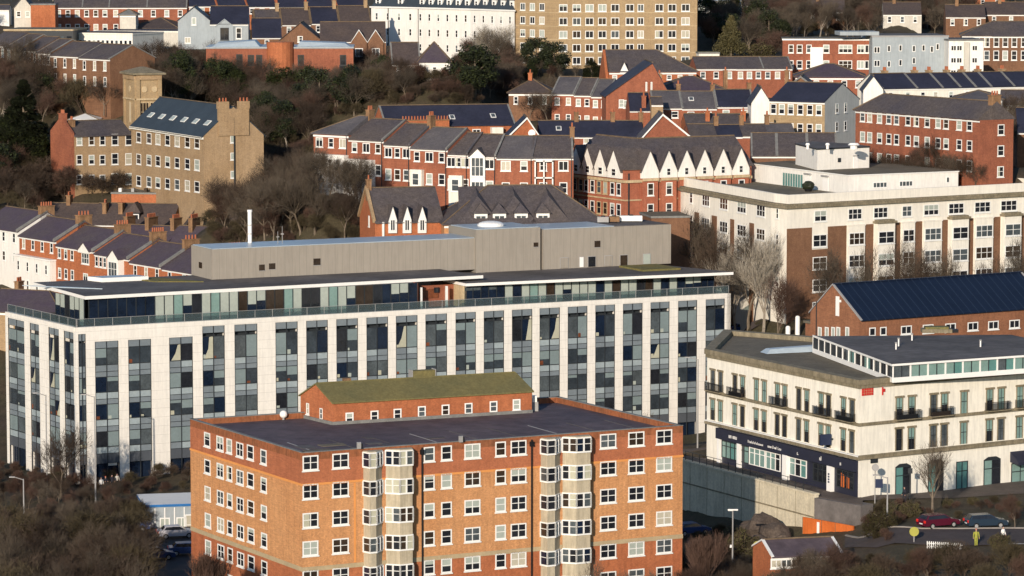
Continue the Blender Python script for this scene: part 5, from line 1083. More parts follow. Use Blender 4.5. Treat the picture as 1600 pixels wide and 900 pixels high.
for k, (x0, x1, lb) in enumerate(((1088, 1150, 'left house of the dark roofed row below the dark trees, right of the tower block'), (1150, 1192, 'middle house of the dark roofed row below the dark trees'), (1192, 1238, 'right house of the dark roofed row, ending beside the flat brick block'))):
    s = house('row_house', lb, (x0, 107, D), (x1, 'a', 6), h=5.5, W=9, wall='brick_red', roof='slate', rise=1.9, win_=(3, 1), ww=1.0, wh=1.3, top=1.9, verge='lead' if k == 2 else None, weights=[30, 0, 0, 10, 30, 20, 0, 0, 0]); D += s.B.y-s.A.y
house('garage_row', 'low cream flat roofed garage below the dark cone shaped tree', (1092, 84, 668), (1124, 'a', 3), h=2.6, W=5, wall='render_cream', roof='felt_olive', kind='flat', win_=(0, 0), cat='garage')
s = house('hipped_house', 'broad plum hipped roof with terracotta stack left of the white gable end', (1022, 145, 612), (1142, 'a', 2), h=4, W=12, wall='brick_red', roof='slate_plum', rise=2.7, kind='hlr', win_=(0, 0), chim=[(.97, .5, 2, 1.2)])
D = 594
for k, (x0, x1, y, lb, sk) in enumerate(((1020, 1066, 168, 'brick house with grey slate roof, left of the skylit one above the red gable', ()), (1066, 1120, 169, 'brick house with a large skylight in its slate roof', ((.3, .5),)), (1120, 1178, 166, 'brick house with the darkest roof, against the white gable end', ()))):
    s = house('row_house', lb, (x0, y, D), (x1, 'a', 3), h=5, W=10, wall='brick_red', roof=['slate_grey', 'slate_grey', 'slate_dark'][k], rise=2.5, win_=(2, 1), ww=1.2, wh=1.2, top=1.8, verge='lead', sky_=sk, weights=[20, 0, 0, 0, 40, 20, 0, 0, 0], chim=[(.97, .55, 2, 1.0)]); D += s.B.y-s.A.y
# ---- pale villa, flats and terraces on the right
s = house('white_gabled_house', 'narrow house showing a bright white gable end in the middle right', (1174, 160, 577), (1204, 'a', 0), h=6, W=9, wall='render_white', roof='slate_dark', rise=2.4, kind='gy', win_=(0, 0))
s = house('stucco_villa', 'tan and grey rendered villa with tall sash windows right of the white gable', (1203, 157, 572), (1289, 'a', -32), h=8.5, W=12.5, wall='render_grey', roof='slate_dark', rise=2.7, win_=(0, 0), cat='villa')
b = MB(); s.fbox(b, 1, 0, s.L, -3, s.h-.4, .003, .06, 'brick_yellow'); s.part('front_wall', b)
for px in (1209, 1222, 1236, 1251, 1266, 1280):
    for k in range(3): u = s.hit(1, px, 166)[0]; win(s, 1, u, s.h-2.2-3.1*k, 1.1, 1.7, 'sash', off=.06)
for f_ in (.35, .6): 
    for z in (s.h-2, s.h-5): win(s, 2, s.fr(2)[2]*f_, z, 1.0, 1.6, 'sash')
s = rect('long_red_block', 'long red brick block with plum roof and many white sash windows', 'apartment block', (1337, 173, 540), (1531, 188), 10.5, 6.2)
s.rise = 2.7; body(s, 'brick_red'); hip_roof(s, 2.7, 'slate', hipr=False); gutter(s, 'trim_white', hh=.2)
b = MB(); b.hexa([(s.L-.02, 0, s.h), (s.L-.02, 6.2, s.h), (s.L-.02, 3.1, s.h+2.7)], [(s.L-.4, 0, s.h), (s.L-.4, 6.2, s.h), (s.L-.4, 3.1, s.h+2.7)], 'brick_red'); s.part('gable_wall', b)
for px in (1348, 1359, 1374.5, 1389, 1401, 1419, 1432, 1449, 1466, 1478.5, 1499, 1515):
    for k in range(3): u, z = s.hit(1, px, 182+(px-1348)*.085+k*31.5); win(s, 1, u, z-.8, 1.3, 1.65, 'sash')
chimney(s, s.L-.6, 3.1, s.h+2.3, 1.2, 1.6, 1.0, 3)
for k in range(3): win(s, 2, 3.9, s.h-2.3-3.1*k, 1.2, 1.65, 'sash')
house('dark_roofed_house', 'dark slate roofed house cut by the right edge beside the long red block', (1590, 206, 532), (1640, 'a', -5), h=6, W=11, wall='brick_brown', roof='slate_dark', rise=3.3, win_=(0, 0))
house('grey_roofed_house', 'flat grey roofed building with clutter between the dark terrace and the long red block', (1488, 156, 572), (1566, 'a', -10), h=5, W=10, wall='render_grey', roof='slate_grey', rise=1.4, kind='hlr', win_=(0, 0))
house('grey_roofed_house', 'low dark roof at the right edge behind the end wall of the long red block', (1566, 163, 575), (1640, 'a', -5), h=5, W=10, wall='render_grey', roof='slate', rise=2.0, win_=(0, 0))
s = house('flat_brick_block', 'flat roofed red brick block with a white stair window left of the grey clad flats', (1223, 63, 665), (1364, 'a', -4), h=8.5, W=13, wall='brick_red', roof='felt_brown', kind='flat', win_=(0, 0), trim='trim_white', cat='apartment block')
for r_ in (0, 1):
    for px, w_, st in ((1236, 1.0, 'sash'), (1249.5, 1.1, 'sash'), (1264, 1.0, 'sash'), (1291, 1.2, 'sash'), (1321, 2.6, 'tri'), (1345, 1.4, 'two'), (1357, 1.4, 'two')): win(s, 1, s.hit(1, px, 75)[0], s.h-2.4-3.0*r_, w_, 1.6, st)
b = MB(); u = s.hit(1, 1276, 85)[0]; s.fbox(b, 1, u-1.2, u+1.2, -1, s.h-1.3, .003, .3, 'trim_white'); s.part('stair_window', b)
s = house('grey_clad_flats', 'blue grey clad block of flats with few small windows on the right hillside', (1363, 58, 660), (1482, 'a', 3), h=10, W=14, wall='clad_bluegrey', roof='felt_grey', kind='flat', win_=(0, 0), cat='apartment block', trim='metal_grey')
for px, ys in ((1368, (78, 99)), (1372.5, (78, 99)), (1389, (76, 100)), (1407, (75, 98)), (1428, (76, 95)), (1443, (75,)), (1456, (77,)), (1465, (73,))):
    for y in ys: u, z = s.hit(1, px, y); win(s, 1, u, z-.6, .55, 1.2, 'one', g=0, sill=False)
s.part('roof_parapet', MB().box(-6, s.L*.1, 1, 8, s.h+.302, s.h+1.0, 'clad_bluegrey'))
s = house('white_flats', 'white rendered flat roofed block attached to the right of the grey clad flats', (1482.5, 64, 656), (1537, 'a', 3), h=9, W=12, wall='render_white', roof='felt_grey', kind='flat', win_=(0, 0), cat='apartment block')
for px in (1490, 1499, 1523):
    for k in range(3): win(s, 1, s.hit(1, px, 80)[0], s.h-1.9-2.3*k, 1.1, 1.1, 'two', g=0, sill=False)
b = MB(); u = s.hit(1, 1510, 80)[0]; s.fbox(b, 1, u-.5, u+.5, -1, s.h-.2, .003, .5, 'render_pale'); s.part('pilaster', b)
br = [1378, 1432, 1472, 1500, 1524, 1548, 1584, 1640]; D = 598
for k in range(7):
    s = house('row_house', 'cream fronted house, %s in the row below the grey clad flats' % ORD[k], (br[k], 138-k*.6, D), (br[k+1], 'a', 22), h=6, W=9, wall='render_cream', roof='slate_dark', rise=2.2, win_=(2 if k < 2 else 1, 2), ww=.9, wh=1.2, top=1.9, verge='lead', chim=[(.5 if k < 2 else .1, .6, 3, 1.4, 'brick_tan')], group='cream fronted row below the grey clad flats', chim_h=1.0); D += s.B.y-s.A.y
house('white_gabled_house', 'low house with a white gable end left of the cream fronted row', (1349, 140, 590), (1380, 'a', -3), h=6, W=8, wall='render_white', roof='slate_dark', rise=2.2, kind='gy', win_=(0, 0))
s = house('hipped_house', 'brick house with plum hipped roof below the flat roofed brick block', (1243, 121, 622), (1352, 'a', -4), h=6, W=11, wall='brick_red', roof='slate_plum', rise=2.3, kind='hlr', win_=(5, 2), ww=1.0, wh=1.3, top=1.8)
house('gabled_cottage', 'small dark roofed cottage with white edged gable above the tan villa', (1222, 142, 600), (1280, 'a', -8), h=3, W=9, wall='brick_brown', roof='slate', rise=2.4, kind='gy', win_=(0, 0), verge='lead', chim=[(.1, .3, 2, 1.2)])
D = 690
for k, (x0, x1) in enumerate(((1503, 1550), (1550, 1592), (1592, 1640))):
    s = house('row_house', 'brown brick house with tall white windows, %s of the row at the upper right' % ['left', 'middle', 'right'][k], (x0, 56, D), (x1, 'a', -6), h=7, W=11, wall='brick_brown', roof='slate', rise=2.6, kind='hl' if k == 0 else 'gx', win_=(3, 2), ww=1.1, wh=1.9, top=2.2, storey=2.6); D += s.B.y-s.A.y
for k, (x0, x1, y, D) in enumerate(((1478, 1540, 26, 765), (1540, 1620, 22, 770), (1380, 1440, 22, 775), (1260, 1320, 18, 790))):
    house('hillside_house', ['dark roofed house at the top right above the brown brick row', 'dark roofed house at the top right corner', 'half hidden roof among bare trees above the grey clad flats', 'half hidden roof among bare trees above the flat brick block'][k], (x0, y, D), (x1, 'a', -4), h=5, W=10, wall='render_pale' if k == 2 else 'brick_brown', roof='slate_brown', rise=2.4, win_=(3, 1), chim=[(.3, .5)])
house('red_hillside_house', 'plain red building at the very top right edge', (1524, -4, 830), (1570, 'a', -4), h=3, W=9, wall='brick_bright', roof='slate', rise=2, win_=(2, 1))
s = house('modern_pavilion', 'pale flat roofed building with pale glazing at the top right of the tower block', (1092, 3, 770), (1158, 'a', -3), h=3.5, W=12, wall='render_pale', roof='trim_white', kind='flat', win_=(8, 1), ww=1.4, wh=1.8, top=2.3, style='one', weights=[0, 0, 0, 10, 30, 10, 0, 0, 0], cat='pavilion')
house('hillside_house', 'dark roofed house with white trim left of the top wood, right of the pale pavilion', (1162, 8, 780), (1205, 'a', -4), h=4, W=10, wall='brick_red', roof='slate', rise=2.2, win_=(2, 1))
# ---- tan tower block
top = at(868, -75, 700); p1 = top.xy; p0 = at(804, -75, 708).xy; p2 = along(top, 7, 1090).xy; n2 = Vector((-sin(R(7)), cos(R(7))))
s = Bld('tower_block', 'tan brick tower block cut by the top edge, rows of white framed windows', 'tower block', [p0, p1, p2, p2+n2*15, p0+n2*12], 42.5, top.z, 1)
b = MB(); b.prism([tuple(p) for p in s.P], -5, s.h, 'brick_yellow'); b.prism([tuple(p) for p in s.inset(-.3)], s.h+.002, s.h+.6, 'lead', top='felt_grey'); s.part('wall', b)
b = MB()
for py in (20, 41, 62, 83):
    z = s.hit(1, 880, py)[1]
    for i in (0, 1): s.fbox(b, i, 0, s.fr(i)[2], z-.06, z+.06, .003, .05, 'trim_sand')
s.part('string_course', b)
for k, py in enumerate((12.5, 33.5, 54, 75, 95, -8.5, -29.5, -50)):
    z = s.hit(1, 880, py)[1]
    for px in (880, 901, 921, 941, 961, 984, 1001, 1030, 1050, 1071): win(s, 1, s.hit(1, px, 40)[0], z-.75, 1.7 if px not in (1001,) else 1.3, 1.5, 'two', weights=[34, 10, 10, 16, 10, 8, 4, 4, 4])
    for px in (817, 832, 847): win(s, 0, s.hit(0, px, 40)[0], z-.6, 1.4, 1.5, 'two', weights=[30, 5, 5, 10, 20, 20, 4, 4, 4])
# ---- white crescent
a = at(580, 12, 742); z_ = a.z
pts = [at(580, 9, 742).xy, at(650, 12, 733).xy, at(735, 15, 720).xy, at(804, 20, 707).xy]
pts = [pts[0]+Vector((6, 11))]+pts+[pts[-1]+Vector((1, 12))]
s = Bld('white_crescent', 'long white rendered crescent with dormered slate mansard at the top', 'crescent', pts, z_-11, z_, 1)
b = MB(); b.prism([tuple(p) for p in s.P], -5, s.h, 'render_white'); s.part('wall', b)
I2 = s.inset(1.8); b = MB(); b.prism([tuple(p) for p in s.inset(-.3)], s.h+.002, s.h+.3, 'trim_white'); b.prism([tuple(p) for p in s.P], s.h+.3, s.h+3.4, 'slate_teal', P2=[tuple(p) for p in I2]); s.part('roof', b)
for i in (1, 2, 3):
    L = s.fr(i)[2]; n = round(L/3.0)
    for k in range(n):
        u = L*(k+.5)/n
        for z in (s.h-2.6, s.h-5.8, s.h-8.9): win(s, i, u, z, .8, 1.6, 'sash', weights=[40, 10, 20, 10, 0, 0, 5, 0, 0])
        if k % 2 == 0 or i > 1:
            b = MB(); s.fbox(b, i, u-.75, u+.75, s.h+.302, s.h+2.2, -2.2, -.4, 'trim_white'); a_ = [tuple(s.pt(i, uu, zz, -.25)) for uu, zz in ((u-.95, s.h+2.2), (u+.95, s.h+2.2), (u+.5, s.h+2.9), (u-.5, s.h+2.9))]; c_ = [tuple(s.pt(i, uu, zz, -2.6)) for uu, zz in ((u-.95, s.h+2.2), (u+.95, s.h+2.2), (u+.5, s.h+2.9), (u-.5, s.h+2.9))]; b.hexa(a_, c_, 'slate_grey'); o = s.part('dormer', b)
            win(s, i, u, s.h+.7, .9, 1.2, 'sash', off=-.4, g=0, sill=False)
for px in (607, 654): 
    i = 1; u = s.hit(1, px, 30)[0]; p = s.pt(1, u, 0, .1); s.part('drainpipe', MB().tube((p.x, p.y, 0), (p.x, p.y, s.h), .1, .1, 'metal_dark', 5))
# ---- upper left
D = 722
for k, (x0, x1) in enumerate(((84, 128), (128, 171), (171, 229), (229, 292))):
    s = house('row_house', 'red brick house, %s in the row along the top left edge' % ORD[k], (x0, 11, D), (x1, 'a', 3), h=6.5, W=10, wall='brick_red', roof='slate', rise=2.6, win_=(3, 2), ww=1.0, wh=1.4, top=2.0, verge='lead' if k % 2 else None, weights=[20, 5, 5, 10, 20, 15, 5, 5, 0]); D += s.B.y-s.A.y
D = 742
for k in range(6):
    x0 = 292+k*47; s = house('row_house', 'red brick house, %s of the upper row left of the white crescent' % ORD[k], (x0, 9+k*.5, D), (x0+47, 'a', 14), h=5, W=10, wall='brick_bright', roof='slate_dark', rise=2.4, win_=(3, 1), ww=1.1, wh=1.2, top=1.6, verge='brick_bright', chim=[(.97, .4, 4, 2.0, 'brick_bright')]); D += s.B.y-s.A.y
D = 712
for k, (x0, x1, y) in enumerate(((398, 440, 40), (440, 486, 38), (486, 530, 36), (530, 580, 34))):
    s = house('row_house', 'brown roofed house, %s of the second row left of the white crescent' % ORD[k], (x0, y, D), (x1, 'a', 8), h=5, W=11, wall='brick_brown', roof=['slate', 'slate_brown', 'slate_dark', 'slate_brown'][k], rise=3.0, win_=(2, 1), verge='ridge_tile', chim=[(.9, .5, 3, 1.5, 'brick_tan')]); D += s.B.y-s.A.y
s = house('half_timbered_house', 'brown house with two white edged pointed gables above the curved brick building', (500, 64, 676), (603, 'a', 3), h=6, W=11, wall='brick_brown', roof='slate_brown', rise=3.4, win_=(0, 0))
for px in (561, 587): u = s.hit(1, px, 65)[0]; front_gable(s, 1, u, 3.0, s.h-.2, 2.2, .5, 4, 'brick_brown', 'trim_white', True, 5.5, (1.2, 1.1), g=3); win(s, 1, u, s.h-3.0, 1.5, 1.6, 'two', off=.5, g=3)
s = house('gabled_cottage', 'dark gabled brick house with brown roofs left of the half timbered gables', (438, 62, 680), (500, 'a', 0), h=5, W=11, wall='brick_brown', roof='slate_brown', rise=3.2, kind='gy', win_=(1, 1), ww=1, wh=1.2, top=.5)
s = house('gabled_cottage', 'dark slate roofed house beside the grey chapel', (394, 58, 684), (440, 'a', 5), h=5, W=11, wall='brick_brown', roof='slate_dark', rise=3.4, win_=(1, 1))
s = house('white_cottage', 'white walled cottage with steep plum roof among trees below the crescent', (655, 98, 625), (703, 'a', 2), h=3, W=9, wall='render_white', roof='slate_plum', rise=3.6, kind='hlr', win_=(3, 1), ww=.8, wh=1.0, top=1.7)
house('dark_roofed_house', 'dark steep roofed house half hidden by trees left of the white cottage', (612, 100, 632), (657, 'a', 5), h=4, W=10, wall='brick_brown', roof='slate_brown', rise=3.6, win_=(2, 1), verge='lead')
s = house('grey_chapel', 'grey rendered chapel with stepped front gable at the top left', (278, 32, 690), (328, 'a', 2), h=5.5, W=10, wall='clad_bluegrey', roof='slate_dark', rise=2.6, kind='gy', win_=(0, 0), cat='chapel')
win(s, 1, s.L*.5, s.h-.9, .9, 1.5, 'one', g=4); win(s, 1, s.L*.3, 1.0, 1.2, 1.2, 'two')
s = house('chapel_hall', 'grey hall with navy slate roof and arched window attached to the right of the chapel', (328, 37, 690), (388, 'a', 3), h=5, W=12, wall='clad_bluegrey', roof='slate_dark', rise=3.2, win_=(0, 0), cat='hall')
front_gable(s, 1, s.L*.38, 3.6, s.h-.6, 1.4, .3, 3, 'clad_bluegrey', 'clad_bluegrey', False, 4.5); win(s, 1, s.L*.38, s.h-3.2, 1.7, 2.4, 'two', off=.3, g=0, fr='metal_dark'); win(s, 1, s.L*.75, s.h-3, 1.1, 2.2, 'sash', g=0)
house('brick_box', 'plain orange brick box with flat roof at the left end of the top left row', (48, 8, 705), (86, 'a', 3), h=5, W=8, wall='brick_bright', roof='felt_plum', kind='flat', win_=(0, 0), cat='brick block')
house('pale_gabled_house', 'pale grey gabled house at the top left beside the orange brick box', (22, 12, 708), (50, 'a', 3), h=4, W=9, wall='render_pale', roof='slate_grey', rise=2.2, kind='gy', win_=(2, 1), ww=.9, wh=1.2)
house('white_shed', 'small white building in the top left corner', (-6, 15, 712), (14, 'a', 3), h=3, W=6, wall='trim_white', roof='slate_grey', rise=.8, win_=(0, 0), cat='shed')
s = house('glazed_pavilion', 'low modern pavilion with thin pale roof and dark glazing at the left edge', (6, 48, 672), (114, 'a', -4), h=3.6, W=14, wall='metal_dark', roof='felt_brown', kind='flat', win_=(0, 0), trim='trim_sand', cat='pavilion')
wrow(s, 1, 9, [.3], 1.2, 2.4, 'one', weights=[40, 0, 0, 10, 0, 0, 0, 0, 0], fr='metal_dark')
s = house('cream_pavilion', 'long low cream building with a strip of tall windows behind the bluish roofs', (101, 53, 678), (207, 'a', -24), h=3.8, W=12, wall='render_cream', roof='felt_grey', kind='flat', win_=(15, 1), ww=.8, wh=2.0, top=3.0, style='one', weights=[40, 0, 0, 20, 20, 0, 0, 0, 0], cat='pavilion', trim='render_cream')
house('flat_roofed_hall', 'low dark flat roofed hall with pale edge right of the cream pavilion', (150, 50, 700), (290, 'a', -14), h=4, W=12, wall='render_pale', roof='slate_dark', kind='flat', win_=(0, 0), cat='hall', trim='render_cream')
house('brown_roofed_hall', 'brown roofed building with pale front below the grey chapel', (200, 45, 716), (278, 'a', -10), h=4, W=12, wall='render_pale', roof='slate_brown', rise=2.2, kind='hlr', win_=(0, 0), cat='hall')
house('tall_pale_house', 'narrow pale house with a small pyramid roof in front of the top left brick row', (187, 24, 712), (212, 'a', 0), h=6, W=5, wall='render_pale', roof='lead', rise=1.2, kind='hlr', win_=(0, 0))
br = [-26, 10, 34, 58, 79, 124, 172]; D = 662
for k in range(6):
    s = house('row_house', 'bluish slate roofed house, %s of the row at the upper left' % ORD[k], (br[k], [70, 74, 78, 82, 86, 90, 93][k], D), (br[k+1], 'a', -48), h=5.5, W=10, wall='brick_brown', roof='slate', rise=2.3, win_=(3, 2), ww=.9, wh=1.7, top=2.2, storey=2.8, verge='lead' if k % 2 else None, weights=[20, 0, 0, 10, 40, 30, 0, 0, 0]); D += s.B.y-s.A.y
s = house('curved_brick_centre', 'orange brick building with pale blue roof edges behind the wood at the upper left', (322, 76, 655), (552, 'a', 2), h=7, W=16, wall='brick_red', roof='roof_membrane', kind='flat', win_=(0, 0), trim='clad_bluegrey', cat='community centre')
for px, y in ((374, 93), (405, 94), (392, 94), (536, 94), (535, 110), (405, 110), (374, 110), (470, 94)): u, z = s.hit(1, px, y); win(s, 1, u, z-1, 1.2, 2.0, 'sash', g=0, fr='metal_dark')
b = MB(); u = s.hit(1, 438, 80)[0]; b.tube((u, .5, -1), (u, .5, s.h+1.2), 2.6, 2.6, 'brick_bright', 20); s.part('drum', b)
b = MB(); b.hexa([(1, 1.5, s.h+.302), (10, 1.5, s.h+.302), (10, 12, s.h+.302), (1, 12, s.h+.302)], [(2, 2.5, s.h+1.0), (9, 2.5, s.h+1.4), (9, 11, s.h+1.4), (2, 11, s.h+1.0)], 'roof_membrane'); b.hexa([(17, 1.5, s.h+.302), (27, 1.5, s.h+.302), (27, 12, s.h+.302), (17, 12, s.h+.302)], [(17.5, 2.5, s.h+1.2), (26, 2.5, s.h+.9), (26, 11, s.h+.9), (17.5, 11, s.h+1.2)], 'roof_membrane'); s.part('raised_roof', b)
# ================================================================ the ground
def A3(px, py, D, z=None):
    p = at(px, py, D); ANCH.append((p.x, p.y, p.z if z is None else z))
for q in ((430, 375, 520), (350, 350, 545), (480, 335, 540), (380, 300, 590), (440, 255, 610), (530, 300, 520), (100, 330, 575), (40, 300, 590), (40, 230, 620), (120, 190, 645), (250, 150, 660), (330, 190, 640), (450, 190, 640), (550, 170, 640), (450, 130, 665),
          (600, 160, 650), (700, 150, 640), (620, 110, 670), (700, 110, 670), (760, 130, 655), (850, 180, 610), (830, 110, 665), (1150, 85, 690), (1240, 60, 730), (1300, 20, 800), (1200, 0, 850), (1400, 30, 780), (100, 115, 680), (20, 130, 670),
          (1150, 530, 500), (1200, 528, 498), (1180, 500, 505), (1300, 300, 535), (1500, 270, 525), (1600, 262, 520)): A3(*q)
for x, y, z in ((-40, 260, 1), (0, 260, 2), (40, 260, 5), (80, 260, 7), (-60, 330, 0), (0, 330, 1), (-40, 390, 0), (-60, 415, 0.3), (-30, 415, .2), (0, 415, 0), (25, 380, 1.0), (20, 400, .5), (29, 372, 2), (33, 362, 4), (25, 345, 2.5), (0, 435, 0), (25, 440, 1), (38, 340, 5.5), (60, 330, 7),
                (44, 366, 7), (52, 362, 7), (65, 360, 7), (80, 362, 7), (95, 370, 7), (100, 400, 7), (47, 375, 7), (60, 375, 7), (75, 375, 7), (42, 384, 6.8), (100, 450, 9), (120, 500, 15), (-120, 420, 0), (-120, 520, 9), (150, 600, 34), (-160, 650, 40), (160, 700, 46), (-60, 495, 4), (-30, 500, 5), (0, 498, 6),
                (0, 900, 55), (-120, 900, 56), (120, 900, 54), (300, 900, 54), (-300, 900, 54), (300, 500, 20), (-300, 500, 15), (300, 300, 5), (-300, 300, 0), (-300, 1400, 57), (0, 1400, 57), (300, 1400, 57), (0, 3000, 58), (0, 0, 0), (200, 0, 5), (-200, 0, 0), (0, 120, 0)):
    ANCH.append((x, y, z))
W0, W1, W2 = onz(1015, 706, 7.3), onz(1272, 772, 7.3), onz(1345, 786, 7.2)
for f in (0, .2, .4, .6, .8, 1): p = W0.lerp(W1, f); ANCH.append((p.x-1, p.y-4, 0+2.9*f)); ANCH.append((p.x-.5, p.y-1.5, 0+2.9*f))
for f in (0, .5): p = W1.lerp(W2, f); ANCH.append((p.x, p.y-3, 2.9+f*1.0)); ANCH.append((p.x, p.y-7, 3.0+f*1.5))
for x in (-5, 5, 14, 21):
    for y in (418, 432, 446, 460): ANCH.append((x, y, .3))
ANCH += [(28, 455, 3), (27, 465, 2), (32, 470, 3)]
hw = [s_ for s_ in (HT,)][0]; c_, q_ = cos(hw.th), sin(hw.th)
for f in np.linspace(0, 1, 12):
    for (i, ex) in ((2, 14), (0, 0)):
        for off, z in ((2, 15.4), (8, 14.6), (16, 13.6)):
            p = hw.pt(i, (hw.fr(i)[2]+ex)*f, 0, off)
            if hw.o.x+p.x*c_-p.y*q_ > 33 or hw.o.y+p.x*q_+p.y*c_ > 500: ANCH.append((hw.o.x+p.x*c_-p.y*q_, hw.o.y+p.x*q_+p.y*c_, z))
AN = np.array(ANCH)
def base(x, y):
    l = np.interp(y, [0, 430, 480, 500, 540, 600, 650, 700, 800, 1000], [0, 0, 3, 8, 21, 31, 40, 47, 54, 56])
    r = np.interp(y, [0, 200, 350, 400, 440, 480, 500, 540, 600, 650, 700, 800, 1000], [0, 4, 7, 7.5, 11, 14.5, 16, 30, 36, 41, 47, 53, 56])
    t = np.clip((x-18)/22, 0, 1); return l*(1-t)+r*t
ANR = AN[:, 2]-base(AN[:, 0], AN[:, 1])
def tz(x, y):
    x = np.atleast_1d(np.asarray(x, float)); y = np.atleast_1d(np.asarray(y, float)); out = np.empty_like(x)
    for i in range(0, len(x), 4000):
        d2 = (x[i:i+4000, None]-AN[None, :, 0])**2+(y[i:i+4000, None]-AN[None, :, 1])**2
        w_ = 1/(d2+6.0)**1.9; out[i:i+4000] = base(x[i:i+4000], y[i:i+4000])+(w_*ANR[None, :]).sum(1)/(w_.sum(1)+1/300.0**1.9)
    return out

wd = (W1-W0).xy.normalized(); wn = Vector((-wd.y, wd.x))
KP = [Vector((K.o.x, K.o.y))+Vector((p.x*cos(K.th)-p.y*sin(K.th), p.x*sin(K.th)+p.y*cos(K.th))) for p in K.P]
plate = [(W0.xy+wn*3.5-wd*3), (W1.xy+wn*3.5), Vector((W2.x+.5, W2.y+1.5)), KP[1], KP[0], KP[4]+Vector((2, 0)), KP[0]+Vector((-8, 8))]
def inpoly(x, y, P):
    c = np.zeros(len(x), bool); n = len(P)
    for i in range(n):
        a, b = P[i], P[(i+1) % n]
        if a[1] == b[1]: continue
        k = ((a[1] > y) != (b[1] > y)) & (x < (b[0]-a[0])*(y-a[1])/(b[1]-a[1])+a[0]); c ^= k
    return c
GX, GY = np.arange(-180, 182, 2.0), np.arange(250, 1104, 2.0)
_a, _b = np.meshgrid(GX, GY); GZ = tz(_a.ravel(), _b.ravel()).reshape(len(GY), len(GX))
def lookup(x, y):
    x = np.atleast_1d(np.asarray(x, float)); y = np.atleast_1d(np.asarray(y, float)); fx = np.clip((x+180)/2, 0, len(GX)-1.001); fy = np.clip((y-250)/2, 0, len(GY)-1.001)
    i, j = fx.astype(int), fy.astype(int); u, v = fx-i, fy-j
    return GZ[j, i]*(1-u)*(1-v)+GZ[j, i+1]*u*(1-v)+GZ[j+1, i]*(1-u)*v+GZ[j+1, i+1]*u*v
def ground_z(x, y, fast=True):
    z = lookup(x, y) if fast else tz(x, y); x = np.atleast_1d(x); y = np.atleast_1d(y); m = inpoly(x, y, plate); z[m] = np.maximum(z[m]*0+6.86, 6.86); return z
xs = np.concatenate([np.arange(-2500, -400, 300), np.arange(-400, -170, 23), np.arange(-170, -70, 5), np.arange(-70, 95, 1.5), np.arange(95, 180, 5), np.arange(180, 400, 20), np.arange(400, 2600, 300)])
ys = np.concatenate([np.arange(-200, 240, 55), np.arange(240, 340, 5), np.arange(340, 450, 1.5), np.arange(450, 760, 4), np.arange(760, 1000, 20), np.arange(1000, 5200, 300)])
X, Y = np.meshgrid(xs, ys); Z = ground_z(X.ravel(), Y.ravel(), False); Z2 = ground_z(X.ravel(), Y.ravel()); m_ = (abs(X.ravel()) < 178) & (Y.ravel() > 252) & (Y.ravel() < 1100); Z[m_] = Z2[m_]
nx, ny = len(xs), len(ys)
vv = np.stack([X.ravel(), Y.ravel(), Z], 1); ii = np.arange(nx*ny).reshape(ny, nx)
ff = np.stack([ii[:-1, :-1].ravel(), ii[:-1, 1:].ravel(), ii[1:, 1:].ravel(), ii[1:, :-1].ravel()], 1)
def terrain_mat():
    m = mat('terrain', (0.085, 0.060, 0.040), 0.3, 0.10, col2=(0.065, 0.058, 0.028), fine=0.4)
terrain_mat()
me = bpy.data.meshes.new('ground'); me.from_pydata(vv.tolist(), [], ff.tolist()); me.materials.append(M['terrain']); me.polygons.foreach_set('use_smooth', [True]*len(ff)); me.update()
g = bpy.data.objects.new('ground', me); C.objects.link(g); g['kind'] = 'structure'
def gz(x, y): return float(ground_z(np.array([x]), np.array([y]))[0])
YS = np.arange(255, 1100, 1.5)
def ground(px, py):
    d = ray(px, py); x = d.x/d.y*YS; z = H+d.z/d.y*YS; h = ground_z(x, YS); k = np.nonzero(z <= h)[0]
    i = k[0] if len(k) else len(YS)-1
    return Vector((x[i], YS[i], h[i]))
def gcol(px, D):           # ground under column px at distance D
    p = at(px, 500, D); return Vector((p.x, D, gz(p.x, D)))
def struct(name, mb): o = obj(name, mb); o['kind'] = 'structure'; return o
def sheet(name, pts, mt, off, step=2.0, flat=None):
    """a strip laid on the ground, pts = left and right edge polylines"""
    b = MB(); L, Rr = pts; vs = []
    for a_, c_ in zip(L, Rr):
        n = 6
        for k in range(n+1):
            p = Vector(a_).lerp(Vector(c_), k/n); vs.append((p.x, p.y, (gz(p.x, p.y) if flat is None else flat)+off))
    fs = []
    for r_ in range(len(L)-1):
        for k in range(6): i = r_*7+k; fs.append((i, i+7, i+8, i+1))
    b.add(vs, [f[::-1] for f in fs], mt); return struct(name, b)
# pavement behind the retaining wall
pv = MB(); PV = [(W0.xy-wd*2+wn*.6), (W1.xy+wn*.6), Vector((W2.x+.2, W2.y+.4)), KP[1]+Vector((.5, -.2)), KP[0]+Vector((.2, 0)), KP[0]+Vector((-4, 3)), (W0.xy-wd*2+wn*12)]
pv.prism([tuple(p) for p in PV], 6.3, 6.93, 'paving'); struct('pavement', pv)
def wallseg(name, label, cat, a, b_, t, z0, z1, mt, cap=None):
    d = (b_-a).xy; L = d.length; th = atan2(d.y, d.x); e = thing(name, label, cat, (a.x, a.y, 0), th)
    m = MB(); m.box(0, L, 0, t, z0, z1, mt); obj('wall', m, e)
    if cap: m = MB(); m.box(-.05, L+.05, -.12, t+.08, z1+.002, z1+.22, cap); obj('coping', m, e)
    return e, L
e, L = wallseg('retaining_wall', 'long pale concrete retaining wall below the shops, left part in deep shade', 'retaining wall', W0-Vector((wd.x*2, wd.y*2, 0)), W1, .6, -1, 7.15, 'wall_concrete', 'wall_concrete')
m = MB(); m.box(0, L, -.07, -.003, 4.6, 4.75, 'stone_trim')
for k in range(10): m.box(L*k/10, L*k/10+.05, -.02, -.003, 0, 7.1, 'stone_trim')
obj('joint', m, e)
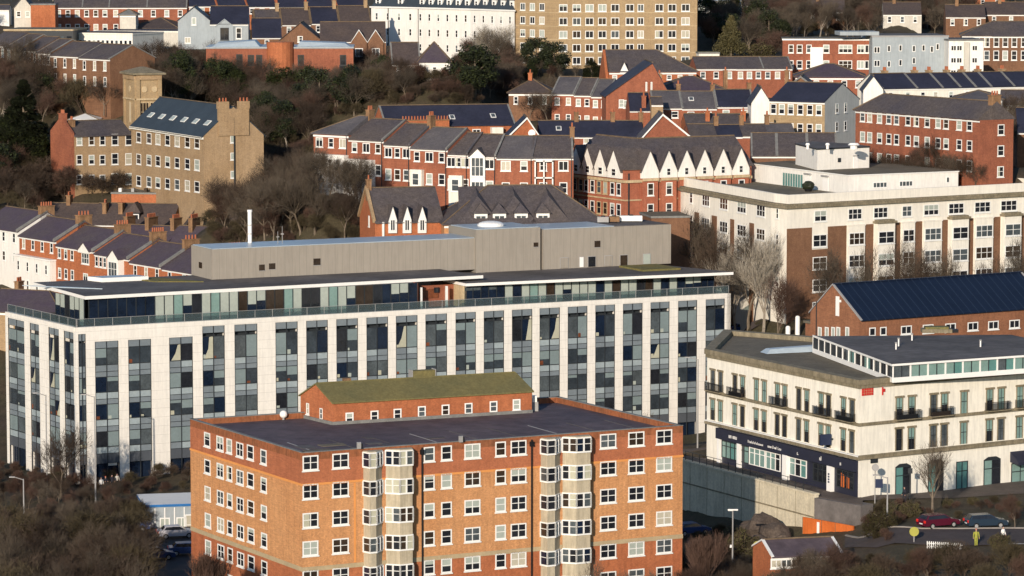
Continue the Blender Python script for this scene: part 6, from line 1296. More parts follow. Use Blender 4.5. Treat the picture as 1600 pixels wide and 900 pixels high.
e, L = wallseg('grey_wall_block', 'plain dark grey panelled wall end above the orange boards', 'wall', W1+Vector((.02, -.2, 0)), W2, 2.0, 2, 6.9, 'felt_grey')
m = MB(); m.box(-.8, L-.05, -1.0, -.8, 2.0, 4.75, 'orange_board')
for k in (.0, .42, .72): m.box(-.8+(L)*k, -.74+L*k, -1.04, -1.003, 2.0, 4.75, 'chimney_brick')
p = W1; e2 = obj('orange_hoarding', m, None, (W1.x, W1.y-.2, 0), atan2((W2-W1).y, (W2-W1).x)); tag(e2, 'bright orange board fence below the grey wall end', 'hoarding')
m = MB(); m.box(L*.22, L*.22+.35, -1.12, -1.05, 3.0, 4.5, 'metal_white'); obj('white_mark', m, e2)
# railing on the retaining wall
m = MB(); LL = (W1-W0).length
for k in range(int(LL/1.6)): m.box(k*1.6, k*1.6+.06, .2, .26, 0, 1.05, 'metal_dark')
m.box(0, LL, .2, .26, 1.05, 1.1, 'metal_dark'); m.box(0, LL, .21, .25, .5, .54, 'metal_dark')
o = obj('railing', m, None, (W0.x, W0.y, 7.38), atan2(wd.y, wd.x)); tag(o, 'thin dark railing along the top of the retaining wall', 'railing')
# road at the lower right, car park in the middle
rl_ = [ground(1320, 842), ground(1370, 833), ground(1440, 831), ground(1520, 829), ground(1600, 828), ground(1700, 826)]
rr_ = [ground(1320, 858), ground(1370, 858), ground(1440, 857), ground(1520, 857), ground(1600, 857), ground(1700, 856)]
def densify(P, n=5): return [P[i].lerp(P[i+1], k/n) for i in range(len(P)-1) for k in range(n)]+[P[-1]]
for p in rl_+rr_: pass
RL, RR = densify(rl_), densify(rr_)
sheet('road', ([ (p.x, p.y, 0) for p in RL], [(p.x, p.y, 0) for p in RR]), 'asphalt', .10)
mk = MB()
for i in range(len(RL)-8, len(RL)-1):
    a_, b_ = RR[i].lerp(RL[i], .05), RR[i+1].lerp(RL[i+1], .05)
    n_ = Vector((-(b_-a_).y, (b_-a_).x, 0)).normalized()*.12
    mk.add([(p.x, p.y, gz(p.x, p.y)+.108) for p in (a_-n_, b_-n_, b_+n_, a_+n_)], [(0, 1, 2, 3)], 'road_paint')
struct('road_marking', mk)
kb = MB()
for i in range(len(RL)-1):
    a_, b_ = RL[i], RL[i+1]; n_ = Vector((-(b_-a_).y, (b_-a_).x, 0)).normalized()*.18
    kb.hexa([(p.x, p.y, gz(p.x, p.y)-.2) for p in (a_, b_, b_+n_, a_+n_)], [(p.x, p.y, gz(p.x, p.y)+.22) for p in (a_, b_, b_+n_, a_+n_)], 'kerb')
struct('kerb', kb)
fp = [ground(1345, 786), ground(1400, 782), ground(1470, 780), ground(1540, 776), ground(1620, 772), ground(1720, 768)]
fb = [KP[1].to_3d(), KP[1].lerp(KP[2], .2).to_3d(), KP[1].lerp(KP[2], .4).to_3d(), KP[1].lerp(KP[2], .6).to_3d(), KP[1].lerp(KP[2], .8).to_3d(), KP[2].to_3d()]
sheet('footpath', ([(p.x, p.y, 0) for p in densify(fb, 3)], [(p.x, p.y, 0) for p in densify(fp, 3)]), 'paving', .06)
c0, c1, c2, c3 = gcol(1075, 402), gcol(1190, 392), gcol(1170, 372), gcol(1075, 362)
sheet('car_park', ([(p.x, p.y, 0) for p in densify([c0, c3], 8)], [(p.x, p.y, 0) for p in densify([c1, c2], 8)]), 'asphalt', .06)
c0, c1, c2, c3 = gcol(205, 412), gcol(330, 412), gcol(330, 372), gcol(205, 372)
sheet('parking_yard', ([(p.x, p.y, 0) for p in densify([c0, c3], 10)], [(p.x, p.y, 0) for p in densify([c1, c2], 10)]), 'asphalt', .06)
c0, c1, c2, c3 = gcol(1130, 505), gcol(1262, 505), gcol(1262, 488), gcol(1130, 488)
sheet('side_street', ([(p.x, p.y, 0) for p in densify([c0, c3], 6)], [(p.x, p.y, 0) for p in densify([c1, c2], 6)]), 'asphalt', .08)
gr = [gcol(225, 418), gcol(330, 418)]; gr2 = [gcol(225, 424), gcol(330, 424)]
sheet('lawn', ([(p.x, p.y, 0) for p in densify(gr2, 6)], [(p.x, p.y, 0) for p in densify(gr, 6)]), 'grass', .05)

# ---------------------------------------------------------------- cars, posts, people
def car(label, p, rot, paint, estate=False, group=None, rear_lamps=True):
    e = thing('parked_car', label, 'car', p, rot, group); L, Wd = 4.4, 1.8
    prof = [(-2.2, .35), (-2.22, .85), (-2.1, 1.0), (-1.15, 1.02), (1.3, .95), (2.1, .78), (2.2, .6), (2.18, .3)]
    b = MB(); A_ = [(x, -.9, z) for x, z in prof]; B_ = [(x, .9, z) for x, z in prof]
    b.hexa(A_, B_, paint)
    rear = -2.05 if estate else -1.7
    cab = [(rear, 1.0), (rear+.35, 1.42), (.35, 1.46), (1.15, .97)]
    b.hexa([(x, -.8, z) for x, z in cab[:1]]+[(x, -.66, z) for x, z in cab[1:3]]+[(cab[3][0], -.8, cab[3][1])], [(x, .8, z) for x, z in cab[:1]]+[(x, .66, z) for x, z in cab[1:3]]+[(cab[3][0], .8, cab[3][1])], paint)
    obj('body', b, e)
    gl = MB()
    for sgn in (-1, 1):
        q = [(rear+.2, sgn*.79, 1.04), (.95, sgn*.79, 1.02), (.3, sgn*.685, 1.4), (rear+.42, sgn*.685, 1.37)]
        gl.add(q if sgn < 0 else q[::-1], [(0, 1, 2, 3)], 'glass')
    gl.add([(rear+.0, .7, 1.06), (rear+.0, -.7, 1.06), (rear+.3, -.6, 1.4), (rear+.3, .6, 1.4)], [(0, 1, 2, 3)], 'glass'); gl.add([(1.13, -.7, 1.01), (1.13, .7, 1.01), (.42, .6, 1.43), (.42, -.6, 1.43)], [(0, 1, 2, 3)], 'glass'); obj('window', gl, e)
    for x in (-1.35, 1.35):
        for y in (-.86, .86):
            w_ = MB(); w_.tube((x, y-.1, .32), (x, y+.1, .32), .32, .32, 'tyre', 14); wo = obj('wheel', w_, e); h_ = MB(); sg = 1 if y > 0 else -1; h_.tube((x, y+sg*.101, .32), (x, y+sg*.115, .32), .2, .18, 'metal_grey', 10); obj('rim', h_, wo)
    for y in (-.7, .7):
        l_ = MB(); l_.box(-2.26, -2.2, y-.17, y+.17, .68, .95, 'lamp_red'); obj('tail_light', l_, e); l_ = MB(); l_.box(2.12, 2.21, y-.18, y+.18, .6, .76, 'lamp_clear'); obj('headlight', l_, e)
    l_ = MB(); l_.box(-2.26, -2.21, -.26, .26, .5, .62, 'lamp_clear'); obj('number_plate', l_, e)
    return e
p = ground(1466, 824); p.z += .02; car('dark red parked car with bright red tail lights beside the lower right road', p, R(28), 'paint_red', True)
p = ground(1540, 824); p.z += .02; car('dark blue parked car right of the dark red car on the lower right road', p, R(12), 'paint_blue', True)
p = gcol(272, 399); p.z += .07; car('silver parked car in front of the white kiosk left of the orange flats', p, R(15), 'paint_silver')
p = gcol(238, 385); p.z += .07; car('blue parked car nearest the bottom left of the orange flats', p, R(20), 'paint_navy')
p = gcol(290, 388); p.z += .07; car('blue parked car tight beside the lower left corner of the orange flats', p, R(10), 'paint_navy')
p = gcol(160, 402); p.z += .02; car('blue parked car half hidden in thicket, middle of the lower left', p, R(5), 'paint_navy')
p = gcol(205, 404); p.z += .02; car('small blue parked car behind bare twigs left of the white kiosk', p, R(-8), 'paint_navy')
p = gcol(1082, 398); p.z += .07; car('blue parked car in the deep shade right of the orange flats', p, R(25), 'paint_navy')
p = gcol(1165, 499); p.z += .09; car('blue parked car in the shaded side street, leftmost by the white hotel', p, R(10), 'paint_navy')
p = gcol(1205, 500); p.z += .09; car('blue parked car in the shaded side street, nearer to the white posts', p, R(10), 'paint_blue', True)
def post(name, label, cat, p, hh, kind):
    b = MB(); e = thing(name, label, cat, p)
    if kind == 'lamp':
        b.tube((0, 0, -.3), (0, 0, hh), .10, .07, 'metal_grey', 7); obj('pole', b, e); c = MB(); c.box(-.55, .55, -.12, .12, hh, hh+.14, 'metal_white'); c.box(-.5, -.05, -.1, .1, hh-.05, hh-.002, 'lamp_clear'); obj('lamp_head', c, e)
        d = MB(); d.box(-.3, -.1, -.1, .1, hh*.45, hh*.45+.3, 'metal_white'); obj('box', d, e)
    elif kind == 'arm':
        b.tube((0, 0, -.3), (0, 0, hh), .11, .07, 'metal_grey', 7); obj('pole', b, e); c = MB(); c.tube((0, 0, hh-.1), (-1.0, -.2, hh+.25), .05, .05, 'metal_grey', 6); c.box(-1.6, -.95, -.32, -.1, hh+.2, hh+.32, 'metal_grey'); obj('lamp_arm', c, e)
    return e
post('street_lamp', 'street lamp with flat twin head in front of the shaded retaining wall', 'street lamp', gcol(1147, 372), 7.4, 'lamp')
post('street_lamp', 'slim grey street lamp at the bottom left edge of the view', 'street lamp', gcol(33, 398), 7.0, 'arm')
post('street_lamp', 'tall slim street lamp in front of the second pier of the white framed block', 'street lamp', gcol(146, 424), 13.2, 'arm')
post('street_lamp', 'tall slim street lamp in front of the left side of the white framed block', 'street lamp', gcol(70, 430), 13.0, 'arm')
post('street_lamp', 'pale slim street lamp by the left end of the cream corner building', 'street lamp', gcol(1091, 424), 11.0, 'arm')
post('street_lamp', 'pale slim street lamp in front of the cream wall, right of the grey wall end', 'street lamp', ground(1386, 824), 5.4, 'arm')
for px, hh, lb in ((1231, 1.9, 'shorter of two round white posts by the shaded side street'), (1246, 3.3, 'taller of two round white posts by the shaded side street')):
    p = onz(px, 533, at(1231, 533, 478).z); m = MB(); m.tube((0, 0, -4), (0, 0, hh), .33, .33, 'metal_white', 12); m.ball((0, 0, hh), .33, .33, .25, 'metal_white', 12, 6); o = obj('white_post', m, None, p); tag(o, lb, 'post')
p = ground(1367, 785); e = thing('signpost', 'dark signpost with square blue sign and round sign in front of the cream wall', 'signpost', p); m = MB(); m.tube((0, 0, -.2), (0, 0, 4.3), .06, .05, 'metal_grey', 6); obj('pole', m, e); m = MB(); m.box(.02, .85, -.12, -.07, 1.6, 2.6, 'navy_sign'); obj('sign_plate', m, e); m = MB(); m.tube((0, -.14, 3.9), (0, -.09, 3.9), .4, .4, 'metal_grey', 14); obj('sign_disc', m, e)
p = ground(1400, 778); e = thing('signpost', 'thin dark post with a small sign left of the first arched window', 'signpost', gcol(1425, 386)); m = MB(); m.tube((0, 0, -.2), (0, 0, 3.6), .07, .05, 'metal_dark', 6); obj('pole', m, e); m = MB(); m.box(-.25, .25, -.1, -.06, 2.9, 3.5, 'metal_dark'); obj('sign_plate', m, e)
p = gcol(1186, 366); e = thing('road_sign', 'round yellow green road sign leaning on a pole above the low brick house', 'road sign', p); m = MB(); m.tube((-.5, 0, -.2), (0, 0, 3.4), .05, .05, 'metal_grey', 6); obj('pole', m, e); m = MB(); m.tube((0, -.1, 3.6), (0, -.05, 3.6), .48, .48, 'sign_yellow', 14); obj('sign_disc', m, e)
p = ground(1428, 851); e = thing('road_sign', 'rounded yellow green sign rising from the bushes left of the parked cars', 'road sign', p); m = MB(); m.tube((0, 0, -.2), (0, 0, .9), .06, .06, 'metal_grey', 6); obj('pole', m, e); m = MB(); m.tube((0, -.1, 1.2), (0, -.05, 1.2), .5, .5, 'sign_yellow', 14); obj('sign_disc', m, e)
def person(label, p, rot, top, legs, hair, arms='down', hh=1.72):
    e = thing('person', label, 'person', p, rot); k = hh/1.75
    def limb(m, pts, mt):
        for (a_, ra), (b_, rb) in zip(pts[:-1], pts[1:]): m.tube(Vector(a_)*k, Vector(b_)*k, ra*k, rb*k, mt, 8)
    m = MB()
    for sg, fw in ((-1, .12), (1, -.1)):
        limb(m, [((sg*.09, 0, .9), .095), ((sg*.1, -fw, .5), .075), ((sg*.1, -fw*.6, .08), .05)], legs); m.ball(Vector((sg*.1, -fw*.6-.06, .05))*k, .05*k, .13*k, .05*k, 'cloth_dark')
        hx = sg*.3 if arms == 'down' else sg*.2
        limb(m, [((sg*.2, 0, 1.42), .06), ((sg*.27, -.02, 1.13), .048), ((hx*.95, -.12 if arms == 'down' else -.26, .88 if arms == 'down' else 1.1), .036)], top); m.ball(Vector((hx*.95, -.13 if arms == 'down' else -.28, .82 if arms == 'down' else 1.1))*k, .04*k, .05*k, .08*k, 'skin')
    for z0, z1, r0, r1 in ((.85, 1.05, .17, .155), (1.05, 1.35, .155, .2), (1.35, 1.47, .2, .09)): m.tube(Vector((0, 0, z0))*k, Vector((0, 0, z1))*k, r0*k, r1*k, top, 12)
    limb(m, [((0, 0, 1.45), .06), ((0, 0, 1.55), .055)], 'skin'); m.ball(Vector((0, 0, 1.63))*k, .085*k, .1*k, .12*k, 'skin', 10, 8); m.ball(Vector((0, -.1, 1.62))*k, .018*k, .02*k, .03*k, 'skin', 6, 5)
    obj('body', m, e); h_ = MB(); h_.ball(Vector((0, .02, 1.67))*k, .095*k, .105*k, .1*k, hair, 10, 8); obj('hat', h_, e); return e
person('person in yellow green hi-vis clothes and red hat on the road by the blue car', ground(1525, 858), 0, 'hivis', 'hivis', 'cloth_red', hh=1.85)
person('person in pale clothes walking at the right end of the road', ground(1567, 850), R(40), 'metal_white', 'cloth_dark', 'cloth_dark')
person('person in dark clothes on the path in front of the first arched window', ground(1413, 787), R(-60), 'cloth_dark', 'cloth_dark', 'cloth_dark')
for px, lb, t_, l_, a_ in ((155, 'person in white at the left of the group under the white framed block', 'metal_white', 'cloth_dark', 'down'), (162, 'person in dark clothes with red hat in the group under the white framed block', 'cloth_dark', 'cloth_dark', 'up'), (172, 'person in black in the middle of the group under the white framed block', 'cloth_dark', 'cloth_dark', 'down'), (180, 'person in pale clothes at the right of the group under the white framed block', 'render_pale', 'cloth_dark', 'down')):
    p = gcol(px, 433+.12*(px-150)); p.z = max(p.z, .0); person(lb, p, R(30), t_, l_, 'cloth_red' if px == 162 else 'cloth_dark', a_)
# kiosk, low brick house, hut, boulders, barrier
s = house('white_kiosk', 'white flat roofed kiosk with blue edge left of the orange flats', (226, 793, 405), (330, 'a', 12), h=4.2, W=8, wall='clad_bluegrey', roof='trim_white', kind='flat', win_=(0, 0), cat='kiosk', trim='stall_blue')
for f_ in (.3, .55): win(s, 1, s.L*f_, .9, 1.2, 2.0, 'two', g=4)
win(s, 1, s.L*.72, .6, 1.8, 2.6, 'cross', g=5, fr='trim_white')
b = MB()
for k in range(7): s.fbox(b, 1, k*1.15, k*1.15+.12, 0, s.h-.1, .003, .05, 'metal_white')
s.part('frame', b)
s = house('low_brick_house', 'low red brick house with dark roof and white windows among the bottom right trees', (1205, 870, 348), (1316, 'a', 14), h=3, W=6, wall='brick_bright', roof='felt_plum', rise=1.1, win_=(7, 1), ww=1.2, wh=1.0, top=1.2, style='two', verge='trim_white', weights=[20, 0, 0, 10, 30, 30, 0, 0, 0])
s = house('timber_hut', 'small hut with pale flat roof edge at the bottom left', (48, 885, 362), (104, 'a', 6), h=2.8, W=4, wall='chimney_brick', roof='paving', kind='flat', win_=(2, 1), ww=.9, wh=1.1, top=1.5, cat='hut', trim='trim_sand')
for k, (px, D, r_) in enumerate(((1178, 389, 2.0), (1196, 388, 2.6), (1214, 385, 2.1), (1188, 383, 1.6), (1226, 384, 1.3))):
    random.seed(50+k); m = MB(); m.ball((0, 0, 0), r_, r_*.8, r_*.75, 'boulder', 9, 7, .13); o = obj('boulder', m, None, gcol(px, D)+Vector((0, 0, r_*.35)), k*1.1); tag(o, ['dark brown boulder at the left foot of the sunlit retaining wall', 'largest dark boulder, in the middle of the heap below the retaining wall', 'broad brown boulder right of the largest one in the heap', 'low dark boulder at the front of the heap below the wall', 'smallest boulder at the right end of the heap'][k], 'boulder')
p0 = ground(1448, 861); p1 = ground(1504, 860); e = thing('white_fence', 'short white picket fence in front of the dark red car', 'fence', p0, atan2((p1-p0).y, (p1-p0).x)); m = MB(); L = (p1-p0).xy.length
for k in range(int(L/.22)): m.box(k*.22, k*.22+.1, 0, .05, -.1, .75, 'trim_white')
m.box(0, L, .052, .09, .5, .58, 'trim_white'); m.box(0, L, .052, .09, .15, .22, 'trim_white'); obj('panel', m, e)

# ---------------------------------------------------------------- trees
def branch(b, rnd, p, d, L, r, lvl, mx, mt, mt2, spread, up, out, kink=.25):
    """one limb and everything that grows from it"""
    n = 3 if lvl < 2 else 2; q = p; rr = r; pts = [p]
    for i in range(n):
        d = (d+Vector((rnd.uniform(-kink, kink), rnd.uniform(-kink, kink), rnd.uniform(-kink*.5, kink)+up*.12))).normalized(); nq = q+d*(L/n); r2 = rr*(.78 if lvl < 3 else .6)
        tgt = b[0] if lvl <= 1 else b[1]
        tgt.tube(q, nq, rr, r2, mt if lvl <= 1 else mt2, 5 if lvl == 0 else 4 if lvl == 1 else 3, cap=False); q = nq; rr = r2; pts.append(q)
        if lvl < mx:
            k = out[lvl] if i == n-1 else max(1, out[lvl]//2+ (1 if lvl > 1 else 0))
            if lvl == 0 and i == 0: k = 0
            for _ in range(k):
                az = rnd.uniform(0, 2*pi); t = d.orthogonal().normalized(); t2 = d.cross(t); v = (d*cos(spread*rnd.uniform(.6, 1.2))+(t*cos(az)+t2*sin(az))*sin(spread*rnd.uniform(.6, 1.2))); v.z += up*.25
                branch(b, rnd, q, v.normalized(), L*rnd.uniform(.55, .78), max(rr*.62, .012), lvl+1, mx, mt, mt2, spread, up, out, kink)
TM = {}
def tree_proto(key, seed, h, bark, twig, spread=.75, up=.35, out=(5, 5, 5, 5), r=.22, mx=4, kink=.25, tl=.36, tw=.018):
    rnd = random.Random(seed); t, c = MB(), MB()
    branch((t, c), rnd, Vector((0, 0, -.5)), Vector((0, 0, 1)), h*tl, r, 0, mx, bark, twig, spread, up, out, kink)
    mz = max(v[2] for v in c.v); k = h/mz; t.v = [(x*k, y*k, z*k) for x, y, z in t.v]; c.v = [(x*k, y*k, z*k) for x, y, z in c.v]
    TM[key] = (t.mesh('trunk'), c.mesh('crown'), h)
for k in range(3):
    tree_proto('bare%d' % k, 11+k, 11.0, 'bark', ['twig_brown', 'twig_grey', 'twig_red'][k], .72, .3)
    tree_proto('thicket%d' % k, 31+k, 6.5, 'twig_brown', ['twig_olive', 'twig_red', 'twig_brown'][k], .85, .2, (6, 5, 5, 4), .12, 4, .3, .28)
tree_proto('pale0', 51, 10, 'bark_pale', 'twig_pale', .55, .45, (5, 4, 4, 4)); tree_proto('pale1', 52, 10, 'bark_pale', 'twig_grey', .6, .4, (5, 4, 5, 4))
tree_proto('upright', 61, 9, 'twig_red', 'twig_red', .38, .8, (7, 6, 5, 4), .12, 4, .15, .3)
tree_proto('open', 71, 8.5, 'bark', 'twig_grey', .62, .5, (5, 4, 4, 3), .26, 4, .22, .42)
def leaf_proto(key, seed, h, r, mt, n, shape='round', mt2=None, lf=.28):
    rnd = random.Random(seed); c = MB(); t = MB(); t.tube((0, 0, -.5), (0, 0, h*.75), r*.09, r*.03, 'bark', 7)
    for k in range(7):
        a_ = k*2.4; z = h*(.25+.08*k); t.tube((0, 0, z), (cos(a_)*r*.6, sin(a_)*r*.6, z+r*.4), r*.03, .02, 'bark', 4)
    cl = []
    for k in range(46 if shape == 'round' else 90):
        if shape == 'round':
            a_, b_ = rnd.uniform(0, 2*pi), rnd.uniform(-1, 1); q = rnd.uniform(.45, 1)**.6; s_ = sqrt(1-b_*b_); cl.append((Vector((cos(a_)*s_*r*q, sin(a_)*s_*r*q, h*.55+b_*h*.42*q)), rnd.uniform(.22, .42)*r))
        else:
            f = rnd.random()**.8; a_ = rnd.uniform(0, 2*pi); q = r*(1-f)**.8*rnd.uniform(.5, 1); cl.append((Vector((cos(a_)*q, sin(a_)*q, h*(.05+.9*f))), max(.35, r*.42*(1.1-f))))
    for i in range(n):
        o_, rr = rnd.choice(cl); v = Vector((rnd.gauss(0, 1), rnd.gauss(0, 1), rnd.gauss(0, 1))).normalized()*rr*rnd.uniform(.6, 1.05); p = o_+v
        a1 = Vector((rnd.gauss(0, 1), rnd.gauss(0, 1), rnd.gauss(0, .6))).normalized(); a2 = a1.orthogonal().normalized(); s_ = lf*rnd.uniform(.6, 1.3)
        c.add([p-a1*s_*.6, p+a2*s_*.35, p+a1*s_*.6, p-a2*s_*.35], [(0, 1, 2, 3)], mt2 if mt2 and rnd.random() < .3 else mt)
    TM[key] = (t.mesh('trunk'), c.mesh('crown'), h)
leaf_proto('ever0', 81, 8, 3.0, 'leaf_dark', 9000, mt2='leaf_green'); leaf_proto('ever1', 82, 8, 3.2, 'leaf_green', 9000, mt2='leaf_dark'); leaf_proto('conifer', 83, 13, 2.9, 'leaf_dark', 16000, 'cone', lf=.42); leaf_proto('cone', 84, 8, 3.0, 'leaf_olive', 12000, 'cone', lf=.26); leaf_proto('shrub', 85, 3, 2.0, 'leaf_olive', 3500, mt2='twig_brown', lf=.22)
NT = 0
WOOD = []; WK = ['bare0', 'bare1', 'bare2', 'ever0', 'ever1', 'pale1', 'thicket0', 'thicket1', 'thicket2']
def build_wood():
    """the far woods, a mass of trees nobody would count: one object that scatters the tree shapes over its points"""
    col = bpy.data.collections.new('wood_shapes')
    for i, k in enumerate(WK):
        t, c, h = TM[k]; m = bpy.data.meshes.new('wood_shape'); n0 = len(t.vertices)
        v = [tuple(q.co) for q in t.vertices]+[tuple(q.co) for q in c.vertices]; f = [tuple(p.vertices) for p in t.polygons]+[tuple(j+n0 for j in p.vertices) for p in c.polygons]
        m.from_pydata(v, [], f); ms = list(t.materials)+list(c.materials); [m.materials.append(q) for q in ms]
        m.polygons.foreach_set('material_index', [p.material_index for p in t.polygons]+[p.material_index+len(t.materials) for p in c.polygons]); m.update()
        o = bpy.data.objects.new('shape_%d' % i, m); col.objects.link(o)
    me = bpy.data.meshes.new('wood'); me.from_pydata([w_[:3] for w_ in WOOD], [], [])
    for nm, ty, j in (('sc', 'FLOAT', 3), ('ro', 'FLOAT', 4), ('ki', 'INT', 5)):
        at_ = me.attributes.new(nm, ty, 'POINT'); at_.data.foreach_set('value', [w_[j] for w_ in WOOD])
    o = bpy.data.objects.new('wood', me); C.objects.link(o); o['kind'] = 'stuff'; o['label'] = 'far off mass of bare brown trees on the hillside'; o['category'] = 'wood'
    ng = bpy.data.node_groups.new('scatter', 'GeometryNodeTree'); ng.interface.new_socket('Geometry', in_out='INPUT', socket_type='NodeSocketGeometry'); ng.interface.new_socket('Geometry', in_out='OUTPUT', socket_type='NodeSocketGeometry')
    N = ng.nodes; Lk = ng.links; gi = N.new('NodeGroupInput'); go = N.new('NodeGroupOutput'); ip = N.new('GeometryNodeInstanceOnPoints'); ci = N.new('GeometryNodeCollectionInfo')
    ci.inputs['Collection'].default_value = col; ci.inputs['Separate Children'].default_value = True; ci.inputs['Reset Children'].default_value = True
    def na(nm, ty): q = N.new('GeometryNodeInputNamedAttribute'); q.data_type = ty; q.inputs[0].default_value = nm; return q.outputs['Attribute']
    cr = N.new('ShaderNodeCombineXYZ'); Lk.new(na('ro', 'FLOAT'), cr.inputs[2]); cs = N.new('ShaderNodeCombineXYZ'); s_ = na('sc', 'FLOAT'); [Lk.new(s_, cs.inputs[j]) for j in range(3)]
    Lk.new(gi.outputs[0], ip.inputs['Points']); Lk.new(ci.outputs[0], ip.inputs['Instance']); ip.inputs['Pick Instance'].default_value = True; Lk.new(na('ki', 'INT'), ip.inputs['Instance Index']); Lk.new(cr.outputs[0], ip.inputs['Rotation']); Lk.new(cs.outputs[0], ip.inputs['Scale']); Lk.new(ip.outputs[0], go.inputs[0])
    md = o.modifiers.new('scatter', 'NODES'); md.node_group = ng
def tree(kind, p, h, label, group=None, rot=None, name='tree', cat='tree', wide=1.0):
    global NT; NT += 1
    rnd = random.Random(NT*7+3); t, c, hh = TM[kind]; k = h/hh
    e = thing(name, label, cat, (p.x, p.y, p.z-.1), rnd.uniform(0, 6.28) if rot is None else rot, group); e.scale = (k*wide, k*wide, k)
    o = obj('trunk', t, e); c_ = obj('crown', c, e); return e
def kinds(ks, rnd): return rnd.choice(ks)
def blocked(p, m=1.0):   # is the spot inside a building
    for (Pq, mm) in FOOT:
        if inpoly(np.array([p.x]), np.array([p.y]), Pq)[0]: return True
    return False
FOOT = []
for o in list(C.objects): pass
def grove(poly, n, ks, h, label, group, seed, name='tree', cat='tree', sep=3.0, wide=1.0):
    """trees standing on the ground area that is seen inside poly (photograph coordinates)"""
    rnd = random.Random(seed); x0 = min(p[0] for p in poly); x1 = max(p[0] for p in poly); y0 = min(p[1] for p in poly); y1 = max(p[1] for p in poly); done = []; tries = 0
    while len(done) < n and tries < n*14:
        tries += 1; px, py = rnd.uniform(x0, x1), rnd.uniform(y0, y1)
        if not inpoly(np.array([px]), np.array([py]), poly)[0]: continue
        p = ground(px, py)
        if any((p-q).xy.length < sep for q in done) or hitb(p): continue
        done.append(p)
        if label is None: k_ = kinds(ks, rnd); WOOD.append((p.x, p.y, p.z-.2, rnd.uniform(*h)/TM[k_][2], rnd.uniform(0, 6.28), WK.index(k_))); continue
        tree(kinds(ks, rnd), p, rnd.uniform(*h), label, group, None, name, cat, wide*rnd.uniform(.85, 1.15))
ALLB = []
for o in bpy.data.objects:
    if o.type == 'EMPTY' and o.get('label'):
        w_ = next((c for c in o.children if c.name.startswith('wall')), None)
        if w_:
            c_, s_ = cos(o.rotation_euler[2]), sin(o.rotation_euler[2]); q = [(v.co.x, v.co.y) for v in w_.data.vertices]
            x0, x1, y0, y1 = min(a[0] for a in q), max(a[0] for a in q), min(a[1] for a in q), max(a[1] for a in q)
            ALLB.append((o.location.x, o.location.y, c_, s_, x0-.8, x1+.8, y0-.8, y1+.8))
def hitb(p):
    for ox, oy, c_, s_, x0, x1, y0, y1 in ALLB:
        dx, dy = p.x-ox, p.y-oy; lx, ly = dx*c_+dy*s_, -dx*s_+dy*c_
        if x0 < lx < x1 and y0 < ly < y1: return True
    return False
BARE = ['bare0', 'bare1', 'bare2', 'bare0', 'bare1']; TH = ['thicket0', 'thicket1', 'thicket2']; EV = ['ever0', 'ever1']
# left woods
p = ground(38, 262); tree('conifer', p, 14.5, 'tall dark conifer with pointed top at the left edge', wide=1.45)
tree('ever0', ground(14, 262), 8.5, 'dark evergreen tree at the left edge in front of the tall conifer', wide=1.2); tree('ever1', ground(48, 275), 7.5, 'green evergreen tree just below the tall conifer', wide=1.2); tree('ever0', ground(-4, 300), 8, 'evergreen tree cut by the left edge below the conifer', wide=1.2)
grove([(-10, 270), (60, 270), (130, 300), (60, 335), (-10, 330)], 16, BARE+TH, (5, 8), 'bare tree or bush on the slope below the left conifer', 'bare growth below the left conifer', 2)
grove([(95, 300), (150, 292), (205, 296), (170, 312), (80, 312)], 12, TH, (3.5, 5.5), 'bare bush at the foot of the red mansion gable and its wing', 'bushes by the mansion wing', 3, 'bush', 'bush', 2.2)
tree('ever0', ground(742, 158), 9.5, 'dense dark green tree right of the white cottage', wide=1.15); tree('ever1', ground(475, 178), 8, 'green leaved tree in the gap left of the curving terrace', wide=1.1)
tree('ever0', ground(838, 118), 7, 'dark evergreen left of the tower block foot', wide=1.2); tree('ever0', ground(866, 122), 6.5, 'dark evergreen against the tower block foot', wide=1.2)
for k, (px, py) in enumerate(((738, 112), (757, 115), (774, 116), (790, 110))): tree('pale0' if k % 2 else 'pale1', ground(px, py), 9.5, 'pale bare tree, %s of the four in front of the white crescent' % ORD[k], 'pale trees before the crescent')
p = ground(1142, 92); tree('cone', p, 8.6, 'broad olive cone shaped tree in the sun right of the tower block', wide=1.0); tree('thicket1', ground(1212, 96), 6, 'rounded reddish bush right of the olive cone tree', wide=1.2); tree('shrub', ground(1190, 96), 3.4, 'low dark shrub between the olive cone tree and the reddish bush')
grove([(560, 255), (575, 240), (500, 300), (495, 330), (560, 330)], 8, ['pale1', 'bare1'], (6, 8), 'pale bare tree in front of the white end of the curving terrace', 'pale trees before the white terrace end', 13)
grove([(330, 310), (410, 295), (500, 320), (560, 350), (560, 388), (330, 388)], 62, BARE*3, (7.5, 10.5), 'bare tree in the dense brown wood between the glass block and the mansion', 'dense wood behind the glass block', 14)
grove([(405, 262), (500, 262), (500, 310), (405, 305)], 15, BARE+TH, (4, 7), 'bare bush or tree in the hollow right of the mansion gable', 'growth in the hollow by the mansion', 15)
grove([(325, 296), (405, 290), (405, 312), (325, 318)], 10, BARE, (5, 7.5), 'bare tree against the lower part of the big tan gable', 'trees against the tan gable', 151)
for k, (px, py, h_, lb) in enumerate(((375, 312, 10.5, 'tall slim bare tree seen against the big tan gable'), (700, 295, 5, 'bare sapling in front of the middle of the curving terrace'), (826, 300, 5.5, 'bare sapling in front of the right part of the curving terrace'))): tree('open', ground(px, py), h_, lb)
rnd = random.Random(16)
for k in range(20):
    t_ = (k+rnd.random())/20; px = 1340+t_*190; tree(rnd.choice(BARE), gcol(px, 540-24*t_-rnd.uniform(2.5, 5)), rnd.uniform(5.5, 9.0), 'bare brown tree between the long red block and the white hotel', 'trees before the long red block', wide=.8)
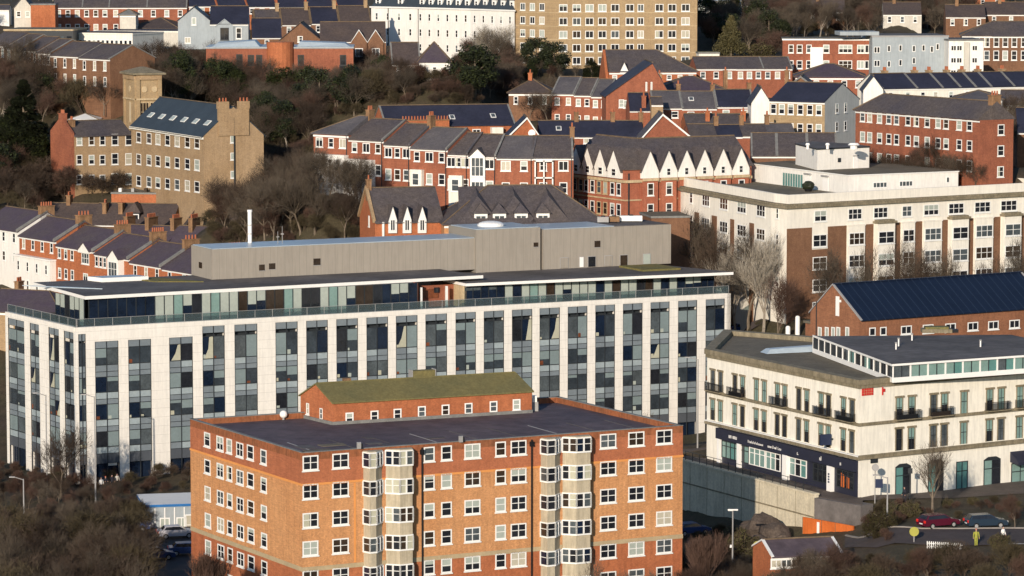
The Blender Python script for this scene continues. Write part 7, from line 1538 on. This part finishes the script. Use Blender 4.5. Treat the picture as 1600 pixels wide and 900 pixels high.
grove([(1560, 215), (1610, 215), (1610, 262), (1560, 262)], 7, BARE, (7, 9), 'bare tree at the right edge beside the long red block', 'trees right of the long red block', 161)
tree('open', ground(1313, 226), 5, 'round bare tree in front of the grey end of the tan villa')
# in front of the hotel
for k, (px, h_, kd, wd_) in enumerate(((1086, 14.5, 'bare1', .75), (1106, 14, 'pale1', .75), (1126, 15.5, 'bare0', .8), (1148, 14, 'pale0', .75), (1170, 15, 'bare1', .8), (1192, 15.5, 'pale0', .8), (1216, 12, 'bare2', .8))):
    tree(kd, gcol(px, 512-(px-1068)/137*30), h_, 'bare tree, %s of the seven before the left front of the hotel' % ORD[k], 'bare trees before the left front of the hotel', wide=wd_)
for k, (px, D, h_) in enumerate(((1300, 478, 13), (1345, 477, 14), (1412, 476, 16), (1440, 476, 14), (1495, 475, 14.5), (1545, 474, 14), (1590, 474, 16))):
    tree(['bare1', 'pale1', 'bare0'][k % 3], gcol(px, D), h_, 'bare tree behind the blue roof, %s of the seven before the hotel bays' % ORD[k], 'bare trees between the blue roof and the hotel', wide=.6)
tree('ever0', gcol(1105, 486), 3.5, 'dark shrub at the right end of the glass block roof'); tree('pale1', gcol(1020, 452), 8.5, 'pale bare tree against the last piers of the glass block above the orange roof', wide=.7); tree('thicket1', gcol(1080, 440), 4.2, 'reddish bush between the orange roof and the cream corner building')
tree('thicket0', gcol(1064, 446), 4.0, 'olive bush left of the reddish bush behind the orange flats corner')
# lower left
tree('bare0', gcol(92, 426), 10.5, 'upright bare tree with a thick trunk before the left corner of the glass block', wide=.8)
grove([(-10, 738), (300, 738), (300, 772), (-10, 778)], 46, TH+['thicket1'], (1.2, 2.4), 'bare bush in the brown hedge along the foot of the glass block', 'brown bushes along the glass block', 17, 'bush', 'bush', 2.4)
grove([(-10, 778), (225, 780), (225, 850), (-10, 860)], 42, TH+BARE, (2.2, 4.2), 'bare tree or bush in the dense thicket at the lower left', 'dense thicket at the lower left', 18, sep=2.4)
grove([(-20, 880), (215, 880), (235, 1010), (-20, 1010)], 40, ['bare0', 'bare1', 'thicket2', 'bare1', 'thicket0'], (6.5, 9), 'bare tree in the nearest thicket along the bottom left edge', 'nearest thicket at the bottom left', 19, sep=2.6)
tree('open', gcol(12, 352), 11, 'open branched bare tree at the bottom left edge'); tree('open', gcol(205, 350), 7.5, 'bare tree with pale branches near the bottom left hut')
tree('upright', gcol(312, 341), 9.8, 'dark upright bare tree against the left wall of the orange flats', wide=1.0); tree('upright', gcol(332, 336), 8.2, 'smaller reddish bare tree close to the left wall corner of the orange flats')
# bottom edge in front of the orange flats and to the right
for k, (px, D, h_, kd) in enumerate(((560, 329, 5.6, 'bare1'), (630, 329, 4.6, 'thicket2'), (700, 331, 4.8, 'bare1'), (745, 330, 4.8, 'thicket2'), (940, 338, 8.6, 'open'), (968, 337, 7.5, 'bare1'), (1010, 339, 7.6, 'bare1'), (1040, 341, 7.0, 'bare2'))):
    tree(kd, gcol(px, D), h_, ['bare tree top in front of the lowest left windows of the orange flats', 'low twiggy bush under the left bays of the orange flats', 'bare crown below the middle drainpipe of the orange flats', 'low twiggy bush right of the middle drainpipe of the orange flats', 'open bare tree in front of the right bays of the orange flats', 'brown bare tree right of the open one before the orange flats', 'bare tree in front of the lowest right windows of the orange flats', 'reddish bare tree at the right corner of the orange flats'][k])
for k, (px, h_) in enumerate(((1236, 5.2), (1278, 5.6), (1320, 6.2))): tree('bare%d' % k, gcol(px, 342), h_, 'bare tree, %s of the three in front of the low brick house' % ORD[k], 'bare trees before the low brick house')
for k, px in enumerate((1168, 1184, 1200, 1216)): tree('shrub', gcol(px, 344), 2.6+.3*(k%2), 'olive shrub, %s of the four before the gable of the low brick house' % ORD[k], 'shrubs before the low brick house', None, 'bush', 'bush')
tree('upright', gcol(1104, 352), 8.8, 'upright reddish bare tree in front of the dark shaded car park', wide=1.15); tree('upright', gcol(1085, 347), 6.5, 'smaller upright bare tree left of the tall reddish one')
grove([(1050, 905), (1180, 900), (1330, 905), (1600, 908), (1620, 975), (1050, 1000)], 52, ['bare0', 'bare1', 'thicket0', 'thicket2', 'thicket2', 'bare2'], (3.3, 4.9), 'bare tree or bush in the brown thicket along the bottom right edge', 'thicket along the bottom right', 20, sep=2.3)
grove([(1100, 850), (1180, 860), (1200, 890), (1090, 890)], 9, ['thicket0', 'shrub'], (2.2, 3.4), 'olive bush between the street lamp and the low brick house', 'olive bushes by the low brick house', 21, 'bush', 'bush', 1.8)
grove([(1352, 800), (1430, 800), (1400, 850), (1352, 852)], 10, ['thicket1', 'thicket0', 'shrub'], (1.3, 2.4), 'low brown bush on the bank between the grey wall end and the road', 'bushes on the bank by the grey wall end', 22, 'bush', 'bush', 1.6)
tree('open', ground(1458, 803), 8.8, 'bare branching tree in front of the arched windows of the cream building', rot=.4, wide=.9)
tree('bare2', ground(1585, 826), 4.0, 'small reddish bare tree right of the dark blue car'); tree('shrub', ground(1562, 862), 1.6, 'pale olive shrub at the roadside in the lower right')
for k, (px, py, kd, h_) in enumerate(((1480, 792, 'shrub', 1.0), (1520, 790, 'shrub', .9), (1550, 790, 'thicket0', 1.2))): tree(kd, ground(px, py), h_, ['low shrub on the bank right of the bare branching tree', 'low shrub in the middle of the bank above the cars', 'twiggy low bush on the bank at the right'][k], None, None, 'bush', 'bush')

# the far woods: one mass
BW = ['bare0', 'bare1', 'bare2', 'bare0', 'bare1', 'bare2', 'pale1']
grove([(-10, 130), (85, 130), (70, 200), (-10, 200)], 30, BW, (7, 10), None, None, 1, sep=2.5)
grove([(60, 135), (185, 125), (185, 180), (60, 182)], 36, BW+['ever1', 'ever0', 'ever1', 'thicket0'], (5, 8), None, None, 4, sep=2.5)
grove([(255, 142), (345, 148), (410, 160), (560, 165), (560, 180), (410, 200), (350, 172), (255, 165)], 75, BW*3+['ever0', 'ever1'], (6.5, 9), None, None, 5, sep=2.5)
grove([(185, 118), (330, 118), (420, 124), (420, 150), (255, 145)], 40, BW*2, (5.5, 8), None, None, 51, sep=2.5)
grove([(255, 165), (410, 190), (490, 180), (490, 245), (405, 245), (380, 200)], 46, BW+BW+['ever1', 'ever0'], (6, 9), None, None, 6, sep=2.5)
grove([(410, 118), (560, 112), (560, 165), (410, 165)], 46, BW*3+['thicket1', 'ever1'], (3.5, 5.5), None, None, 61, sep=2.3)
grove([(560, 118), (650, 120), (640, 168), (560, 168)], 44, BW*3+['thicket2', 'thicket0', 'ever1'], (4.5, 7), None, None, 7, sep=2.3)
grove([(650, 128), (730, 128), (730, 165), (640, 168)], 34, ['thicket2', 'thicket0', 'thicket1', 'bare2'], (2.4, 3.6), None, None, 71, sep=2.0)
grove([(725, 118), (800, 118), (800, 166), (725, 166)], 34, BW*3+['thicket2', 'thicket0'], (4.5, 7), None, None, 72, sep=2.3)
grove([(0, 122), (200, 128), (190, 150), (0, 140)], 34, BW+['thicket1'], (4, 6.5), None, None, 73, sep=2.3)
grove([(580, 100), (640, 105), (640, 120), (580, 120)], 12, BW, (4, 6), None, None, 82, sep=2.5)
grove([(715, 104), (800, 95), (800, 120), (715, 120)], 18, BW, (4, 6.5), None, None, 8, sep=2.5)
grove([(795, 165), (905, 170), (905, 196), (795, 190)], 34, BW, (5.5, 7.5), None, None, 9, sep=2.3)
grove([(800, 105), (880, 118), (950, 128), (870, 134), (800, 128)], 16, BW+['ever0'], (3, 5), None, None, 91, sep=2.3)
grove([(1092, 30), (1225, 25), (1225, 80), (1160, 86), (1092, 78)], 40, BW+['ever0', 'ever0'], (5, 8), None, None, 10, sep=2.5)
grove([(1200, 5), (1520, 8), (1520, 52), (1390, 58), (1230, 60)], 130, BW*3+['pale1'], (5.5, 9), None, None, 11, sep=2.5)
grove([(1100, -8), (1600, -5), (1600, 15), (1100, 12)], 60, BW, (6, 9), None, None, 12)
grove([(-10, -12), (600, -12), (600, 2), (-10, 2)], 60, BW, (5, 8), None, None, 121)
grove([(1360, 100), (1600, 80), (1600, 108), (1380, 112)], 16, BW, (3, 5), None, None, 122)
grove([(945, 180), (1230, 178), (1230, 205), (945, 208)], 14, ['thicket1', 'thicket2'], (2.5, 3.5), None, None, 123)
for k, (pl, n_) in enumerate((([(330, 310), (410, 295), (500, 320), (560, 350), (560, 388), (330, 388)], 70), ([(405, 225), (500, 240), (500, 310), (405, 305)], 40), ([(255, 150), (410, 160), (560, 165), (560, 185), (410, 200), (350, 175)], 50), ([(1335, 250), (1600, 255), (1600, 285), (1500, 282), (1335, 268)], 40), ([(-10, 250), (60, 270), (130, 300), (60, 335), (-10, 330)], 30), ([(0, 110), (300, 112), (260, 160), (0, 160)], 50), ([(1200, 8), (1520, 12), (1500, 52), (1230, 60)], 60), ([(560, 118), (800, 118), (800, 166), (560, 168)], 60), ([(1075, 470), (1260, 470), (1260, 500), (1075, 500)], 16), ([(1345, 792), (1600, 785), (1600, 818), (1345, 825)], 26), ([(-10, 750), (225, 755), (225, 880), (-10, 880)], 60), ([(1060, 870), (1600, 870), (1600, 930), (1060, 930)], 60))):
    lo = k in (9, 10, 11)
    if k == 3: continue
    grove(pl, n_, ['thicket1', 'thicket2', 'thicket0'], (.8, 1.5) if lo else (2.0, 3.4), None, None, 200+k, sep=1.6)
rnd = random.Random(77); pts_ = []
while len(pts_) < 900:           # the woods go on beyond the sides of the view and over the hilltop
    y = rnd.uniform(300, 1000); x = rnd.uniform(-170, 170); z = float(lookup(x, y)[0]); px, py = proj((x, y, z))
    if (-25 < px < 1625 and y < 870) or (y < 520 and rnd.random() < .6) or hitb(Vector((x, y, z))): continue
    if 1600 < px and 385 > y > 345: continue
    pts_.append(1); k_ = rnd.choice(['bare0', 'bare1', 'bare2', 'bare1', 'thicket0', 'thicket1', 'ever1']); WOOD.append((x, y, z-.2, rnd.uniform(4.5, 9)/TM[k_][2], rnd.uniform(0, 6.28), WK.index(k_)))
build_wood()
